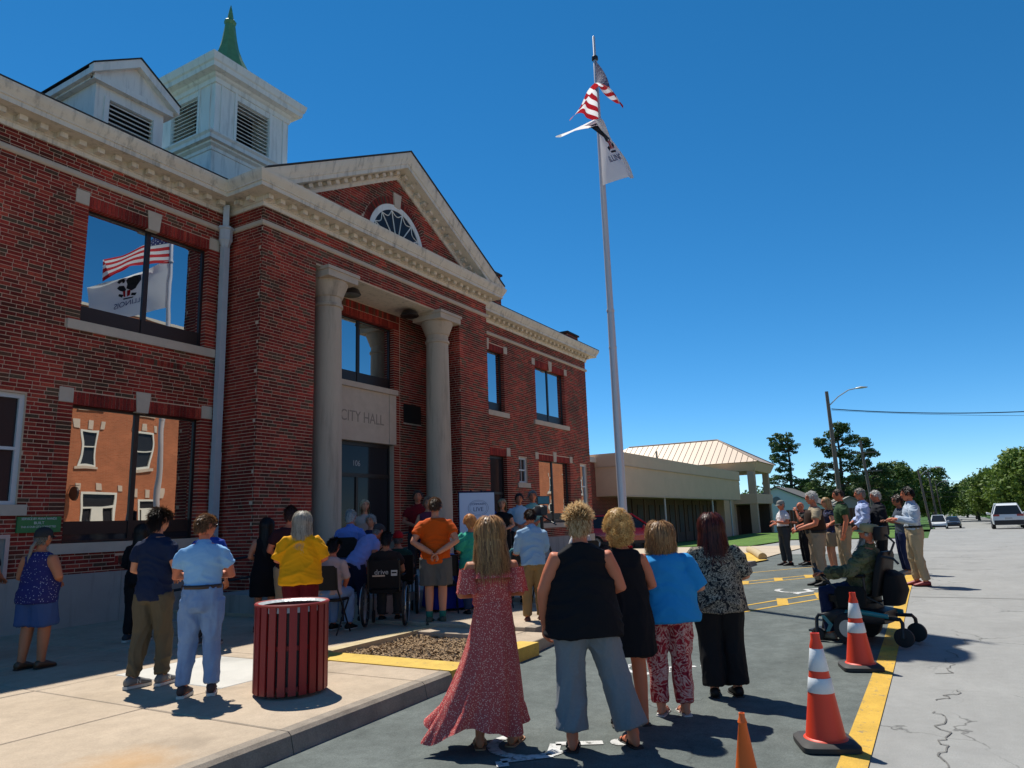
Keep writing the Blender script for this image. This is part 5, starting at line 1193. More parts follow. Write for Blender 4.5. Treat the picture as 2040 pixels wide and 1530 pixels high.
def head_geo(s, n=28, m=20):
    """head mesh in head space (x right, y forward, z up); returns MB with slots 0 skin,1 lips,2 eyes"""
    mb = MB(); vs = []; fs = []; g = lambda x, w: math.exp(-(x/w)**2)
    for j in range(1, m):
        el = -math.pi/2+math.pi*j/m
        for i in range(n):
            az = 2*math.pi*i/n; 
            if az > math.pi: az -= 2*math.pi
            x, y, z = math.cos(el)*math.sin(az), math.cos(el)*math.cos(az), math.sin(el)
            X, Y, Z = x*HEADR[0], y*HEADR[1], z*HEADR[2]
            t = max(0, -z-.05); fr = max(0, math.cos(az))
            X *= 1-.30*t*t-.12*t; Y = Y*(1-.28*t*(1-fr)) + (.012*t*fr if z > -.95 else 0)
            if fr > 0:
                a = abs(az)
                Y += .020*g(az,.17)*g(z+.16,.13)+.008*g(az,.14)*g(z-.08,.16)
                Y += .005*g(a-.28,.3)*g(z-.30,.10) - .010*g(a-.42,.17)*g(z-.12,.10) - .004*g(az,.5)*g(z+.33,.06)
                Y += .006*g(az,.30)*g(z+.47,.07) - .003*g(az,.35)*g(z+.60,.05) + .010*g(az,.32)*g(z+.82,.14)
            if fr < .3: Y -= .004
            vs.append((X*s, Y*s, Z*s))
    for j in range(m-2):
        for i in range(n): fs.append((j*n+i, j*n+(i+1)%n, (j+1)*n+(i+1)%n, (j+1)*n+i))
    k = len(vs); vs += [(0,0,-HEADR[2]*s), (0,0,HEADR[2]*s)]
    for i in range(n): fs.append((k, (i+1)%n, i)); fs.append((k+1, (m-2)*n+i, (m-2)*n+(i+1)%n))
    mb.add(vs, fs)
    for sg in (-1, 1):
        x = sg*HEADR[0]*1.0*s
        mb.loft([((x-sg*.004*s, .0, .0),(0,.018*s,.004*s),(0,-.004*s,.030*s)),((x+sg*.010*s,-.006*s,.002*s),(0,.022*s,.004*s),(0,-.005*s,.034*s)),((x+sg*.014*s,-.008*s,.003*s),(0,.014*s,.003*s),(0,-.003*s,.024*s))], 10)
        mb.loft([((sg*.031*s,.079*s,.014*s),(.009*s,0,0),(0,0,.006*s)),((sg*.031*s,.0862*s,.014*s),(.010*s,0,0),(0,0,.006*s)),((sg*.031*s,.0885*s,.014*s),(.004*s,0,0),(0,0,.003*s))], 8, m=2)
        mb.tube([(sg*.014*s,.0945*s,.031*s),(sg*.032*s,.090*s,.036*s),(sg*.047*s,.078*s,.031*s)], .0038*s, 5, m=2)
    mb.tube([(-.022*s,.0925*s,-.056*s),(0,.0995*s,-.055*s),(.022*s,.0925*s,-.056*s)], [.003*s,.0065*s,.003*s], 6, m=1)
    return mb
def hand_geo(mb, w, d, nrm, s, side, curl=.5, spread=.12):
    d = Vector(d).normalized(); nrm = Vector(nrm); nrm = (nrm-d*nrm.dot(d)).normalized(); lat = d.cross(nrm)*side; w = Vector(w)
    mb.loft([(w-d*.02*s, lat*.026*s, nrm*.018*s),(w+d*.012*s, lat*.028*s, nrm*.017*s),(w+d*.045*s, lat*.039*s, nrm*.015*s),(w+d*.085*s, lat*.041*s, nrm*.013*s),(w+d*.097*s, lat*.034*s, nrm*.009*s)], 12)
    for k, (o, L_) in enumerate(((-.031,.070),(-.0105,.079),(.0105,.074),(.030,.058))):
        p = w+d*.088*s+lat*o*s; a = spread*(k-1.5)*.5; dd = (d+lat*a).normalized(); pts = [p-dd*.012*s]; ang = 0; q = p; pts.append(q.copy())
        for f in (.44,.32,.24):
            ang += curl*(.75 if f > .4 else .9); v = dd*math.cos(ang)+nrm*math.sin(ang); q = q+v*L_*f*s; pts.append(q.copy())
        mb.tube(pts, [.0095*s,.0098*s,.009*s,.0082*s,.0055*s], 6)
    p = w+d*.03*s-lat*.030*s; v1 = (d*.55-lat*.75+nrm*.35).normalized(); v2 = (d*.8-lat*.35+nrm*.5).normalized()
    mb.tube([p-v1*.012*s, p+v1*.022*s, p+v1*.022*s+v2*.028*s, p+v1*.022*s+v2*.052*s], [.013*s,.012*s,.0105*s,.007*s], 6)
def strands_obj(name, paths, widths, rnd, m, parent, outward=None):
    V = []; F = []; Rn = []
    for pts, w, r in zip(paths, widths, rnd):
        n = len(pts); o = len(V)
        for i, p in enumerate(pts):
            t = pts[min(i+1,n-1)]-pts[max(i-1,0)]; nn = np.linalg.norm(t); t = t/nn if nn > 1e-9 else np.array([0,0,-1.])
            out = p-(outward if outward is not None else np.zeros(3)); out[2] *= .3; b = np.cross(t, out); nb = np.linalg.norm(b); b = b/nb if nb > 1e-9 else np.array([1.,0,0])
            ww = w*(1-.75*(i/(n-1))**2.5); V.append(p-b*ww); V.append(p+b*ww)
        for i in range(n-1): F.append((o+2*i, o+2*i+1, o+2*i+3, o+2*i+2)); Rn.append(r)
    me = bpy.data.meshes.new(name); me.from_pydata([tuple(v) for v in V], [], F); me.materials.append(m)
    at = me.attributes.new('rnd','FLOAT','FACE'); at.data.foreach_set('value', np.array(Rn, dtype=np.float32)); me.polygons.foreach_set('use_smooth', [True]*len(F))
    return put(name, me, parent, False)
def scalp(rs, n, front=.62, back=-.55, side=-.05):
    out = []
    while len(out) < n:
        d = rs.normal(size=3); d /= np.linalg.norm(d); az = abs(math.atan2(d[0], d[1]))
        lim = front if az < 1.0 else (side if az < 1.9 else back); 
        if az < 1.0: lim = front-(az**3)*.35
        if d[2] > lim: out.append(d)
    return out
def make_hair(hc, HM, s, style, c1, c2, parent, rs, lod, **kw):
    """hc head centre, HM head rotation (3x3 np), s scale"""
    n = {0:1500, 1:520, 2:170}[lod]; w = {0:.0028, 1:.0055, 2:.010}[lod]; E = np.array(HEADR)*s*np.array([kw.pop('wide',1.07),1.02,1.0])
    m = hair_mat(c1, c2); paths = []; W = []; RN = []; hcn = np.array(hc)
    L2W = lambda p: hcn+HM@p
    cap = MB(); vs = []; fs = []; nn, mm = 24, 14           # underlying cap
    fl = kw.get('front', .62); bk = kw.get('back', -.55)
    for j in range(mm+1):
        for i in range(nn):
            az = 2*math.pi*i/nn; a = az if az < math.pi else 2*math.pi-az
            lim = (fl-(a**3)*.35 if a < 1.0 else (-.02 if a < 1.9 else bk)); e0 = math.asin(max(-.9, min(.95, lim))); el = e0+(math.pi/2-e0)*j/mm
            d = np.array([math.cos(el)*math.sin(az), math.cos(el)*math.cos(az), math.sin(el)]); k = 1.045 if j else 1.0
            vs.append(L2W(d*E*k))
    for j in range(mm):
        for i in range(nn): fs.append((j*nn+i, j*nn+(i+1)%nn, (j+1)*nn+(i+1)%nn, (j+1)*nn+i))
    cap.add(vs, fs)
    co = cap.build('hair', hair_mat(tuple(a*.75 for a in c1), tuple(a*.75 for a in c1)), parent, smooth=True, world=False)
    if style == 'none': return co
    cut = kw.get('hatcut', 9)
    for d in scalp(rs, n, fl, bk):
        if d[2] > cut: continue
        r = rs.uniform(); p0 = d*E*1.02
        if style == 'short':
            L_ = kw.get('len', .035)*rs.uniform(.6,1.3); az = math.atan2(d[0], d[1])
            fl_dir = np.array([d[0]*.8, d[1]-.75 if kw.get('fwd',0) == 0 else d[1]+.3, d[2]-1.1]); fl_dir -= d*fl_dir.dot(d); q = np.linalg.norm(fl_dir); fl_dir = fl_dir/q if q > 1e-6 else np.array([0,-1.,0])
            lift = kw.get('lift', .35); v = fl_dir+d*lift+rs.normal(scale=.25,size=3); v /= np.linalg.norm(v)
            pts = [p0, p0+v*L_*.5+d*.004, p0+v*L_+d*.003-np.array([0,0,.004])]
        elif style == 'spiky':
            L_ = kw.get('len', .06)*rs.uniform(.6,1.25)*(1.1 if d[2] > .2 else .55); v = d*np.array([1.1,1.0,.7])+np.array([0,-.75,-.05])+rs.normal(scale=.26,size=3)
            if d[2] < .15: v = d*.55+np.array([0,-.15,-.9])+rs.normal(scale=.16,size=3)
            v /= np.linalg.norm(v); pts = [p0, p0+v*L_*.5, p0+v*L_+np.array([0,0,-.006 if d[2] < .3 else 0.004])]
        elif style == 'curly':
            rad = kw.get('rad', .011); base = p0*(1+kw.get('puff', .28)*rs.uniform(.1,1)); a = rs.normal(size=3); a -= d*a.dot(d); a /= np.linalg.norm(a); b = np.cross(d, a); ph = rs.uniform(0,6.28); turns = rs.uniform(.8,1.6); K = 9
            dr = np.array([0,0,-.022])*rs.uniform(.2,1)+d*.012
            pts = [base+a*rad*math.cos(ph+turns*6.28*k/K)+b*rad*math.sin(ph+turns*6.28*k/K)+dr*k/K for k in range(K+1)]
        elif style in ('long', 'bob'):
            end = kw.get('end', -.42)*(1+rs.normal(scale=.10)-.12*rs.uniform()); vol = kw.get('vol', .014)*rs.uniform(.25,1.3); az = math.atan2(d[0], d[1]); el0 = math.asin(d[2])
            if abs(az) < 1.3: az_t = math.copysign(kw.get('sweep', 1.9)+rs.normal(scale=.18), az if abs(az) > .05 else rs.choice([-1,1]))
            else: az_t = az
            pts = []; K = 5
            for k in range(K+1):
                t = k/K; a_ = az+(az_t-az)*min(1,t*1.3); e_ = el0+(-.28-el0)*t
                dd = np.array([math.cos(e_)*math.sin(a_), math.cos(e_)*math.cos(a_), math.sin(e_)]); pts.append(dd*(E*1.03+vol*min(1,t*2.5+.25)))
            last = pts[-1]; z0 = last[2]; K2 = 7 if end < -.25 else 4; wv = rs.uniform(0,6.28); amp = kw.get('wave', .006); curl = kw.get('curl', 0)
            for k in range(1, K2+1):
                t = k/K2; z = z0+(end-z0)*t
                q = np.array([last[0]*(1+kw.get('flare', -.1)*t), last[1]*(1-.05*t)+kw.get('back_y', -.03)*t, z]); q[:2] += amp*np.array([math.sin(wv+t*7), math.cos(wv*1.7+t*6)])*(.3+t)
                if curl: q[:2] *= 1-curl*t*t
                pts.append(q)
        paths.append([L2W(p) for p in pts]); W.append(w*rs.uniform(.7,1.3)); RN.append(min(1, max(0, rs.normal(.5,.27))))
    o = strands_obj('hair', paths, W, RN, m, parent, hcn-np.array([0,0,.05])); return o

def rotx(a): c, s = math.cos(a), math.sin(a); return np.array([[1,0,0],[0,c,-s],[0,s,c]])
def rotz(a): c, s = math.cos(a), math.sin(a); return np.array([[c,-s,0],[s,c,0],[0,0,1]])
def roty(a): c, s = math.cos(a), math.sin(a); return np.array([[c,0,s],[0,1,0],[-s,0,c]])
TOR_M = [(.455,.075,.058,0),(.50,.094,.074,-.004),(.55,.092,.070,-.002),(.61,.086,.063,.005),(.67,.092,.067,.006),(.74,.103,.070,.002),(.785,.108,.061,-.004),(.812,.086,.050,-.008),(.835,.048,.042,-.006)]
TOR_F = [(.455,.082,.062,-.004),(.50,.103,.080,-.010),(.55,.097,.072,-.006),(.61,.076,.057,.004),(.67,.084,.064,.008),(.735,.092,.072,.012),(.78,.095,.056,-.002),(.808,.074,.046,-.008),(.83,.042,.037,-.006)]
ARM = {'down': ((.142,-.02,.64),(.142,.02,.495)), 'front': ((.150,.0,.645),(.035,.125,.600)), 'cross': ((.148,.03,.65),(-.045,.125,.655)), 'behind': ((.160,-.075,.645),(.022,-.120,.556)),
       'hold': ((.135,.0,.645),(.075,.150,.675)), 'face': ((.13,.09,.70),(.04,.105,.86)), 'fwd': ((.13,.04,.645),(.10,.19,.63)), 'slack': ((.15,-.03,.64),(.165,.03,.50)), 'lap': ((.14,.02,.645),(.05,.16,.555))}
PC = [0]
def person(label, x, y, z, heading, H=1.7, sex='m', w=1.0, belly=0.0, lod=1, arms=('down','down'), lean=0.0, twist=0.0, head=(0,0,0), skin='fair', sit=None, feet=((-.06,0),(.06,.01)), toes=(.15,-.15),
           top=None, bottom=None, shoes=None, hair=None, hat=None, glasses=False, dress=None, curl=.55, aw=1.0, lw=1.0, sway=0.0, group=None, extra=None):
    PC[0] += 1; rs = np.random.default_rng(100+PC[0]); random.seed(PC[0])
    t = thing('person', label, 'person', (x,y,z), R(heading-90), group or 'people gathered for the ceremony')
    vox = {0:.0115, 1:.0185, 2:.026}[lod]; sm = {0:5, 1:3, 2:2}[lod]
    hip = .515 if sit is None else (sit/H+.045); dz = hip-.515
    RX = rotx(-lean)@rotz(twist)@roty(sway)
    def T(p):
        q = np.array(p, float); q[2] += dz; o = np.array([0,0,hip]); 
        k = 1.0
        return Vector((o+RX@(q-o))*H)
    def D(v): return Vector(RX@np.array(v, float))
    tor = TOR_M if sex == 'm' else TOR_F
    def tsec(z_, a, b, yo, off=0.0):
        bb = b*(.55+.45*w)+belly*.5*math.exp(-((z_-.59)/.075)**2); yy = yo+belly*.42*math.exp(-((z_-.59)/.075)**2)
        ww = 1+(w-1)*(1.0 if z_ < .72 else .55)
        return (T((0,yy,z_)), D((a*ww+off/H,0,0))*H, D((0,bb+off/H,0))*H)
    sw = 1+(w-1)*.5 if sex == 'm' else .92+(w-1)*.5
    # skeleton
    A = []
    for s, spec in zip((-1,1), arms):
        e, wr = ARM[spec] if isinstance(spec, str) else spec
        k = 1+(w-1)*.75
        S_ = T((s*.104*sw,-.006,.776)); E_ = T((s*e[0]*(.93 if sex == 'f' else 1)*k, e[1], e[2])); W_ = T((s*wr[0]*(k if abs(wr[0]) > .08 else 1), wr[1]+(belly*.6 if wr[1] > .08 else 0), wr[2])); A.append((S_, E_, W_, s))
    Lg = []
    for s, (fx, fy), to in zip((-1,1), feet, toes):
        hp_ = Vector((s*.050*(1+(w-1)*.6), 0, hip-.005))
        if sit is None:
            an = Vector((fx, fy-.012, .047)); kn = hp_.lerp(an, .5)+Vector((0, .018, .012))
        else:
            kn = Vector((s*.075, .235, hip-.0)); an = Vector((fx if abs(fx) > .061 else s*.075, .225+fy, .047))
        Lg.append((hp_*H, kn*H, an*H, to, s))
    def legtube(mb, hp_, kn, an, r, off=0, stop=1.0, flare=0.0):
        pts = [hp_, hp_.lerp(kn,.5), kn, kn.lerp(an,.33), kn.lerp(an,.66), an]; rr = [r[0],r[1],r[2],r[3],r[4],r[5]]
        tot = 5; n = max(2, int(round(stop*5))+1); pts = pts[:n]; rr = rr[:n]
        mb.tube(pts, [q*H*lw*(1+(w-1)*.55)+off+flare*i/5 for i, q in enumerate(rr)], 14)
    LR = (.058,.050,.035,.034,.028,.023)
    # ---- body
    body = MB(); body.loft([tsec(*q, off=(-.014 if (top or dress) and q[0] < (top or {}).get('neck',.7)-.02 else 0)) for q in tor], 20)
    body.tube([T((0,-.006,.81)), T((0,-.002,.845)), T((0,.004,.885))], [.036*H*(.6+.4*w),.031*H*(.7+.3*w),.030*H*(.8+.2*w)], 14)
    AR = (.034,.031,.026,.025,.018)
    aws = aw*(1+(w-1)*.55)*(1 if sex == 'm' else .92)
    for S_, E_, W_, s in A:
        IN_ = T((s*.05*sw,-.006,.772)); body.tube([IN_, S_, S_.lerp(E_,.5), E_, E_.lerp(W_,.35), W_], [.026*H]+[q*H*(aws if i < 4 else (aws+1)/2) for i, q in enumerate(AR)], 12)
    for hp_, kn, an, to, s in Lg:
        legtube(body, hp_-Vector((0,0,.02)), kn, an, LR if not bottom else tuple(q*(.8 if i < (2 if bottom.get('kind') == 'shorts' else 5) else 1) for i, q in enumerate(LR)))
        ca, sa = math.cos(to*s*-1), math.sin(to*s*-1); fd = Vector((sa, ca, 0)); lt = Vector((ca,-sa,0))
        body.loft([(an-fd*.028*H+Vector((0,0,-.024*H)), lt*.018*H, Vector((0,0,.02*H))), (an+Vector((0,0,-.012*H)), lt*.022*H, Vector((0,0,.030*H))), (an+fd*.05*H+Vector((0,0,-.026*H)), lt*.025*H, Vector((0,0,.019*H))), (an+fd*.085*H+Vector((0,0,-.033*H)), lt*.027*H, Vector((0,0,.012*H))), (an+fd*.115*H+Vector((0,0,-.037*H)), lt*.018*H, Vector((0,0,.008*H)))], 12)
    hs = H/1.75*1.03*(1.0 if sex == 'm' else 1.03); HM = RX@rotz(head[0])@rotx(-head[1])@roty(head[2]); hc = np.array(T((0,.012,.926)))
    hg = head_geo(hs, 28 if lod < 2 else 18, 20 if lod < 2 else 14)
    extra_mb = MB(); extra_mb.add([Vector(hc+HM@np.array(p)) for p in hg.v], hg.f); extra_mb.m = hg.m[:]
    for S_, E_, W_, s in A:
        hand_geo(extra_mb, W_, (W_-E_), D((-s*.8,.5,-.1)) if (W_-E_).normalized().z < -.5 else D((0,-.2,-.6)), H/1.75, s, curl)
    sk = SK[skin]
    def fin_body(me, extra_mb=extra_mb, t=t, sk=sk):
        n = len(me.vertices); co = np.empty(n*3); me.vertices.foreach_get('co', co); fv = [tuple(p.vertices) for p in me.polygons]
        V_ = [tuple(c) for c in co.reshape(-1,3)]+[tuple(v) for v in extra_mb.v]; F_ = fv+[tuple(i+n for i in f) for f in extra_mb.f]
        m2 = bpy.data.meshes.new('body'); m2.from_pydata(V_, [], F_)
        for q in (sk, LIP, EYE): m2.materials.append(q)
        m2.polygons.foreach_set('material_index', [0]*len(fv)+extra_mb.m); m2.polygons.foreach_set('use_smooth', [True]*len(F_)); m2.update(); bpy.data.meshes.remove(me)
        put('body', m2, t, False)
    shell(body, vox*1.1, sm, fin_body)
    def cloth(name, mb, m, amp=.006, freq=9, vx=None, smo=None, vert=False):
        sd = PC[0]*7+len(name)
        def fin(me, t=t):
            n = len(me.vertices); co = np.empty(n*3); me.vertices.foreach_get('co', co); co = co.reshape(-1,3); no = np.empty(n*3); me.vertices.foreach_get('normal', no); no = no.reshape(-1,3)
            sc = np.array([1.5,1.5,.42]) if vert else np.array([.55,.55,1.7])
            cw = co.copy(); cw[:,2] += .35*np.abs(co[:,0])*(0 if vert else 1); wv = vnoise(co*3.2,sd+9)[:,None]*.9
            f = vnoise(cw*sc*freq+wv, sd); f2 = vnoise(cw*sc*freq*2.1+wv, sd+3)
            d = (1-np.abs(f))**3*1.25-.40+.45*(1-np.abs(f2))**4-.1; co2 = co+no*(np.maximum(d,-.3)*amp*1.5)[:,None]
            me.vertices.foreach_set('co', co2.ravel()); me.materials.clear(); me.materials.append(m); me.polygons.foreach_set('use_smooth', [True]*len(me.polygons)); me.update(); me.name = name; put(name, me, t, False)
        shell(mb, vx or vox, sm if smo is None else smo, fin)
    if top:
        off = top.get('off', .012); hem = top.get('hem', .50); fl = top.get('flare', 0.0); mb = MB(); neck = top.get('neck', .828); secs = []
        zs_ = sorted({hem, .52, .56, .61, .67, .735, .782, .808} | {neck}); zs_ = [q for q in zs_ if hem <= q <= neck]
        zt_ = [q[0] for q in tor]; mina = top.get('boxy', 0)
        for q in zs_:
            a = np.interp(q, zt_, [k[1] for k in tor]); b = np.interp(q, zt_, [k[2] for k in tor]); yo = np.interp(q, zt_, [k[3] for k in tor])
            if q < .70: a = max(a, mina*.092); b = max(b, mina*.066)
            secs.append(tsec(q, a, b, yo, off*(1 if q < .79 else .75)+fl*max(0,(.64-q)/.14)))
        mb.loft(secs, 24); sl = top.get('sleeve', .5); so = top.get('soff', .013)
        if sl > 0:
            for S_, E_, W_, s in A:
                pts = [T((s*.05*sw,-.006,.772)), S_, S_.lerp(E_,.25), S_.lerp(E_,.6), E_, E_.lerp(W_,.5), E_.lerp(W_,.93)]; rr = [.027,.033,.034,.031,.028,.025,.020]; frac = [0,.05,.17,.38,.6,.8,1.0]
                k = [i for i in range(7) if frac[i] <= sl+.01]; P_ = [pts[i] for i in k]; R_ = [rr[i]*H*aws+(so if i > 1 else so*.6) for i in k]
                if top.get('puff') : R_ = [r*(1+.35*math.sin(math.pi*i/max(1,len(R_)-1))) for i, r in enumerate(R_)]
                if len(P_) > 1: mb.tube(P_, R_, 14)
        if top.get('collar'):
            c0 = T((0,.002,.845)); mb.tube([T((0,-.004,.822)), c0, T((0,.004,.853))], [.050*H,.040*H,.037*H], 14)
        cloth(top.get('name','shirt'), mb, top['mat'], top.get('amp', .006), top.get('freq', 9))
    if bottom:
        mb = MB(); kind = bottom.get('kind','pants'); off = bottom.get('off', .014)
        wz = bottom.get('waist', .60); zs_ = [q for q in (.46,.49,.52,.56,.60) if q <= wz]+([wz] if wz > .60 else []); zt_ = [q[0] for q in tor]
        mb.loft([tsec(q, np.interp(q, zt_, [k[1] for k in tor]), np.interp(q, zt_, [k[2] for k in tor]), np.interp(q, zt_, [k[3] for k in tor]), (.020 if (top or {}).get('hem',0) > .55 else -.004 if q > (top or {}).get('hem',.5)+.02 else off*.5)) for q in zs_], 20)
        st = {'pants':1.0,'shorts':.42,'wide':.93,'capri':.8}[kind]
        for hp_, kn, an, to, s in Lg:
            if kind in ('pants','wide','capri'):
                fl = bottom.get('flare', .0); e = an+Vector((0,0,.018*H)) if kind == 'pants' else kn.lerp(an, bottom.get('stop', .85))
                pts = [hp_+Vector((0,0,.01)), hp_.lerp(kn,.35), hp_.lerp(kn,.7), kn, kn.lerp(e,.4), kn.lerp(e,.75), e]; rr = [.060,.056,.047,.040,.037,.033,.031]
                mb.tube(pts, [q*H*lw*(1+(w-1)*.55)+off*.7+fl*max(0,i-2)/4 for i, q in enumerate(rr)], 16)
            else:
                e = hp_.lerp(kn, bottom.get('stop', .78)); mb.tube([hp_+Vector((0,0,.01)), hp_.lerp(e,.5), e], [(.060*H*lw*(1+(w-1)*.55)+off), (.058*H*lw*(1+(w-1)*.55)+off*1.3), (.056*H*lw*(1+(w-1)*.55)+off*1.7)], 16)
        cloth({'shorts':'shorts'}.get(kind,'trousers'), mb, bottom['mat'], bottom.get('amp', .007), bottom.get('freq', 8), vert=True)
        if bottom.get('belt'):
            q = min(.60, wz)-.008; a = np.interp(q, zt_, [k[1] for k in tor]); b = np.interp(q, zt_, [k[2] for k in tor]); mbt = MB()
            for zz, of in ((q-.010, off+.012),(q+.010, off+.012)): pass
            mbt.loft([tsec(q-.011,a,b,0,off*.8+.010), tsec(q-.010,a,b,0,off*.8+.020), tsec(q+.010,a,b,0,off*.8+.020), tsec(q+.011,a,b,0,off*.8+.010)], 28, cap=False); mbt.build('belt', bottom['belt'], t, smooth=True, world=False)
    if dress: dress(t, T, D, tsec, tor, H, rs, cloth)
    # shoes
    if shoes:
        for hp_, kn, an, to, s in Lg:
            ca, sa = math.cos(to*s*-1), math.sin(to*s*-1); fd = Vector((sa, ca, 0)); lt = Vector((ca,-sa,0)); k = shoes.get('kind','sneaker'); mb = MB(); g0 = an.copy(); g0.z = 0
            sol = [(g0+fd*a*H+Vector((0,0,z_)), lt*b*H, Vector((0,0,h_))) for a,b,z_,h_ in ()]
            out = [(-.045,.014),(-.040,.022),(-.01,.026),(.03,.026),(.07,.032),(.10,.029),(.118,.016),(.122,.006)]
            th = .028 if k == 'sneaker' else .014
            vs = []; n = len(out)
            ring = [g0+fd*a*H+lt*b*H for a,b in out]+[g0+fd*a*H-lt*b*H for a,b in out[::-1]]
            mb.add([v+Vector((0,0,.002)) for v in ring]+[v+Vector((0,0,th)) for v in ring], [tuple(range(len(ring)-1,-1,-1)), tuple(range(len(ring),2*len(ring)))]+[(i,(i+1)%len(ring),len(ring)+(i+1)%len(ring),len(ring)+i) for i in range(len(ring))])
            sole = mb.build('shoe_sole', shoes.get('sole', SOLE), t, world=False, auto=40)
            if k in ('sneaker','shoe','boot'):
                u = MB(); hh = {'sneaker':.085,'shoe':.08,'boot':.14}[k]
                u.loft([(g0-fd*.040*H+Vector((0,0,th+.03)), lt*.020*H, Vector((0,0,.035))), (g0-fd*.02*H+Vector((0,0,th+hh*.5)), lt*.026*H, Vector((0,0,hh*.55))), (g0+fd*.015*H+Vector((0,0,th+hh*.48)), lt*.0275*H, Vector((0,0,hh*.53))), (g0+fd*.045*H+Vector((0,0,th+.028)), lt*.028*H, Vector((0,0,.038))), (g0+fd*.08*H+Vector((0,0,th+.016)), lt*.030*H, Vector((0,0,.026))), (g0+fd*.108*H+Vector((0,0,th+.010)), lt*.024*H, Vector((0,0,.018))), (g0+fd*.120*H+Vector((0,0,th+.006)), lt*.010*H, Vector((0,0,.010)))], 14)
                uo = u.build('shoe', shoes['mat'], t, smooth=True, world=False)
                if shoes.get('logo'):
                    me = text_mesh('N', .06, .002); me.materials.clear(); me.materials.append(SOLE); rot = Matrix((tuple(fd*1),(0,0,1),tuple(lt))).transposed()
                    for sd_ in (1,-1):
                        rt_ = Matrix((fd*sd_, Vector((0,0,1)), lt*sd_)).transposed(); mm = me.copy(); mm.transform(Matrix.Translation(g0+fd*.025*H+lt*sd_*.0285*H+Vector((0,0,th+.032))) @ rt_.to_4x4() @ Matrix.Diagonal((1,1,1,1))); put('logo', mm, uo, False)
            else:
                for a in (.02,.075):
                    MB().tube([g0+fd*a*H+lt*.028*H+Vector((0,0,th)), g0+fd*a*H+lt*.015*H+Vector((0,0,th+(.045 if a < .05 else .03))), g0+fd*a*H-lt*.015*H+Vector((0,0,th+(.045 if a < .05 else .03))), g0+fd*a*H-lt*.028*H+Vector((0,0,th))], .008, 6).build('strap', shoes['mat'], t, world=False, auto=50)
            if shoes.get('sock'):
                MB().tube([an+Vector((0,0,-.005*H)), kn.lerp(an,.78), kn.lerp(an,.76)], [.0255*H,.0285*H,.025*H], 14).build('sock', shoes['sock'], t, smooth=True, world=False)
    if hair: 
        hk = dict(hair); st = hk.pop('style')
        if hat: hk.update(hatcut=.10, lift=.05, len=.03)
        c1 = hk.pop('c1'); c2 = hk.pop('c2'); make_hair(hc, HM, hs, st, c1, c2, t, rs, hk.pop('lod', lod), **hk)
    if hat:
        mb = MB(); E = np.array(HEADR)*hs*1.09; P_ = []
        rings = [(.10,1.03),(.22,1.05),(.45,1.04),(.75,.92),(.95,.62),(1.06,.25)] if hat['kind'] == 'cap' else [(.12,1.04),(.25,1.06),(.55,1.10),(.78,1.06),(.90,.75),(.94,.2)]
        mb.loft([(Vector(hc+HM@np.array([0,-.004,E[2]*zf])), Vector(HM@np.array([E[0]*rf,0,0])), Vector(HM@np.array([0,E[1]*rf*1.0,0]))) for zf, rf in rings], 22)
        cp = mb.build('cap', hat['mat'], t, smooth=True, world=False)
        by = hat.get('dir', 0); bm2 = MB(); n = 10; vs = []; z0_ = E[2]*.17
        for k in range(n+1):
            a = -1.05+2.1*k/n; 
            for rr_, zz in ((1.0,0),(1.62*(1-.10*abs(a)),-.018)):
                p = np.array([math.sin(a)*E[0]*rr_*(1 if rr_ < 1.1 else .78), math.cos(a)*E[1]*rr_, z0_+zz]); vs.append(Vector(hc+HM@(rotz(by)@p)))
        vs += [v+Vector((0,0,.008)) for v in vs]; m_ = 2*(n+1); fs = []
        for k in range(n):
            a0 = 2*k; fs += [(a0,a0+1,a0+3,a0+2),(m_+a0,m_+a0+2,m_+a0+3,m_+a0+1),(a0+1,m_+a0+1,m_+a0+3,a0+3),(a0,a0+2,m_+a0+2,m_+a0)]
        bm2.add(vs, fs).build('visor', hat['mat'], cp, smooth=False, world=False)
    if glasses:
        mb = MB()
        for s in (-1,1):
            mb.loft([(Vector(hc+HM@np.array([s*.032*hs,.094*hs,.012*hs])), Vector(HM@np.array([.024*hs,0,0])), Vector(HM@np.array([0,0,.016*hs]))), (Vector(hc+HM@np.array([s*.034*hs,.099*hs,.012*hs])), Vector(HM@np.array([.024*hs,-.004,0])), Vector(HM@np.array([0,0,.016*hs])))], 12)
            mb.tube([Vector(hc+HM@np.array([s*.056*hs,.092*hs,.018*hs])), Vector(hc+HM@np.array([s*.082*hs,.05*hs,.018*hs])), Vector(hc+HM@np.array([s*.084*hs,-.005*hs,.012*hs]))], .0045, 6)
        mb.tube([Vector(hc+HM@np.array([-.012*hs,.1*hs,.016*hs])), Vector(hc+HM@np.array([.012*hs,.1*hs,.016*hs]))], .003, 6)
        mb.build('sunglasses', EYE, t, world=False, auto=40)
    if extra: extra(t, T, D, H, A, Lg, hc, HM, hs)
    return t
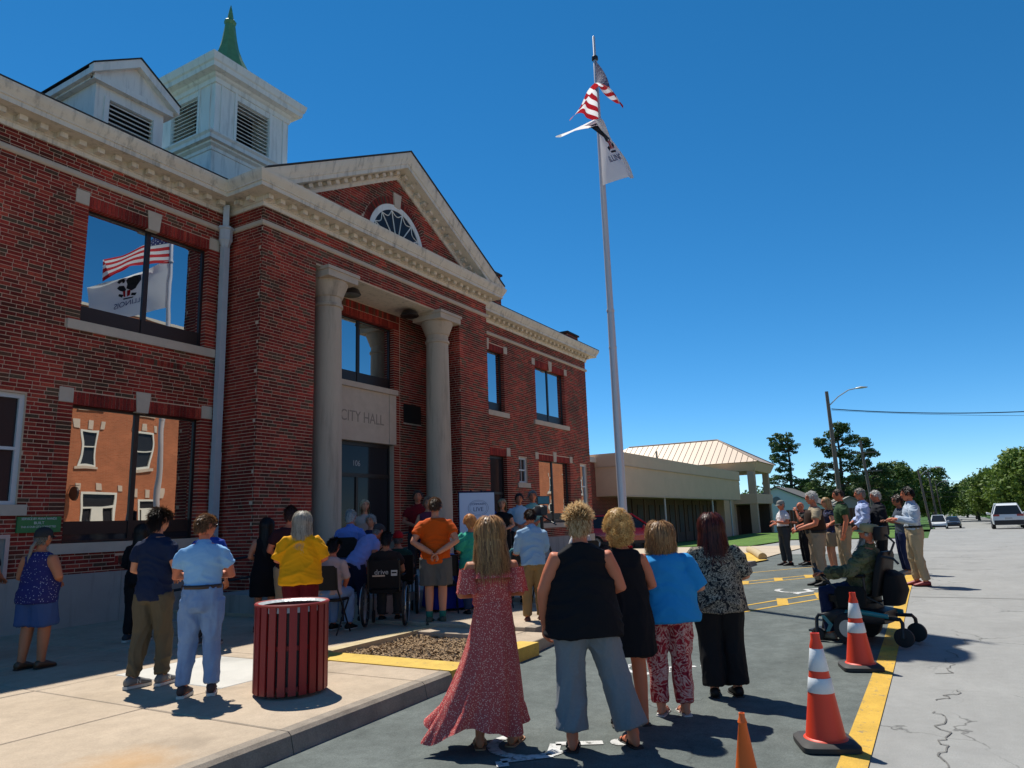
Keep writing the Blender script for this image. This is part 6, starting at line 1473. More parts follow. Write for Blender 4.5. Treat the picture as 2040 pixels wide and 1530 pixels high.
# ------------------------------------------------------------------ entrance platform
plat = structure(MB().box(8.75, 17.2, 7.75, 11.44, -.05, .50).build('entrance_platform', MT['conc_base'])); PZT = .50
MB().box(10.2, 17.2, 7.4, 7.75, -.05, .33).build('step', MT['conc_base'], plat)
BLK = fab('black', (.008,.008,.011), .4); BLK2 = fab('black_trousers', (.012,.012,.014), .4)
def C(name, c, v=.25): return fab(name, c, v)
khaki = C('khaki', (.36,.27,.17)); jeans = mat('denim', (.22,.34,.52), .85, var=(4,.55), col2=(.09,.17,.34), bump=(60,.3,.004)); navyp = C('navy', (.012,.018,.05)); dkgrey = C('charcoal', (.045,.047,.05))
lea = mat('brown_leather', (.10,.045,.02), .5, var=(12,.3)); bleather = mat('black_leather', (.009,.008,.008), .6, var=(12,.3), spec=.3); sneak = mat('grey_sneaker', (.17,.17,.17), .7, var=(14,.4)); belt = mat('dark_belt', (.035,.018,.012), .5, var=(12,.3))
dots = pat('navy_polka_dots', [(0,(.55,.55,.6)),(.16,(.5,.5,.55)),(.2,(.02,.02,.11)),(1,(.02,.02,.11))], 42)
HB = dict
# ---------- near row of women
def floral_dress(t, T, D, tsec, tor, H, rs, cloth):
    m = pat('red_floral_print', [(0,(.82,.58,.48)),(.22,(.70,.38,.30)),(.36,(.50,.10,.085)),(.6,(.42,.06,.06)),(1,(.54,.12,.10))], 85, bump=.2)
    mb = MB(); zt_ = [q[0] for q in tor]
    mb.loft([tsec(q, np.interp(q, zt_, [k[1] for k in tor]), np.interp(q, zt_, [k[2] for k in tor]), np.interp(q, zt_, [k[3] for k in tor]), .014) for q in (.60,.64,.68,.72,.745,.757)], 24)
    cloth('bodice', mb, m, .005, 14)
    n = 84; K = 22; vs = []; fs = []
    for k in range(K+1):
        u = k/K; z = .615-.535*u; grow = u**.9
        a0 = .083+.052*grow; b0 = .066+.062*grow
        fl = max(0, (u-.78)/.22); 
        for i in range(n):
            q = 2*math.pi*i/n; amp = .008+.034*u+.04*fl; w1 = math.sin(q*9+u*1.5)+.6*math.sin(q*14-u*3+1)+.5*math.sin(q*5+2)
            ruf = .03*fl*math.sin(q*21+.6*math.sin(q*3))
            rr = 1+amp*w1*1.6+ruf*1.4+(.05 if .80 < u < .84 else 0)*-.5
            blow = -.16*u**2.1*(1 if math.cos(q) < .2 else .55)-.02*u      # wind carries the hem to her left
            lift = .035*fl*math.sin(q*3+.5)+.03*fl*max(0,math.sin(q*2+2.2))
            p = Vector((a0*math.cos(q)*rr+blow*(.5-.5*math.cos(q)) - .005*u, b0*math.sin(q)*rr-.005-.03*u, z+lift))*H; vs.append(p)
    for k in range(K):
        for i in range(n): fs.append((k*n+i, k*n+(i+1)%n, (k+1)*n+(i+1)%n, (k+1)*n+i))
    MB().add(vs, fs).build('skirt', m, t, smooth=True, world=False, fixn=False)
    for s in (-1,1):      # ruffled off-shoulder sleeve bands
        c = T((s*.112,-.006,.735)); rb = MB(); V_ = []; F_ = []; n2 = 30
        for k in range(6):
            for i in range(n2):
                q = 2*math.pi*i/n2; r_ = (.044+.0035*k)*H*(1+.07*math.sin(q*8+k)*(k/3)); V_.append(Vector(c)+D((math.cos(q)*.85,math.sin(q),0))*r_+Vector((0,0,(.035-.024*k)*H*.9+.004*math.sin(q*7))))
        for k in range(5):
            for i in range(n2): F_.append((k*n2+i,k*n2+(i+1)%n2,(k+1)*n2+(i+1)%n2,(k+1)*n2+i))
        rb.add(V_, F_).build('sleeve_ruffle', m, t, smooth=True, world=False, fixn=False)
    nb = MB(); V_ = []; F_ = []; n2 = 60
    for k in range(4):
        for i in range(n2):
            q = 2*math.pi*i/n2; z = .762-.012*k; V_.append(T(((.094+.006*k+.003*math.sin(q*16))*math.cos(q), (.072+.006*k+.003*math.sin(q*16+1))*math.sin(q), z)))
    for k in range(3):
        for i in range(n2): F_.append((k*n2+i,k*n2+(i+1)%n2,(k+1)*n2+(i+1)%n2,(k+1)*n2+i))
    nb.add(V_, F_).build('neck_ruffle', m, t, smooth=True, world=False, fixn=False)
person('woman with long blonde-brown hair in an off-shoulder red floral maxi dress', 4.78, 2.99, 0, 40, 1.64, 'f', 1.04, lod=0, arms=('cross','cross'), skin='tan', feet=((-.075,-.01),(.07,-.005)), toes=(.1,-.5),
    dress=floral_dress, shoes=HB(kind='sandal', mat=mat('tan_sandal', (.42,.2,.1), .6, var=(9,.2)), sole=mat('tan_sole', (.36,.18,.09), .7, var=(9,.2))),
    hair=HB(style='long', c1=(.14,.05,.018), c2=(.74,.42,.17), end=-.33, vol=.034, back_y=-.04, flare=.22, wave=.008), lw=.9)
person('woman with spiky blonde hair in a sleeveless black top and wide grey trousers', 4.985, 2.335, 0, 33, 1.70, 'f', 1.28, .02, lod=0, arms=(((.150,.005,.64),(.135,.06,.49)),'front'), skin='red', feet=((-.075,-.01),(.185,0)), toes=(.15,.25), aw=1.05,
    top=HB(mat=BLK, hem=.452, sleeve=0, boxy=1.17, flare=.035, off=.015, amp=.008, freq=6, neck=.838), bottom=HB(kind='wide', mat=mat('heather_grey_knit', (.20,.215,.235), .9, var=(60,.25), bump=(80,.3,.003)), stop=.86, flare=.045, off=.02, waist=.56),
    shoes=HB(kind='sandal', mat=bleather, sole=SOLED), hair=HB(style='spiky', c1=(.40,.22,.08), c2=(.90,.72,.44), len=.042, back=-.82, wide=1.16))
def black_dress(m, hem, flare=.06, boxy=1.0):
    def f(t, T, D, tsec, tor, H, rs, cloth):
        mb = MB(); zt_ = [q[0] for q in tor]; secs = []
        for q in (hem, (hem+.52)/2, .46, .52, .58, .64, .70, .755, .79, .812, .83):
            qq = max(q, .50) if q < .50 else q
            a = np.interp(qq, zt_, [k[1] for k in tor]); b = np.interp(qq, zt_, [k[2] for k in tor]); yo = np.interp(qq, zt_, [k[3] for k in tor])
            if q < .72: a = max(a, .092*boxy); b = max(b, .068*boxy)
            c, ax, ay = tsec(qq, a, b, yo, .014+flare*max(0,(.62-q)/.3)); c = T((0, yo, q)); secs.append((c, ax, ay))
        mb.loft(secs, 24); cloth('dress', mb, m, .009, 6, vert=True)
    return f
person('woman with curly golden blonde hair in a sleeveless black knee-length dress', 5.66, 2.29, 0, 34, 1.63, 'f', 1.12, lod=0, arms=('front','front'), skin='red', feet=((-.07,-.01),(.065,.0)), toes=(.2,.1), dress=black_dress(BLK, .325, .05, 1.12),
    shoes=HB(kind='sandal', mat=bleather, sole=SOLED), hair=HB(style='curly', c1=(.40,.20,.05), c2=(.90,.62,.24), puff=.5, rad=.014, wide=1.12, back=-.8, front=.5),
    extra=lambda t,T,D,H,A,Lg,hc,HM,hs: MB().tube([T((.03,-.03,.845)),T((.055,.0,.835)),T((.04,.05,.81))], [.012,.016,.012], 8).build('collar', C('red_scarf',(.5,.01,.02)), t, smooth=True, world=False))
paisley = pat('red_paisley_print', [(0,(.20,.012,.02)),(.42,(.34,.02,.03)),(.5,(.62,.42,.36)),(.56,(.36,.02,.035)),(.7,(.12,.008,.02)),(.8,(.5,.3,.26)),(1,(.28,.02,.03))], 7.5, 'noise', dist=3.2)
person('heavyset woman with a brown bob in a bright blue top and red paisley trousers', 6.07, 2.08, 0, 28, 1.555, 'f', 1.5, .05, lod=0, arms=('front','front'), skin='fair', feet=((-.06,.0),(.065,-.01)), toes=(.35,.1), lw=.92, aw=1.1,
    top=HB(mat=C('bright_blue',(.018,.26,.60),.15), hem=.475, sleeve=.62, soff=.022, boxy=1.14, flare=.02, off=.024, amp=.009, freq=6), bottom=HB(kind='pants', mat=paisley, off=.02, amp=.008, waist=.56),
    shoes=HB(kind='sandal', mat=mat('pink_sandal', (.5,.25,.2), .6, var=(9,.3))), hair=HB(style='bob', c1=(.14,.06,.025), c2=(.66,.40,.18), end=-.165, vol=.042, flare=.18, curl=.12, back_y=.005, wave=.010))
leafp = pat('black_cream_print', [(0,(.012,.012,.014)),(.46,(.015,.015,.017)),(.53,(.42,.36,.27)),(.60,(.02,.02,.02)),(.68,(.16,.14,.11)),(1,(.01,.01,.012))], 22, 'noise', dist=2.0)
person('woman with long dark auburn hair in a black and cream print blouse', 6.82, 1.84, 0, 26, 1.61, 'f', 1.3, .02, lod=0, arms=('front','front'), skin='fair', feet=((-.06,-.01),(.07,.01)), toes=(.2,.1),
    top=HB(mat=leafp, hem=.455, sleeve=.62, soff=.02, boxy=1.12, flare=.03, off=.018, amp=.009, freq=6), bottom=HB(kind='pants', mat=BLK2, off=.03, flare=.02, waist=.56), shoes=HB(kind='shoe', mat=bleather, sole=SOLED),
    hair=HB(style='long', c1=(.035,.006,.006), c2=(.16,.03,.018), end=-.32, vol=.036, back_y=-.03, flare=.3, wave=.006))
# ---------- left group on the pavement
Z = .152
person('young man in a navy polo, olive trousers and grey sneakers standing side-on', 4.56, 6.80, Z, 14, 1.70, 'm', 1.02, lod=0, arms=('front','front'), skin='fair', head=(-.12,0,0), feet=((-.06,-.05),(.055,.05)), toes=(.2,.1), top=HB(mat=C('navy_polo',(.010,.020,.055)), hem=.475, sleeve=.42, boxy=1.02, off=.016, collar=True, amp=.008),
    bottom=HB(mat=C('olive_chino',(.115,.092,.055)), off=.014, amp=.010), shoes=HB(kind='sneaker', mat=sneak, logo=True), hair=HB(style='short', c1=(.012,.006,.003), c2=(.05,.025,.012), len=.055, lift=.55, back=-.62, front=.5))
person('man in a light blue polo tucked into jeans, arms crossed, wearing sunglasses', 4.47, 5.95, Z, 42, 1.615, 'm', 1.04, lod=0, arms=('cross','cross'), skin='red', head=(-.75,.05,0), feet=((-.075,0),(.07,.02)), toes=(.1,.15), glasses=True, top=HB(mat=C('light_blue_polo',(.24,.46,.72),.12), hem=.565, sleeve=.42, off=.014, collar=True, amp=.007),
    bottom=HB(mat=jeans, off=.014, belt=belt, amp=.011), shoes=HB(kind='sneaker', mat=mat('dark_canvas_shoe',(.05,.03,.03),.8,var=(12,.3))), hair=HB(style='short', c1=(.12,.05,.02), c2=(.33,.17,.07), len=.028, lift=.4, back=-.42))
def braid(t,T,D,H,A,Lg,hc,HM,hs):
    pts = [Vector(hc)+Vector((.0,-.085,-.02)), Vector(hc)+Vector((-.03,-.12,-.1)), Vector(hc)+Vector((-.05,-.13,-.22)), Vector(hc)+Vector((-.05,-.125,-.36))]
    MB().tube(pts, [.018,.02,.018,.007], 8).build('braid', mat('grey_braid',(.25,.22,.18),.7,var=(30,.5)), t, smooth=True, world=False)
person('woman in navy polka dot sleeveless top, denim shorts and dark cap', 4.61, 9.03, Z, 18, 1.555, 'f', 1.32, .04, lod=1, arms=('front','front'), skin='tan', feet=((-.06,-.02),(.06,.03)), aw=1.15, lw=1.05, top=HB(mat=dots, hem=.46, sleeve=0, boxy=1.08, off=.016, flare=.02), bottom=HB(kind='shorts', mat=C('blue_denim_shorts',(.05,.09,.22)), stop=.95, waist=.56, off=.02),
    shoes=HB(kind='shoe', mat=lea, sole=SOLED), hair=HB(style='short', c1=(.15,.12,.09), c2=(.3,.26,.2), len=.04), hat=HB(kind='cap', mat=C('dark_cap',(.03,.032,.035))), extra=braid)
person('person at the left edge in dark clothes, mostly out of the picture', 4.62, 10.35, Z, 10, 1.6, 'f', 1.2, lod=1, arms=('front','front'), skin='tan', top=HB(mat=C('dark_plum',(.03,.02,.03)), hem=.5, sleeve=.4), bottom=HB(mat=navyp), shoes=HB(kind='shoe', mat=bleather, sole=SOLED), hair=HB(style='short', c1=(.05,.03,.02), c2=(.14,.09,.06)))
person('person in black jacket with yellow side panel in the shade by the wall', 6.29, 9.75, Z, 25, 1.60, 'f', 1.0, lod=1, arms=('front','down'), skin='tan', top=HB(mat=BLK, hem=.47, sleeve=1.0, off=.02), bottom=HB(mat=BLK2), shoes=HB(kind='sneaker', mat=mat('dark_sneaker',(.04,.04,.05),.8,var=(12,.3))), hair=HB(style='long', c1=(.008,.005,.004), c2=(.03,.02,.015), end=-.25),
    extra=lambda t,T,D,H,A,Lg,hc,HM,hs: MB().loft([(T((.075,-.07,.72)),D((.03,-.02,0))*H,(0,0,.03)),(T((.098,-.045,.64)),D((.022,-.02,0))*H,(0,0,.03)),(T((.098,-.035,.57)),D((.01,-.01,0))*H,(0,0,.02))], 10).build('yellow_panel', C('yellow_panel',(.6,.38,.01)), t, smooth=True, world=False))
person('person in a royal blue shirt half hidden behind the light blue polo man', 6.40, 8.42, Z, 25, 1.66, 'm', 1.0, lod=1, skin='tan', top=HB(mat=C('royal_blue',(.012,.05,.32)), hem=.5, sleeve=.42, off=.015), bottom=HB(mat=dkgrey), shoes=HB(kind='sneaker', mat=sneak), hair=HB(style='short', c1=(.02,.01,.006), c2=(.06,.035,.02)))
person('woman with long black hair in a black dress standing in the shade by the portico', 7.62, 8.72, Z, 45, 1.63, 'f', 1.0, lod=1, arms=('front','front'), skin='fair', dress=black_dress(BLK, .30, .03), shoes=HB(kind='shoe', mat=bleather, sole=SOLED), hair=HB(style='long', c1=(.008,.004,.004), c2=(.03,.016,.012), end=-.42, vol=.022))
person('man in dark clothes hidden behind the mustard top woman', 7.52, 8.12, Z, 45, 1.78, 'm', 1.05, lod=1, arms=('front','front'), skin='red', top=HB(mat=C('dark_maroon',(.035,.01,.015)), hem=.5, sleeve=.42), bottom=HB(mat=khaki), shoes=HB(kind='shoe', mat=bleather, sole=SOLED), hair=HB(style='short', c1=(.05,.02,.015), c2=(.1,.045,.03)))
person('woman with long grey hair in a mustard yellow top and maroon trousers', 6.66, 6.98, Z, 38, 1.66, 'f', 1.36, .03, lod=0, arms=('front','front'), skin='red', feet=((-.055,0),(.055,0)), aw=1.05, top=HB(mat=C('mustard',(.80,.36,.004),.15), hem=.465, sleeve=.62, soff=.018, boxy=1.1, flare=.015, off=.018, amp=.010, freq=6), bottom=HB(mat=C('maroon',(.10,.004,.010)), off=.018, waist=.56), shoes=HB(kind='shoe', mat=bleather, sole=SOLED),
    hair=HB(style='long', c1=(.22,.19,.15), c2=(.68,.64,.55), end=-.36, vol=.034, back_y=-.02, flare=.1, wave=.012))
# ---------- centre
person('man in an orange T-shirt and grey shorts with hands clasped behind his back', 8.87, 6.52, .165, 33, 1.83, 'm', 1.12, lod=0, arms=('behind','behind'), skin='fair', head=(-.1,0,0), feet=((-.055,0),(.05,.015)), toes=(.1,.25), curl=.9, top=HB(mat=C('orange_tee',(.60,.085,.005),.12), hem=.47, sleeve=.42, soff=.018, boxy=1.05, off=.018, amp=.009, freq=7), bottom=HB(kind='shorts', mat=C('grey_shorts',(.11,.105,.095)), stop=.93, off=.022),
    shoes=HB(kind='sneaker', mat=mat('dark_green_sneaker',(.06,.075,.055),.8,var=(12,.4)), sock=C('teal_sock',(.02,.16,.13)), sole=SOLED), hair=HB(style='short', c1=(.06,.028,.012), c2=(.22,.11,.05), len=.03, lift=.4, back=-.4))
person('man in a pale blue shirt and rolled khaki trousers working the video camera', 9.37, 5.15, .17, 42, 1.60, 'm', 1.06, lod=0, arms=('fwd','fwd'), lean=.08, skin='red', head=(0,.25,0), feet=((-.07,0),(.06,.03)), top=HB(mat=C('pale_blue_shirt',(.30,.44,.58),.15), hem=.50, sleeve=1.0, boxy=1.05, off=.018, collar=True, amp=.010, freq=7), bottom=HB(mat=C('khaki_tan',(.32,.185,.07)), off=.012), shoes=HB(kind='shoe', mat=mat('red_brown_shoe',(.15,.03,.015),.5,var=(12,.3))), hair=HB(style='short', c1=(.02,.008,.004), c2=(.07,.03,.016), len=.03, back=-.45))
person('woman with curly strawberry blonde hair in a teal blouse by the display board', 9.80, 6.50, .175, 62, 1.54, 'f', 1.1, lod=0, arms=('front','front'), skin='fair', head=(.1,.35,0), top=HB(mat=C('teal_blouse',(.03,.36,.24),.2), hem=.46, sleeve=.6, soff=.026, puff=True, boxy=1.05, off=.02, flare=.03, amp=.010), bottom=HB(mat=C('dark_denim',(.03,.05,.10))), shoes=HB(kind='shoe', mat=bleather, sole=SOLED), hair=HB(style='curly', c1=(.48,.16,.035), c2=(.92,.52,.18), puff=.32, rad=.013, back=-.7, front=.5))
# ---------- on the platform, in the shade
person('blonde woman in a pale pink top standing in front of the dark entrance door', 10.55, 9.40, PZT, -150, 1.60, 'f', 1.0, lod=1, arms=('front','front'), skin='fair', head=(.5,0,0), top=HB(mat=C('pale_pink',(.55,.36,.30)), hem=.48, sleeve=.2), bottom=HB(mat=khaki), shoes=HB(kind='shoe', mat=lea), hair=HB(style='long', c1=(.42,.32,.2), c2=(.75,.66,.5), end=-.26))
person('man in a dark red shirt standing in the shade left of the second column', 11.86, 9.15, PZT, -140, 1.79, 'm', 1.08, lod=1, arms=('front','front'), skin='red', top=HB(mat=C('dark_red',(.22,.008,.012)), hem=.49, sleeve=.42, collar=True), bottom=HB(mat=dkgrey), shoes=HB(kind='shoe', mat=bleather), hair=HB(style='short', c1=(.06,.03,.02), c2=(.12,.07,.05)))
person('woman in a plum top standing beside the man in the dark red shirt', 11.5, 8.62, PZT, -145, 1.62, 'f', 1.1, lod=1, arms=('front','front'), skin='fair', top=HB(mat=C('plum',(.16,.03,.06)), hem=.48, sleeve=.15), bottom=HB(mat=navyp), shoes=HB(kind='shoe', mat=bleather), hair=HB(style='short', c1=(.2,.13,.08), c2=(.4,.3,.2), len=.05))
person('woman in a bright blue blouse just right of the display board', 13.1, 8.3, PZT, -140, 1.66, 'f', 1.08, lod=1, arms=('front','front'), skin='fair', top=HB(mat=C('cobalt_blue',(.012,.08,.42)), hem=.48, sleeve=.5), bottom=HB(mat=dkgrey), shoes=HB(kind='shoe', mat=bleather), hair=HB(style='bob', c1=(.25,.16,.08), c2=(.55,.4,.22), end=-.13))
person('blonde woman in black between the blue blouse woman and the dark doorway', 13.25, 7.98, PZT-.02, -150, 1.60, 'f', 1.05, lod=1, arms=('front','front'), skin='fair', top=HB(mat=BLK, hem=.48, sleeve=.3), bottom=HB(mat=BLK2), shoes=HB(kind='shoe', mat=bleather), hair=HB(style='bob', c1=(.35,.24,.12), c2=(.62,.5,.32), end=-.15))
person('dark-haired man in a white-blue shirt with folded hands, right of the dark doorway', 13.95, 7.96, PZT, -145, 1.70, 'm', 1.15, .03, lod=1, arms=('front','front'), skin='red', top=HB(mat=C('white_blue_shirt',(.42,.55,.66)), hem=.50, sleeve=.42, collar=True), bottom=HB(mat=dkgrey), shoes=HB(kind='shoe', mat=bleather), hair=HB(style='short', c1=(.02,.012,.01), c2=(.06,.04,.03)))
person('grey-haired man in a mint green shirt beside the video camera', 14.5, 7.92, PZT, -145, 1.77, 'm', 1.1, lod=1, arms=('front','front'), skin='red', top=HB(mat=C('mint_shirt',(.22,.46,.42)), hem=.50, sleeve=.42, collar=True), bottom=HB(mat=khaki), shoes=HB(kind='shoe', mat=bleather), hair=HB(style='short', c1=(.2,.18,.16), c2=(.4,.38,.36)))
# ---------- seats and seated people
def chair_at(label, x, y, z, heading, name='folding_chair'):
    t = thing(name, label, 'chair', (x,y,z), R(heading-90), 'chairs set out for the ceremony')
    MB().loft([((0,.0,.445),(.22,0,0),(0,.21,0)),((0,.0,.47),(.225,0,0),(0,.215,0)),((0,0,.48),(.2,0,0),(0,.19,0))], 24, sq=6).build('seat', bleather, t, world=False, auto=40)
    MB().loft([((0,-.22,.60),(.21,0,0),(0,.015,0)),((0,-.25,.9),(.21,0,0),(0,.015,0)),((0,-.255,.93),(.18,0,0),(0,.012,0))], 20, sq=5).build('backrest', bleather, t, world=False, auto=40)
    for s in (-1,1):
        MB().tube([(s*.22,.2,.01),(s*.22,-.22,.62),(s*.215,-.25,.9)], .012, 8).build('leg', MT['black_metal'], t, world=False, auto=40)
        MB().tube([(s*.215,-.22,.01),(s*.215,.16,.46)], .012, 8).build('leg', MT['black_metal'], t, world=False, auto=40)
    return t
def armrests(t):
    for s in (-1,1): MB().tube([(s*.26,-.22,.62),(s*.27,-.2,.68),(s*.27,.18,.68),(s*.26,.22,.45)], [.014,.02,.022,.012], 8).build('armrest', bleather, t, world=False, auto=40)
armrests(chair_at('black armchair of the white-haired man in the blue plaid shirt', 9.42, 8.72, PZT, 20))
plaid = pat('blue_plaid', [(0,(.05,.13,.5)),(.45,(.08,.18,.6)),(.55,(.4,.52,.72)),(1,(.05,.1,.42))], 14, 'wave', dist=4)
person('white-haired man in a blue plaid shirt seated high in a black armchair', 9.42, 8.72, PZT, 20, 1.70, 'm', 1.15, .03, lod=1, sit=.49, arms=('lap','lap'), skin='red', top=HB(mat=plaid, hem=.50, sleeve=.42, collar=True), bottom=HB(mat=C('blue_slacks',(.03,.04,.14))), shoes=HB(kind='shoe', mat=bleather), hair=HB(style='short', c1=(.5,.5,.48), c2=(.75,.74,.7), len=.035))
chair_at('black folding chair under the woman in the dark floral blouse', 9.98, 8.75, PZT, -160)
person('white-haired woman in a dark floral blouse seated beside the plaid shirt man', 9.98, 8.75, PZT, -160, 1.52, 'f', 1.1, lod=1, sit=.49, arms=('lap','lap'), skin='fair', top=HB(mat=pat('dark_floral', [(0,(.3,.28,.3)),(.2,(.03,.03,.06)),(1,(.02,.02,.05))], 30), hem=.5, sleeve=.5), bottom=HB(mat=navyp), shoes=HB(kind='shoe', mat=bleather), hair=HB(style='short', c1=(.35,.33,.3), c2=(.6,.58,.54), len=.045))
person('man in a lavender shirt and cap bending forward beside the wheelchair', 8.72, 7.98, .165, -10, 1.66, 'm', 1.12, .03, lod=1, arms=('fwd','fwd'), lean=.75, skin='red', head=(0,-.35,0), feet=((-.06,-.04),(.06,.06)), top=HB(mat=C('lavender_shirt',(.30,.32,.62)), hem=.47, sleeve=.42, boxy=1.06, collar=True, amp=.009), bottom=HB(mat=navyp), shoes=HB(kind='shoe', mat=bleather), hair=HB(style='short', c1=(.2,.18,.16), c2=(.4,.37,.34)), hat=HB(kind='cap', mat=dkgrey))
chair_at('black folding chair behind the litter bin with the pink shirt woman', 7.72, 7.52, Z, 18)
person('dark-haired woman in a pale pink shirt and jeans seated on a folding chair', 7.72, 7.52, Z, 18, 1.60, 'f', 1.12, lod=1, sit=.46, arms=('lap','lap'), lean=.15, skin='red', top=HB(mat=C('dusty_pink',(.50,.36,.33)), hem=.5, sleeve=.6), bottom=HB(mat=jeans), shoes=HB(kind='shoe', mat=bleather), hair=HB(style='short', c1=(.01,.006,.005), c2=(.04,.025,.02), len=.05))
def wheelchair(label, x, y, z, heading, logo=True):
    t = thing('wheelchair', label, 'wheelchair', (x,y,z), R(heading-90)); nyl = C('black_nylon',(.012,.011,.012),.4)
    MB().loft([((0,-.0,.47),(.22,0,0),(0,.21,0)),((0,0,.52),(.225,0,0),(0,.215,0))], 20, sq=6).build('seat', nyl, t, world=False, auto=40)
    bk = MB().loft([((0,-.23,.55),(.225,0,0),(0,.02,0)),((0,-.26,.78),(.225,0,0),(0,.024,0)),((0,-.275,.94),(.22,0,0),(0,.015,0))], 20, sq=6).build('backrest', nyl, t, world=False, auto=40)
    for s in (-1,1):
        MB().tube([(s*.23,.25,.1),(s*.23,.25,.48),(s*.23,-.23,.5),(s*.23,-.28,.93),(s*.23,-.36,.95)], .013, 8).build('frame', MT['black_metal'], t, world=False, auto=40)
        w_ = MB().lathe([(.285,-.018),(.305,-.018),(.31,0),(.305,.018),(.285,.018),(.285,-.018)], 36, (s*.29,-.12,.31), axis='x', cap=False); w_ = w_.build('wheel', tyre, t, world=False, auto=40)
        MB().lathe([(.255,-.006),(.265,-.006),(.265,.006),(.255,.006),(.255,-.006)], 36, (s*.325,-.12,.31), axis='x', cap=False).build('hand_rim', rimm, w_, world=False)
        sp_ = MB()
        for k in range(14):
            q = 2*math.pi*k/14; sp_.tube([(s*.29,-.12,.31),(s*.29,-.12+.29*math.cos(q),.31+.29*math.sin(q))], .003, 4)
        sp_.build('spokes', rimm, w_, world=False)
        MB().lathe([(.0,-.014),(.09,-.014),(.095,0),(.09,.014),(0,.014)], 20, (s*.23,.27,.1), axis='x').build('caster', tyre, t, world=False, auto=40)
        MB().loft([((s*.25,-.18,.72),(.03,0,0),(0,0,.015)),((s*.25,.12,.72),(.03,0,0),(0,0,.015))], 10).build('armrest', bleather, t, world=False, auto=40)
        MB().boxc((s*.11,.42,.12),.16,.14,.012).build('footplate', MT['black_metal'], t, world=False)
    if logo:
        F_ = Matrix(((1,0,0),(0,.05,-1),(0,1,.05))); F_ = Matrix(((1,0,0),(0,0,-1),(0,1,0)))
        wt2 = mat('white_print',(.42,.40,.38),.7,var=(9,.1))
        text('logo', 'drive', .1, (-.03,-.30,.775), F_, wt2, bk, False); MB().box(-.16,.02,-.30,-.292,.715,.735).build('label_strip', mat('tan_label',(.5,.36,.26),.7,var=(9,.1)), bk, world=False)
        MB().box(.11,.2,-.302,-.294,.72,.80).build('label_patch', wt2, bk, world=False); MB().box(.12,.19,-.305,-.303,.755,.775).build('label_print', BLK2, bk, world=False)
    return t
wheelchair('black folding wheelchair seen from behind with white lettering on its back', 8.57, 7.21, .163, 32)
person('person with dark hair in dark clothes sitting in the black wheelchair, seen from behind', 8.60, 7.24, .163, 32, 1.62, 'm', 1.1, lod=1, sit=.49, arms=('lap','lap'), skin='tan', top=HB(mat=C('dark_brown_shirt',(.03,.018,.014)), hem=.5, sleeve=.42), bottom=HB(mat=dkgrey), shoes=HB(kind='shoe', mat=bleather), hair=HB(style='short', c1=(.015,.01,.008), c2=(.05,.035,.028)))
wheelchair('second wheelchair further back holding the person in the red cap', 9.55, 7.78, .18, 40, False)
person('person in a red cap and dark green shirt seated among the wheelchairs', 9.57, 7.80, .18, 40, 1.60, 'm', 1.05, lod=1, sit=.47, arms=('lap','lap'), skin='tan', top=HB(mat=C('dark_green_shirt',(.012,.05,.035)), hem=.5, sleeve=.42), bottom=HB(mat=dkgrey), shoes=HB(kind='shoe', mat=bleather), hair=HB(style='short', c1=(.1,.08,.06), c2=(.2,.17,.14)), hat=HB(kind='cap', mat=C('red_cap',(.42,.008,.012))))
chair_at('black folding chair between the orange shirt man and the teal blouse woman', 9.75, 7.02, .18, 40)
person('person in blue seated behind the orange shirt man', 9.77, 7.03, .18, 40, 1.48, 'f', 1.1, lod=1, sit=.44, arms=('lap','lap'), skin='fair', top=HB(mat=C('light_blue_top',(.12,.24,.58)), hem=.5, sleeve=.5), bottom=HB(mat=navyp), shoes=HB(kind='boot', mat=bleather, sole=SOLED), hair=HB(style='bob', c1=(.1,.06,.03), c2=(.2,.13,.08), end=-.12))
chair_at('black folding chair in front of the pale blue shirt man', 10.77, 6.15, .21, 45)
person('dark-haired person with a teal top seated in front of the video camera man', 10.77, 6.15, .21, 45, 1.50, 'f', 1.05, lod=1, sit=.44, arms=('lap','lap'), skin='fair', top=HB(mat=C('teal_grey_top',(.08,.24,.24)), hem=.5, sleeve=.5), bottom=HB(mat=dkgrey), shoes=HB(kind='shoe', mat=bleather), hair=HB(style='curly', c1=(.03,.012,.008), c2=(.14,.06,.035), puff=.2))
chair_at('black folding chair behind the curly blonde woman', 12.3, 5.75, .28, 70)
person('dark-haired person in a white shirt seated behind the curly blonde woman', 12.3, 5.75, .28, 70, 1.66, 'm', 1.05, lod=1, sit=.46, arms=('lap','lap'), skin='tan', top=HB(mat=C('white_shirt',(.62,.6,.6)), hem=.5, sleeve=.42), bottom=HB(mat=dkgrey), shoes=HB(kind='shoe', mat=bleather), hair=HB(style='short', c1=(.015,.01,.008), c2=(.05,.03,.025)))
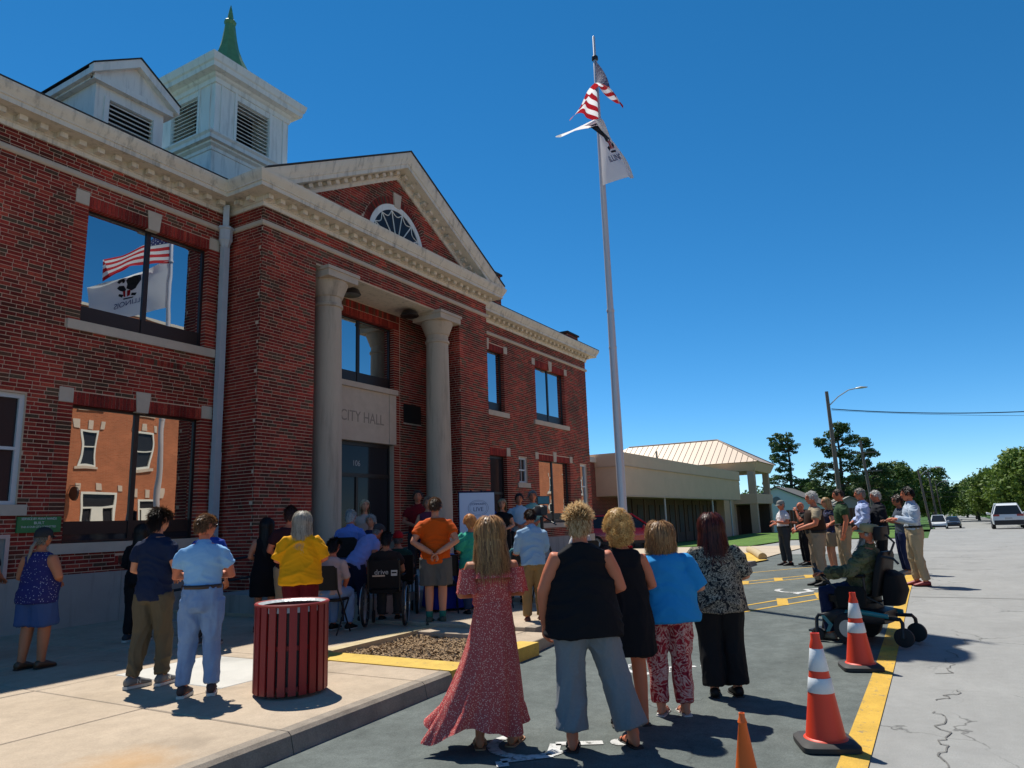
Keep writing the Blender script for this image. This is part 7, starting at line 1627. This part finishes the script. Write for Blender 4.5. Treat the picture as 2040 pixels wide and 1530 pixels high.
# ---------- group on the right, in the sun
ZR = lambda x: zg(x)+.006
def R_(label, x, y, heading, H, **k): return person(label, x, y, ZR(x), heading, H, **k)
R_('man in a white polo, grey cap and dark trousers, far left of the sunlit group', 20.6, 3.62, 128, 1.70, w=1.06, belly=.02, lod=1, arms=('hold',((.14,.02,.645),(.05,.14,.63))), skin='red', head=(.1,.1,0), feet=((-.08,0),(.06,.02)), glasses=True, top=HB(mat=C('white_polo',(.68,.68,.70),.08), hem=.57, sleeve=.42, collar=True), bottom=HB(mat=C('dark_grey_trousers',(.05,.055,.06)), belt=bleather), shoes=HB(kind='shoe', mat=bleather, sole=SOLED), hair=HB(style='short', c1=(.3,.28,.26), c2=(.5,.48,.45)), hat=HB(kind='cap', mat=C('grey_cap',(.26,.26,.24))))
R_('bald man in a dark uniform raising a hand to his face', 20.75, 3.15, 118, 1.64, w=1.02, lod=1, arms=('face','hold'), skin='red', head=(.1,.2,0), top=HB(mat=C('dark_uniform',(.02,.022,.02)), hem=.57, sleeve=.42), bottom=HB(mat=BLK2, belt=bleather), shoes=HB(kind='shoe', mat=bleather, sole=SOLED))
def vest(t,T,D,H,A,Lg,hc,HM,hs):
    mb = MB(); mb.loft([(T((0,.008,z)),D((a,0,0))*H,D((0,b,0))*H) for z,a,b in ((.585,.128,.112),(.64,.126,.112),(.70,.126,.104),(.76,.118,.094),(.80,.095,.078))], 24); mb.build('vest', C('dark_brown_vest',(.035,.018,.012)), t, smooth=True, world=False)
    MB().loft([(T((0,.004,z)),D((a,0,0))*H,D((0,b,0))*H) for z,a,b in ((.555,.125,.108),(.557,.130,.112),(.583,.130,.112),(.585,.125,.108))], 24).build('duty_belt', bleather, t, smooth=True, world=False)
    for q in (.09,-.09): MB().boxc(T((q,.11,.57)),.06,.04,.07).build('pouch', bleather, t, world=False)
    MB().boxc(T((.145,-.01,.53)),.05,.09,.16).build('holster', bleather, t, world=False)
    MB().boxc(A[0][2]+Vector((.03,.06,.02)),.07,.012,.14).build('held_paper', C('white_paper',(.7,.7,.7)), t, world=False)
R_('white-haired deputy in a tan shirt, dark brown vest and khaki trousers', 15.05, 2.06, 108, 1.77, w=1.2, belly=.035, lod=0, arms=(((.145,.03,.65),(.06,.165,.60)),((.145,.03,.65),(.03,.165,.62))), skin='red', head=(.05,.05,0), feet=((-.06,-.02),(.06,.03)), top=HB(mat=C('tan_uniform',(.36,.29,.19)), hem=.57, sleeve=.42, soff=.018), bottom=HB(mat=C('khaki_uniform',(.33,.24,.16)), off=.016), shoes=HB(kind='boot', mat=bleather, sole=SOLED), hair=HB(style='short', c1=(.45,.45,.44), c2=(.78,.77,.74), len=.04), extra=vest)
R_('woman with blonde hair and sunglasses in a dark floral top and tan shorts', 18.4, 2.22, 115, 1.70, sex='f', w=1.05, lod=1, arms=('front','front'), skin='fair', glasses=True, top=HB(mat=pat('floral_dark_blue', [(0,(.4,.35,.1)),(.15,(.05,.08,.3)),(.3,(.02,.02,.04)),(1,(.02,.02,.05))], 18), hem=.5, sleeve=.3), bottom=HB(kind='shorts', mat=C('tan_shorts',(.3,.22,.14))), shoes=HB(kind='sneaker', mat=C('white_shoe',(.6,.58,.56))), hair=HB(style='bob', c1=(.4,.25,.1), c2=(.7,.5,.26), end=-.15))
R_('man with cropped hair in a dark green polo and khaki trousers', 16.85, 1.77, 104, 1.84, w=1.1, lod=0, arms=('down','front'), skin='red', head=(.0,.1,0), feet=((-.06,-.02),(.06,.03)), top=HB(mat=C('dark_green_polo',(.035,.075,.03)), hem=.56, sleeve=.42, soff=.02, collar=True), bottom=HB(mat=khaki, belt=bleather), shoes=HB(kind='shoe', mat=lea), hair=HB(style='short', c1=(.05,.03,.02), c2=(.12,.08,.05), len=.012, lift=.2, back=-.3))
R_('tall grey-haired man in a light blue dress shirt and black trousers', 18.3, 1.47, 104, 1.87, w=1.02, lod=1, arms=(((.14,.0,.64),(.10,.11,.54)),'front'), skin='red', head=(.0,.05,0), top=HB(mat=C('light_blue_dress_shirt',(.42,.50,.74),.1), hem=.57, sleeve=1.0, soff=.022, collar=True, amp=.012), bottom=HB(mat=BLK2), shoes=HB(kind='shoe', mat=bleather, sole=SOLED), hair=HB(style='short', c1=(.25,.22,.19), c2=(.48,.45,.42), len=.03))
R_('white-haired man in a dark navy suit jacket', 18.5, 1.17, 108, 1.81, w=1.12, belly=.02, lod=1, arms=('down','front'), skin='red', head=(.05,.1,0), top=HB(mat=C('dark_suit',(.014,.016,.022)), hem=.45, sleeve=1.0, soff=.022, boxy=1.1, off=.024, collar=True), bottom=HB(mat=C('suit_trousers',(.014,.016,.022))), shoes=HB(kind='shoe', mat=bleather, sole=SOLED), hair=HB(style='short', c1=(.5,.49,.46), c2=(.75,.74,.71), len=.035))
R_('dark-haired woman with sunglasses behind the pale shirt man', 17.85, .72, 112, 1.67, sex='f', w=1.05, lod=1, arms=('hold','hold'), skin='deep', glasses=True, head=(.1,.05,0), top=HB(mat=C('slate_blouse',(.06,.08,.11)), hem=.5, sleeve=.6), bottom=HB(mat=C('navy_slacks',(.015,.025,.08))), shoes=HB(kind='shoe', mat=C('beige_shoe',(.5,.38,.28))), hair=HB(style='short', c1=(.03,.015,.008), c2=(.1,.05,.025), len=.05))
R_('dark-haired man in a pale grey-blue shirt, khaki trousers and red shoes', 15.3, .43, 102, 1.77, w=1.06, lod=0, arms=('hold','hold'), skin='red', head=(.0,.05,0), feet=((-.06,-.03),(.06,.03)), top=HB(mat=C('grey_blue_shirt',(.40,.47,.56),.12), hem=.565, sleeve=1.0, soff=.02, collar=True, amp=.010), bottom=HB(mat=C('khaki_light',(.40,.31,.19)), belt=bleather, amp=.009), shoes=HB(kind='shoe', mat=mat('red_shoe',(.28,.02,.02),.5,var=(12,.3)), sole=SOLED), hair=HB(style='short', c1=(.008,.005,.004), c2=(.035,.022,.015), len=.04, back=-.35))
# ---------- power wheelchair and its rider
PWX, PWY, PWH = 9.92, .98, 76; pwz = zg(PWX)+.006
pw_ = thing('power_wheelchair', 'black and teal power wheelchair with headrest behind the orange cone', 'power wheelchair', (PWX,PWY,pwz), R(PWH-90))
teal = mat('teal_plastic',(.015,.20,.23),.35,var=(6,.2),coat=.3)
B_ = lambda mb, n, m, **k: mb.build(n, m, pw_, world=False, auto=40, **k)
B_(MB().loft([((0,-.36,.30),(.24,0,0),(0,0,.07)),((0,-.2,.31),(.27,0,0),(0,0,.10)),((0,.15,.30),(.27,0,0),(0,0,.10)),((0,.36,.27),(.22,0,0),(0,0,.06))], 20, sq=5), 'base', blk)
for s in (-1,1):
    B_(MB().loft([((s*.275,-.42,.33),(.012,0,0),(0,0,.025)),((s*.285,-.1,.37),(.014,0,0),(0,0,.03)),((s*.28,.05,.36),(.012,0,0),(0,0,.025))], 10), 'side_panel', teal)
    B_(MB().prism([(s*.295,.0,.36),(s*.295,.06,.36),(s*.295,-.08,.18),(s*.295,-.13,.18)], (s*.012,0,0)), 'side_panel', teal)
    B_(MB().prism([(s*.285,.30,.30),(s*.285,.34,.30),(s*.285,.26,.2),(s*.285,.30,.12),(s*.285,.26,.12),(s*.285,.21,.2)], (s*.012,0,0)), 'side_panel', teal)
    w_ = MB().lathe([(.0,-.05),(.12,-.05),(.165,-.045),(.175,-.02),(.175,.02),(.165,.045),(.12,.05),(0,.05)], 28, (s*.30,.02,.176), axis='x'); w_ = B_(w_, 'drive_wheel', tyre)
    MB().lathe([(.0,s*.052),(.1,s*.052),(.11,s*.04)], 20, (s*.30,.02,.176), axis='x', cap=False).build('rim', rimm, w_, world=False)
    for y_, r_ in ((.42,.075),(-.55,.105)):
        B_(MB().lathe([(.0,-.03),(r_*.7,-.03),(r_,-.02),(r_,.02),(r_*.7,.03),(0,.03)], 24, (s*.24,y_,r_+.002), axis='x'), 'caster', tyre)
        B_(MB().tube([(s*.2,y_*.62,.30),(s*.22,y_*.95,.30),(s*.24,y_*1.0,.26),(s*.275,y_,r_)], .022, 8), 'caster_fork', blk)
    B_(MB().loft([((s*.29,-.22,.78),(.04,0,0),(0,0,.02)),((s*.29,.12,.775),(.042,0,0),(0,0,.022)),((s*.29,.24,.765),(.03,0,0),(0,0,.018))], 12), 'armrest', bleather)
    B_(MB().tube([(s*.28,-.2,.5),(s*.29,-.2,.77)], .016, 8), 'arm_post', blk)
B_(MB().loft([((-.29,.30,.78),(.05,0,0),(0,.07,.02)),((-.29,.33,.84),(.035,0,0),(0,.05,.02))], 12), 'joystick_box', blk)
B_(MB().tube([(-.29,.33,.84),(-.29,.36,.92)], [.012,.02], 8), 'joystick', blk)
B_(MB().loft([((0,-.22,.46),(.24,0,0),(0,.05,0)),((0,.0,.46),(.24,0,0),(0,.25,0))], 4), 'seat_pan', blk)
B_(MB().loft([((0,.02,.46),(.24,0,0),(0,.26,0)),((0,.02,.54),(.245,0,0),(0,.265,0)),((0,.02,.56),(.21,0,0),(0,.23,0))], 24, sq=5), 'seat', bleather)
B_(MB().loft([((0,-.27,.54),(.22,0,0),(0,.045,0)),((0,-.34,.82),(.235,0,0),(0,.055,0)),((0,-.385,1.0),(.22,0,0),(0,.045,0)),((0,-.40,1.05),(.17,0,0),(0,.03,0))], 24, sq=5), 'backrest', bleather)
B_(MB().tube([(0,-.43,1.0),(0,-.50,1.15),(0,-.42,1.24)], .014, 8), 'headrest_post', blk)
B_(MB().loft([((0,-.36,1.18),(.14,0,0),(0,.05,0)),((0,-.36,1.26),(.15,0,0),(0,.06,0)),((0,-.37,1.34),(.13,0,0),(0,.05,0))], 20, sq=4), 'headrest', bleather)
B_(MB().loft([((0,-.42,.44),(.17,0,0),(0,.09,0)),((0,-.45,.60),(.19,0,0),(0,.12,0)),((0,-.45,.78),(.17,0,0),(0,.08,0)),((0,-.42,.83),(.1,0,0),(0,.03,0))], 20, sq=4), 'rear_bag', C('black_bag',(.01,.01,.011),.4))
B_(MB().boxc((0,.46,.10),.36,.2,.02), 'footplate', blk); B_(MB().tube([(0,.3,.35),(0,.42,.2),(0,.44,.11)], .03, 8), 'footrest_bar', blk)
B_(MB().loft([((0,-.02,.36),(.2,0,0),(0,.24,0)),((0,-.02,.46),(.22,0,0),(0,.26,0))], 20, sq=5), 'battery_box', blk); B_(MB().loft([((-.33,-.05,.42),(.04,0,0),(0,.16,0)),((-.34,-.05,.60),(.05,0,0),(0,.18,0)),((-.33,-.05,.66),(.03,0,0),(0,.14,0))], 16, sq=4), 'side_bag', C('black_side_bag',(.012,.012,.012),.4)); B_(MB().tube([(-.29,.3,.78),(-.33,.1,.62),(-.3,-.2,.55),(-.2,-.35,.45)], .009, 6), 'cable', blk); B_(MB().tube([(-.25,-.42,1.0),(-.27,-.55,.98),(-.27,-.6,.92)], .014, 8), 'push_handle', blk)
camo = pat('olive_camouflage', [(0,(.03,.028,.02)),(.38,(.045,.05,.028)),(.45,(.10,.11,.045)),(.56,(.13,.12,.07)),(.62,(.06,.065,.03)),(1,(.16,.14,.09))], 9, 'noise', dist=1.5)
def beard(t,T,D,H,A,Lg,hc,HM,hs):
    rs = np.random.default_rng(5); paths = []; W = []; RN = []; hcn = np.array(hc)
    for k in range(420):
        a = rs.uniform(-.95,.95); z = rs.uniform(-.10,-.062); p0 = np.array([math.sin(a)*.066, math.cos(a)*.088, z])*hs; L_ = rs.uniform(.12,.30)*(1-.35*abs(a))
        v = np.array([p0[0]*.6, .035, -1.0])+rs.normal(scale=.14,size=3); v /= np.linalg.norm(v); paths.append([hcn+HM@(p0+v*L_*q+np.array([.006*math.sin(9*q+k), .01*math.sin(7*q+k),0])) for q in (0,.25,.5,.75,1)]); W.append(.005); RN.append(rs.uniform())
    strands_obj('beard', paths, W, RN, hair_mat((.35,.33,.29),(.72,.7,.64)), t, hcn)
fw = Vector((math.cos(R(PWH)), math.sin(R(PWH)), 0))
person('white-bearded man in a tan cap and olive camouflage jacket riding the power wheelchair', PWX-.07*fw.x, PWY-.07*fw.y, pwz, PWH, 1.70, 'm', 1.1, .02, lod=0, sit=.50, lean=-.26, arms=(((.165,.04,.655),(.165,.20,.60)),((.165,.03,.65),(.16,.19,.60))), skin='red', head=(.45,.05,0), feet=((-.075,-.0),(.075,0)), glasses=True, top=HB(mat=camo, hem=.48, sleeve=1.0, soff=.024, boxy=1.08, off=.024, collar=True, amp=.014, freq=8), bottom=HB(mat=C('navy_jeans',(.014,.022,.065))), shoes=HB(kind='shoe', mat=C('grey_tan_shoe',(.3,.26,.2)), sole=SOLED), hair=HB(style='short', c1=(.35,.33,.29), c2=(.7,.68,.62), len=.06, lift=.2), hat=HB(kind='military', mat=C('tan_cap',(.46,.32,.15))), extra=beard)
flush_shells()
# ------------------------------------------------------------------ display board on easel, draped table, video camera
eb = thing('display_board', 'white display board with an oval emblem standing on an easel', 'display board', (11.3,7.35,zg(11.3)+.15), R(-38)); ez = 0
MB().box(-.34,.34,-.02,.0,.95,1.90).build('board', mat('white_board',(.52,.60,.76),.6,var=(3,.1)), eb, world=False)
MB().box(-.355,.355,.002,.012,.94,1.93).build('backing', navyp, eb, world=False)
ov = MB(); 
for r0_, r1_ in ((.97,1.0),(.82,.84)):
    n = 48; vs = []
    for i in range(n): q = 2*math.pi*i/n; vs += [(.20*r0_*math.cos(q)+.02,-.0235,1.62+.145*r0_*math.sin(q)),(.20*r1_*math.cos(q)+.02,-.0235,1.62+.145*r1_*math.sin(q))]
    ov.add(vs, [(2*i,2*i+1,(2*i+3)%(2*n),(2*i+2)%(2*n)) for i in range(n)])
inkm = mat('navy_print',(.10,.13,.26),.7,var=(9,.1)); ov.build('oval_emblem', inkm, eb, world=False)
text('lettering','LIVE',.11,(.02,-.022,1.595),FACE_MY,inkm,eb,False); text('lettering','COMMUNITY',.05,(.02,-.022,1.69),FACE_MY,inkm,eb,False)
text('lettering','CITY',.07,(.16,-.022,1.38),FACE_MY,inkm,eb,False)
for s in (-1,1): MB().tube([(s*.1,.02,1.95),(s*.42,.04,0)], .016, 8).build('leg', MT['black_metal'], eb, world=False, auto=40)
MB().tube([(0,.03,1.9),(0,.6,0)], .016, 8).build('leg', MT['black_metal'], eb, world=False, auto=40)
MB().box(-.46,.46,-.05,.03,.92,.948).build('ledge', MT['black_metal'], eb, world=False)
tb = thing('draped_table', 'small table under a royal blue cloth beside the orange shirt man', 'table', (10.25,7.15,zg(10.25)+.15), R(-38)); V_ = []; F_ = []; n = 72
for k, (z, g_) in enumerate(((.76,.0),(.76,.98),(.74,1.0),(.5,1.03),(.25,1.06),(.04,1.09))):
    for i in range(n):
        q = 2*math.pi*i/n; cx_, sy_ = math.cos(q), math.sin(q); m_ = max(abs(cx_), abs(sy_)); f = g_*(1+(.02*math.sin(q*14)*max(0,k-2))); V_.append((cx_/m_*.42*f, sy_/m_*.28*f, z))
for k in range(5):
    for i in range(n): F_.append((k*n+i,k*n+(i+1)%n,(k+1)*n+(i+1)%n,(k+1)*n+i))
MB().add(V_,F_).build('cloth', C('royal_blue_cloth',(.008,.03,.32)), tb, world=False, smooth=False)
for sx in (-.36,.36):
    for sy in (-.22,.22): MB().tube([(sx,sy,0),(sx,sy,.74)], .014, 6).build('leg', MT['black_metal'], tb, world=False)
vc = thing('video_camera', 'black video camera with teal screen on a tripod in the middle of the crowd', 'video camera', (11.2,5.95,zg(11.2)+.15), R(-45))
for k in range(3):
    q = R(90+120*k); MB().tube([(0,0,1.25),(.42*math.cos(q),.42*math.sin(q),0)], [.022,.014], 8).build('tripod_leg', MT['black_metal'], vc, world=False, auto=40)
MB().tube([(0,0,1.2),(0,0,1.42)], .03, 10).build('tripod_head', MT['black_metal'], vc, world=False, auto=40)
MB().loft([((0,-.16,1.52),(.06,0,0),(0,0,.07)),((0,-.12,1.53),(.075,0,0),(0,0,.09)),((0,.14,1.53),(.075,0,0),(0,0,.09)),((0,.18,1.52),(.06,0,0),(0,0,.07))], 16, sq=5).build('camera_body', blk, vc, world=False, auto=40)
MB().lathe([(.05,.18),(.05,.30),(.065,.31),(.07,.38),(.06,.38),(.05,.34)], 20, (0,0,1.52), axis='y').build('lens', blk, vc, world=False, auto=40)
MB().tube([(0,-.12,1.63),(0,-.1,1.72),(0,.1,1.72),(0,.14,1.63)], .014, 8).build('top_handle', blk, vc, world=False, auto=40)
MB().boxc((-.02,-.2,1.70),.22,.02,.14).build('screen_frame', blk, vc, world=False); MB().boxc((-.02,-.212,1.70),.2,.006,.12).build('screen', mat('teal_screen',(.02,.16,.22),.3,var=(6,.6),col2=(.01,.05,.09)), vc, world=False)
MB().tube([(.05,.05,1.66),(.08,.22,1.68)], .018, 8).build('microphone', blk, vc, world=False, auto=40)
MB().tube([(.02,-.05,1.42),(.12,-.42,1.28)], .012, 8).build('pan_bar', blk, vc, world=False, auto=40)
# restore the base seed used elsewhere
random.seed(11)
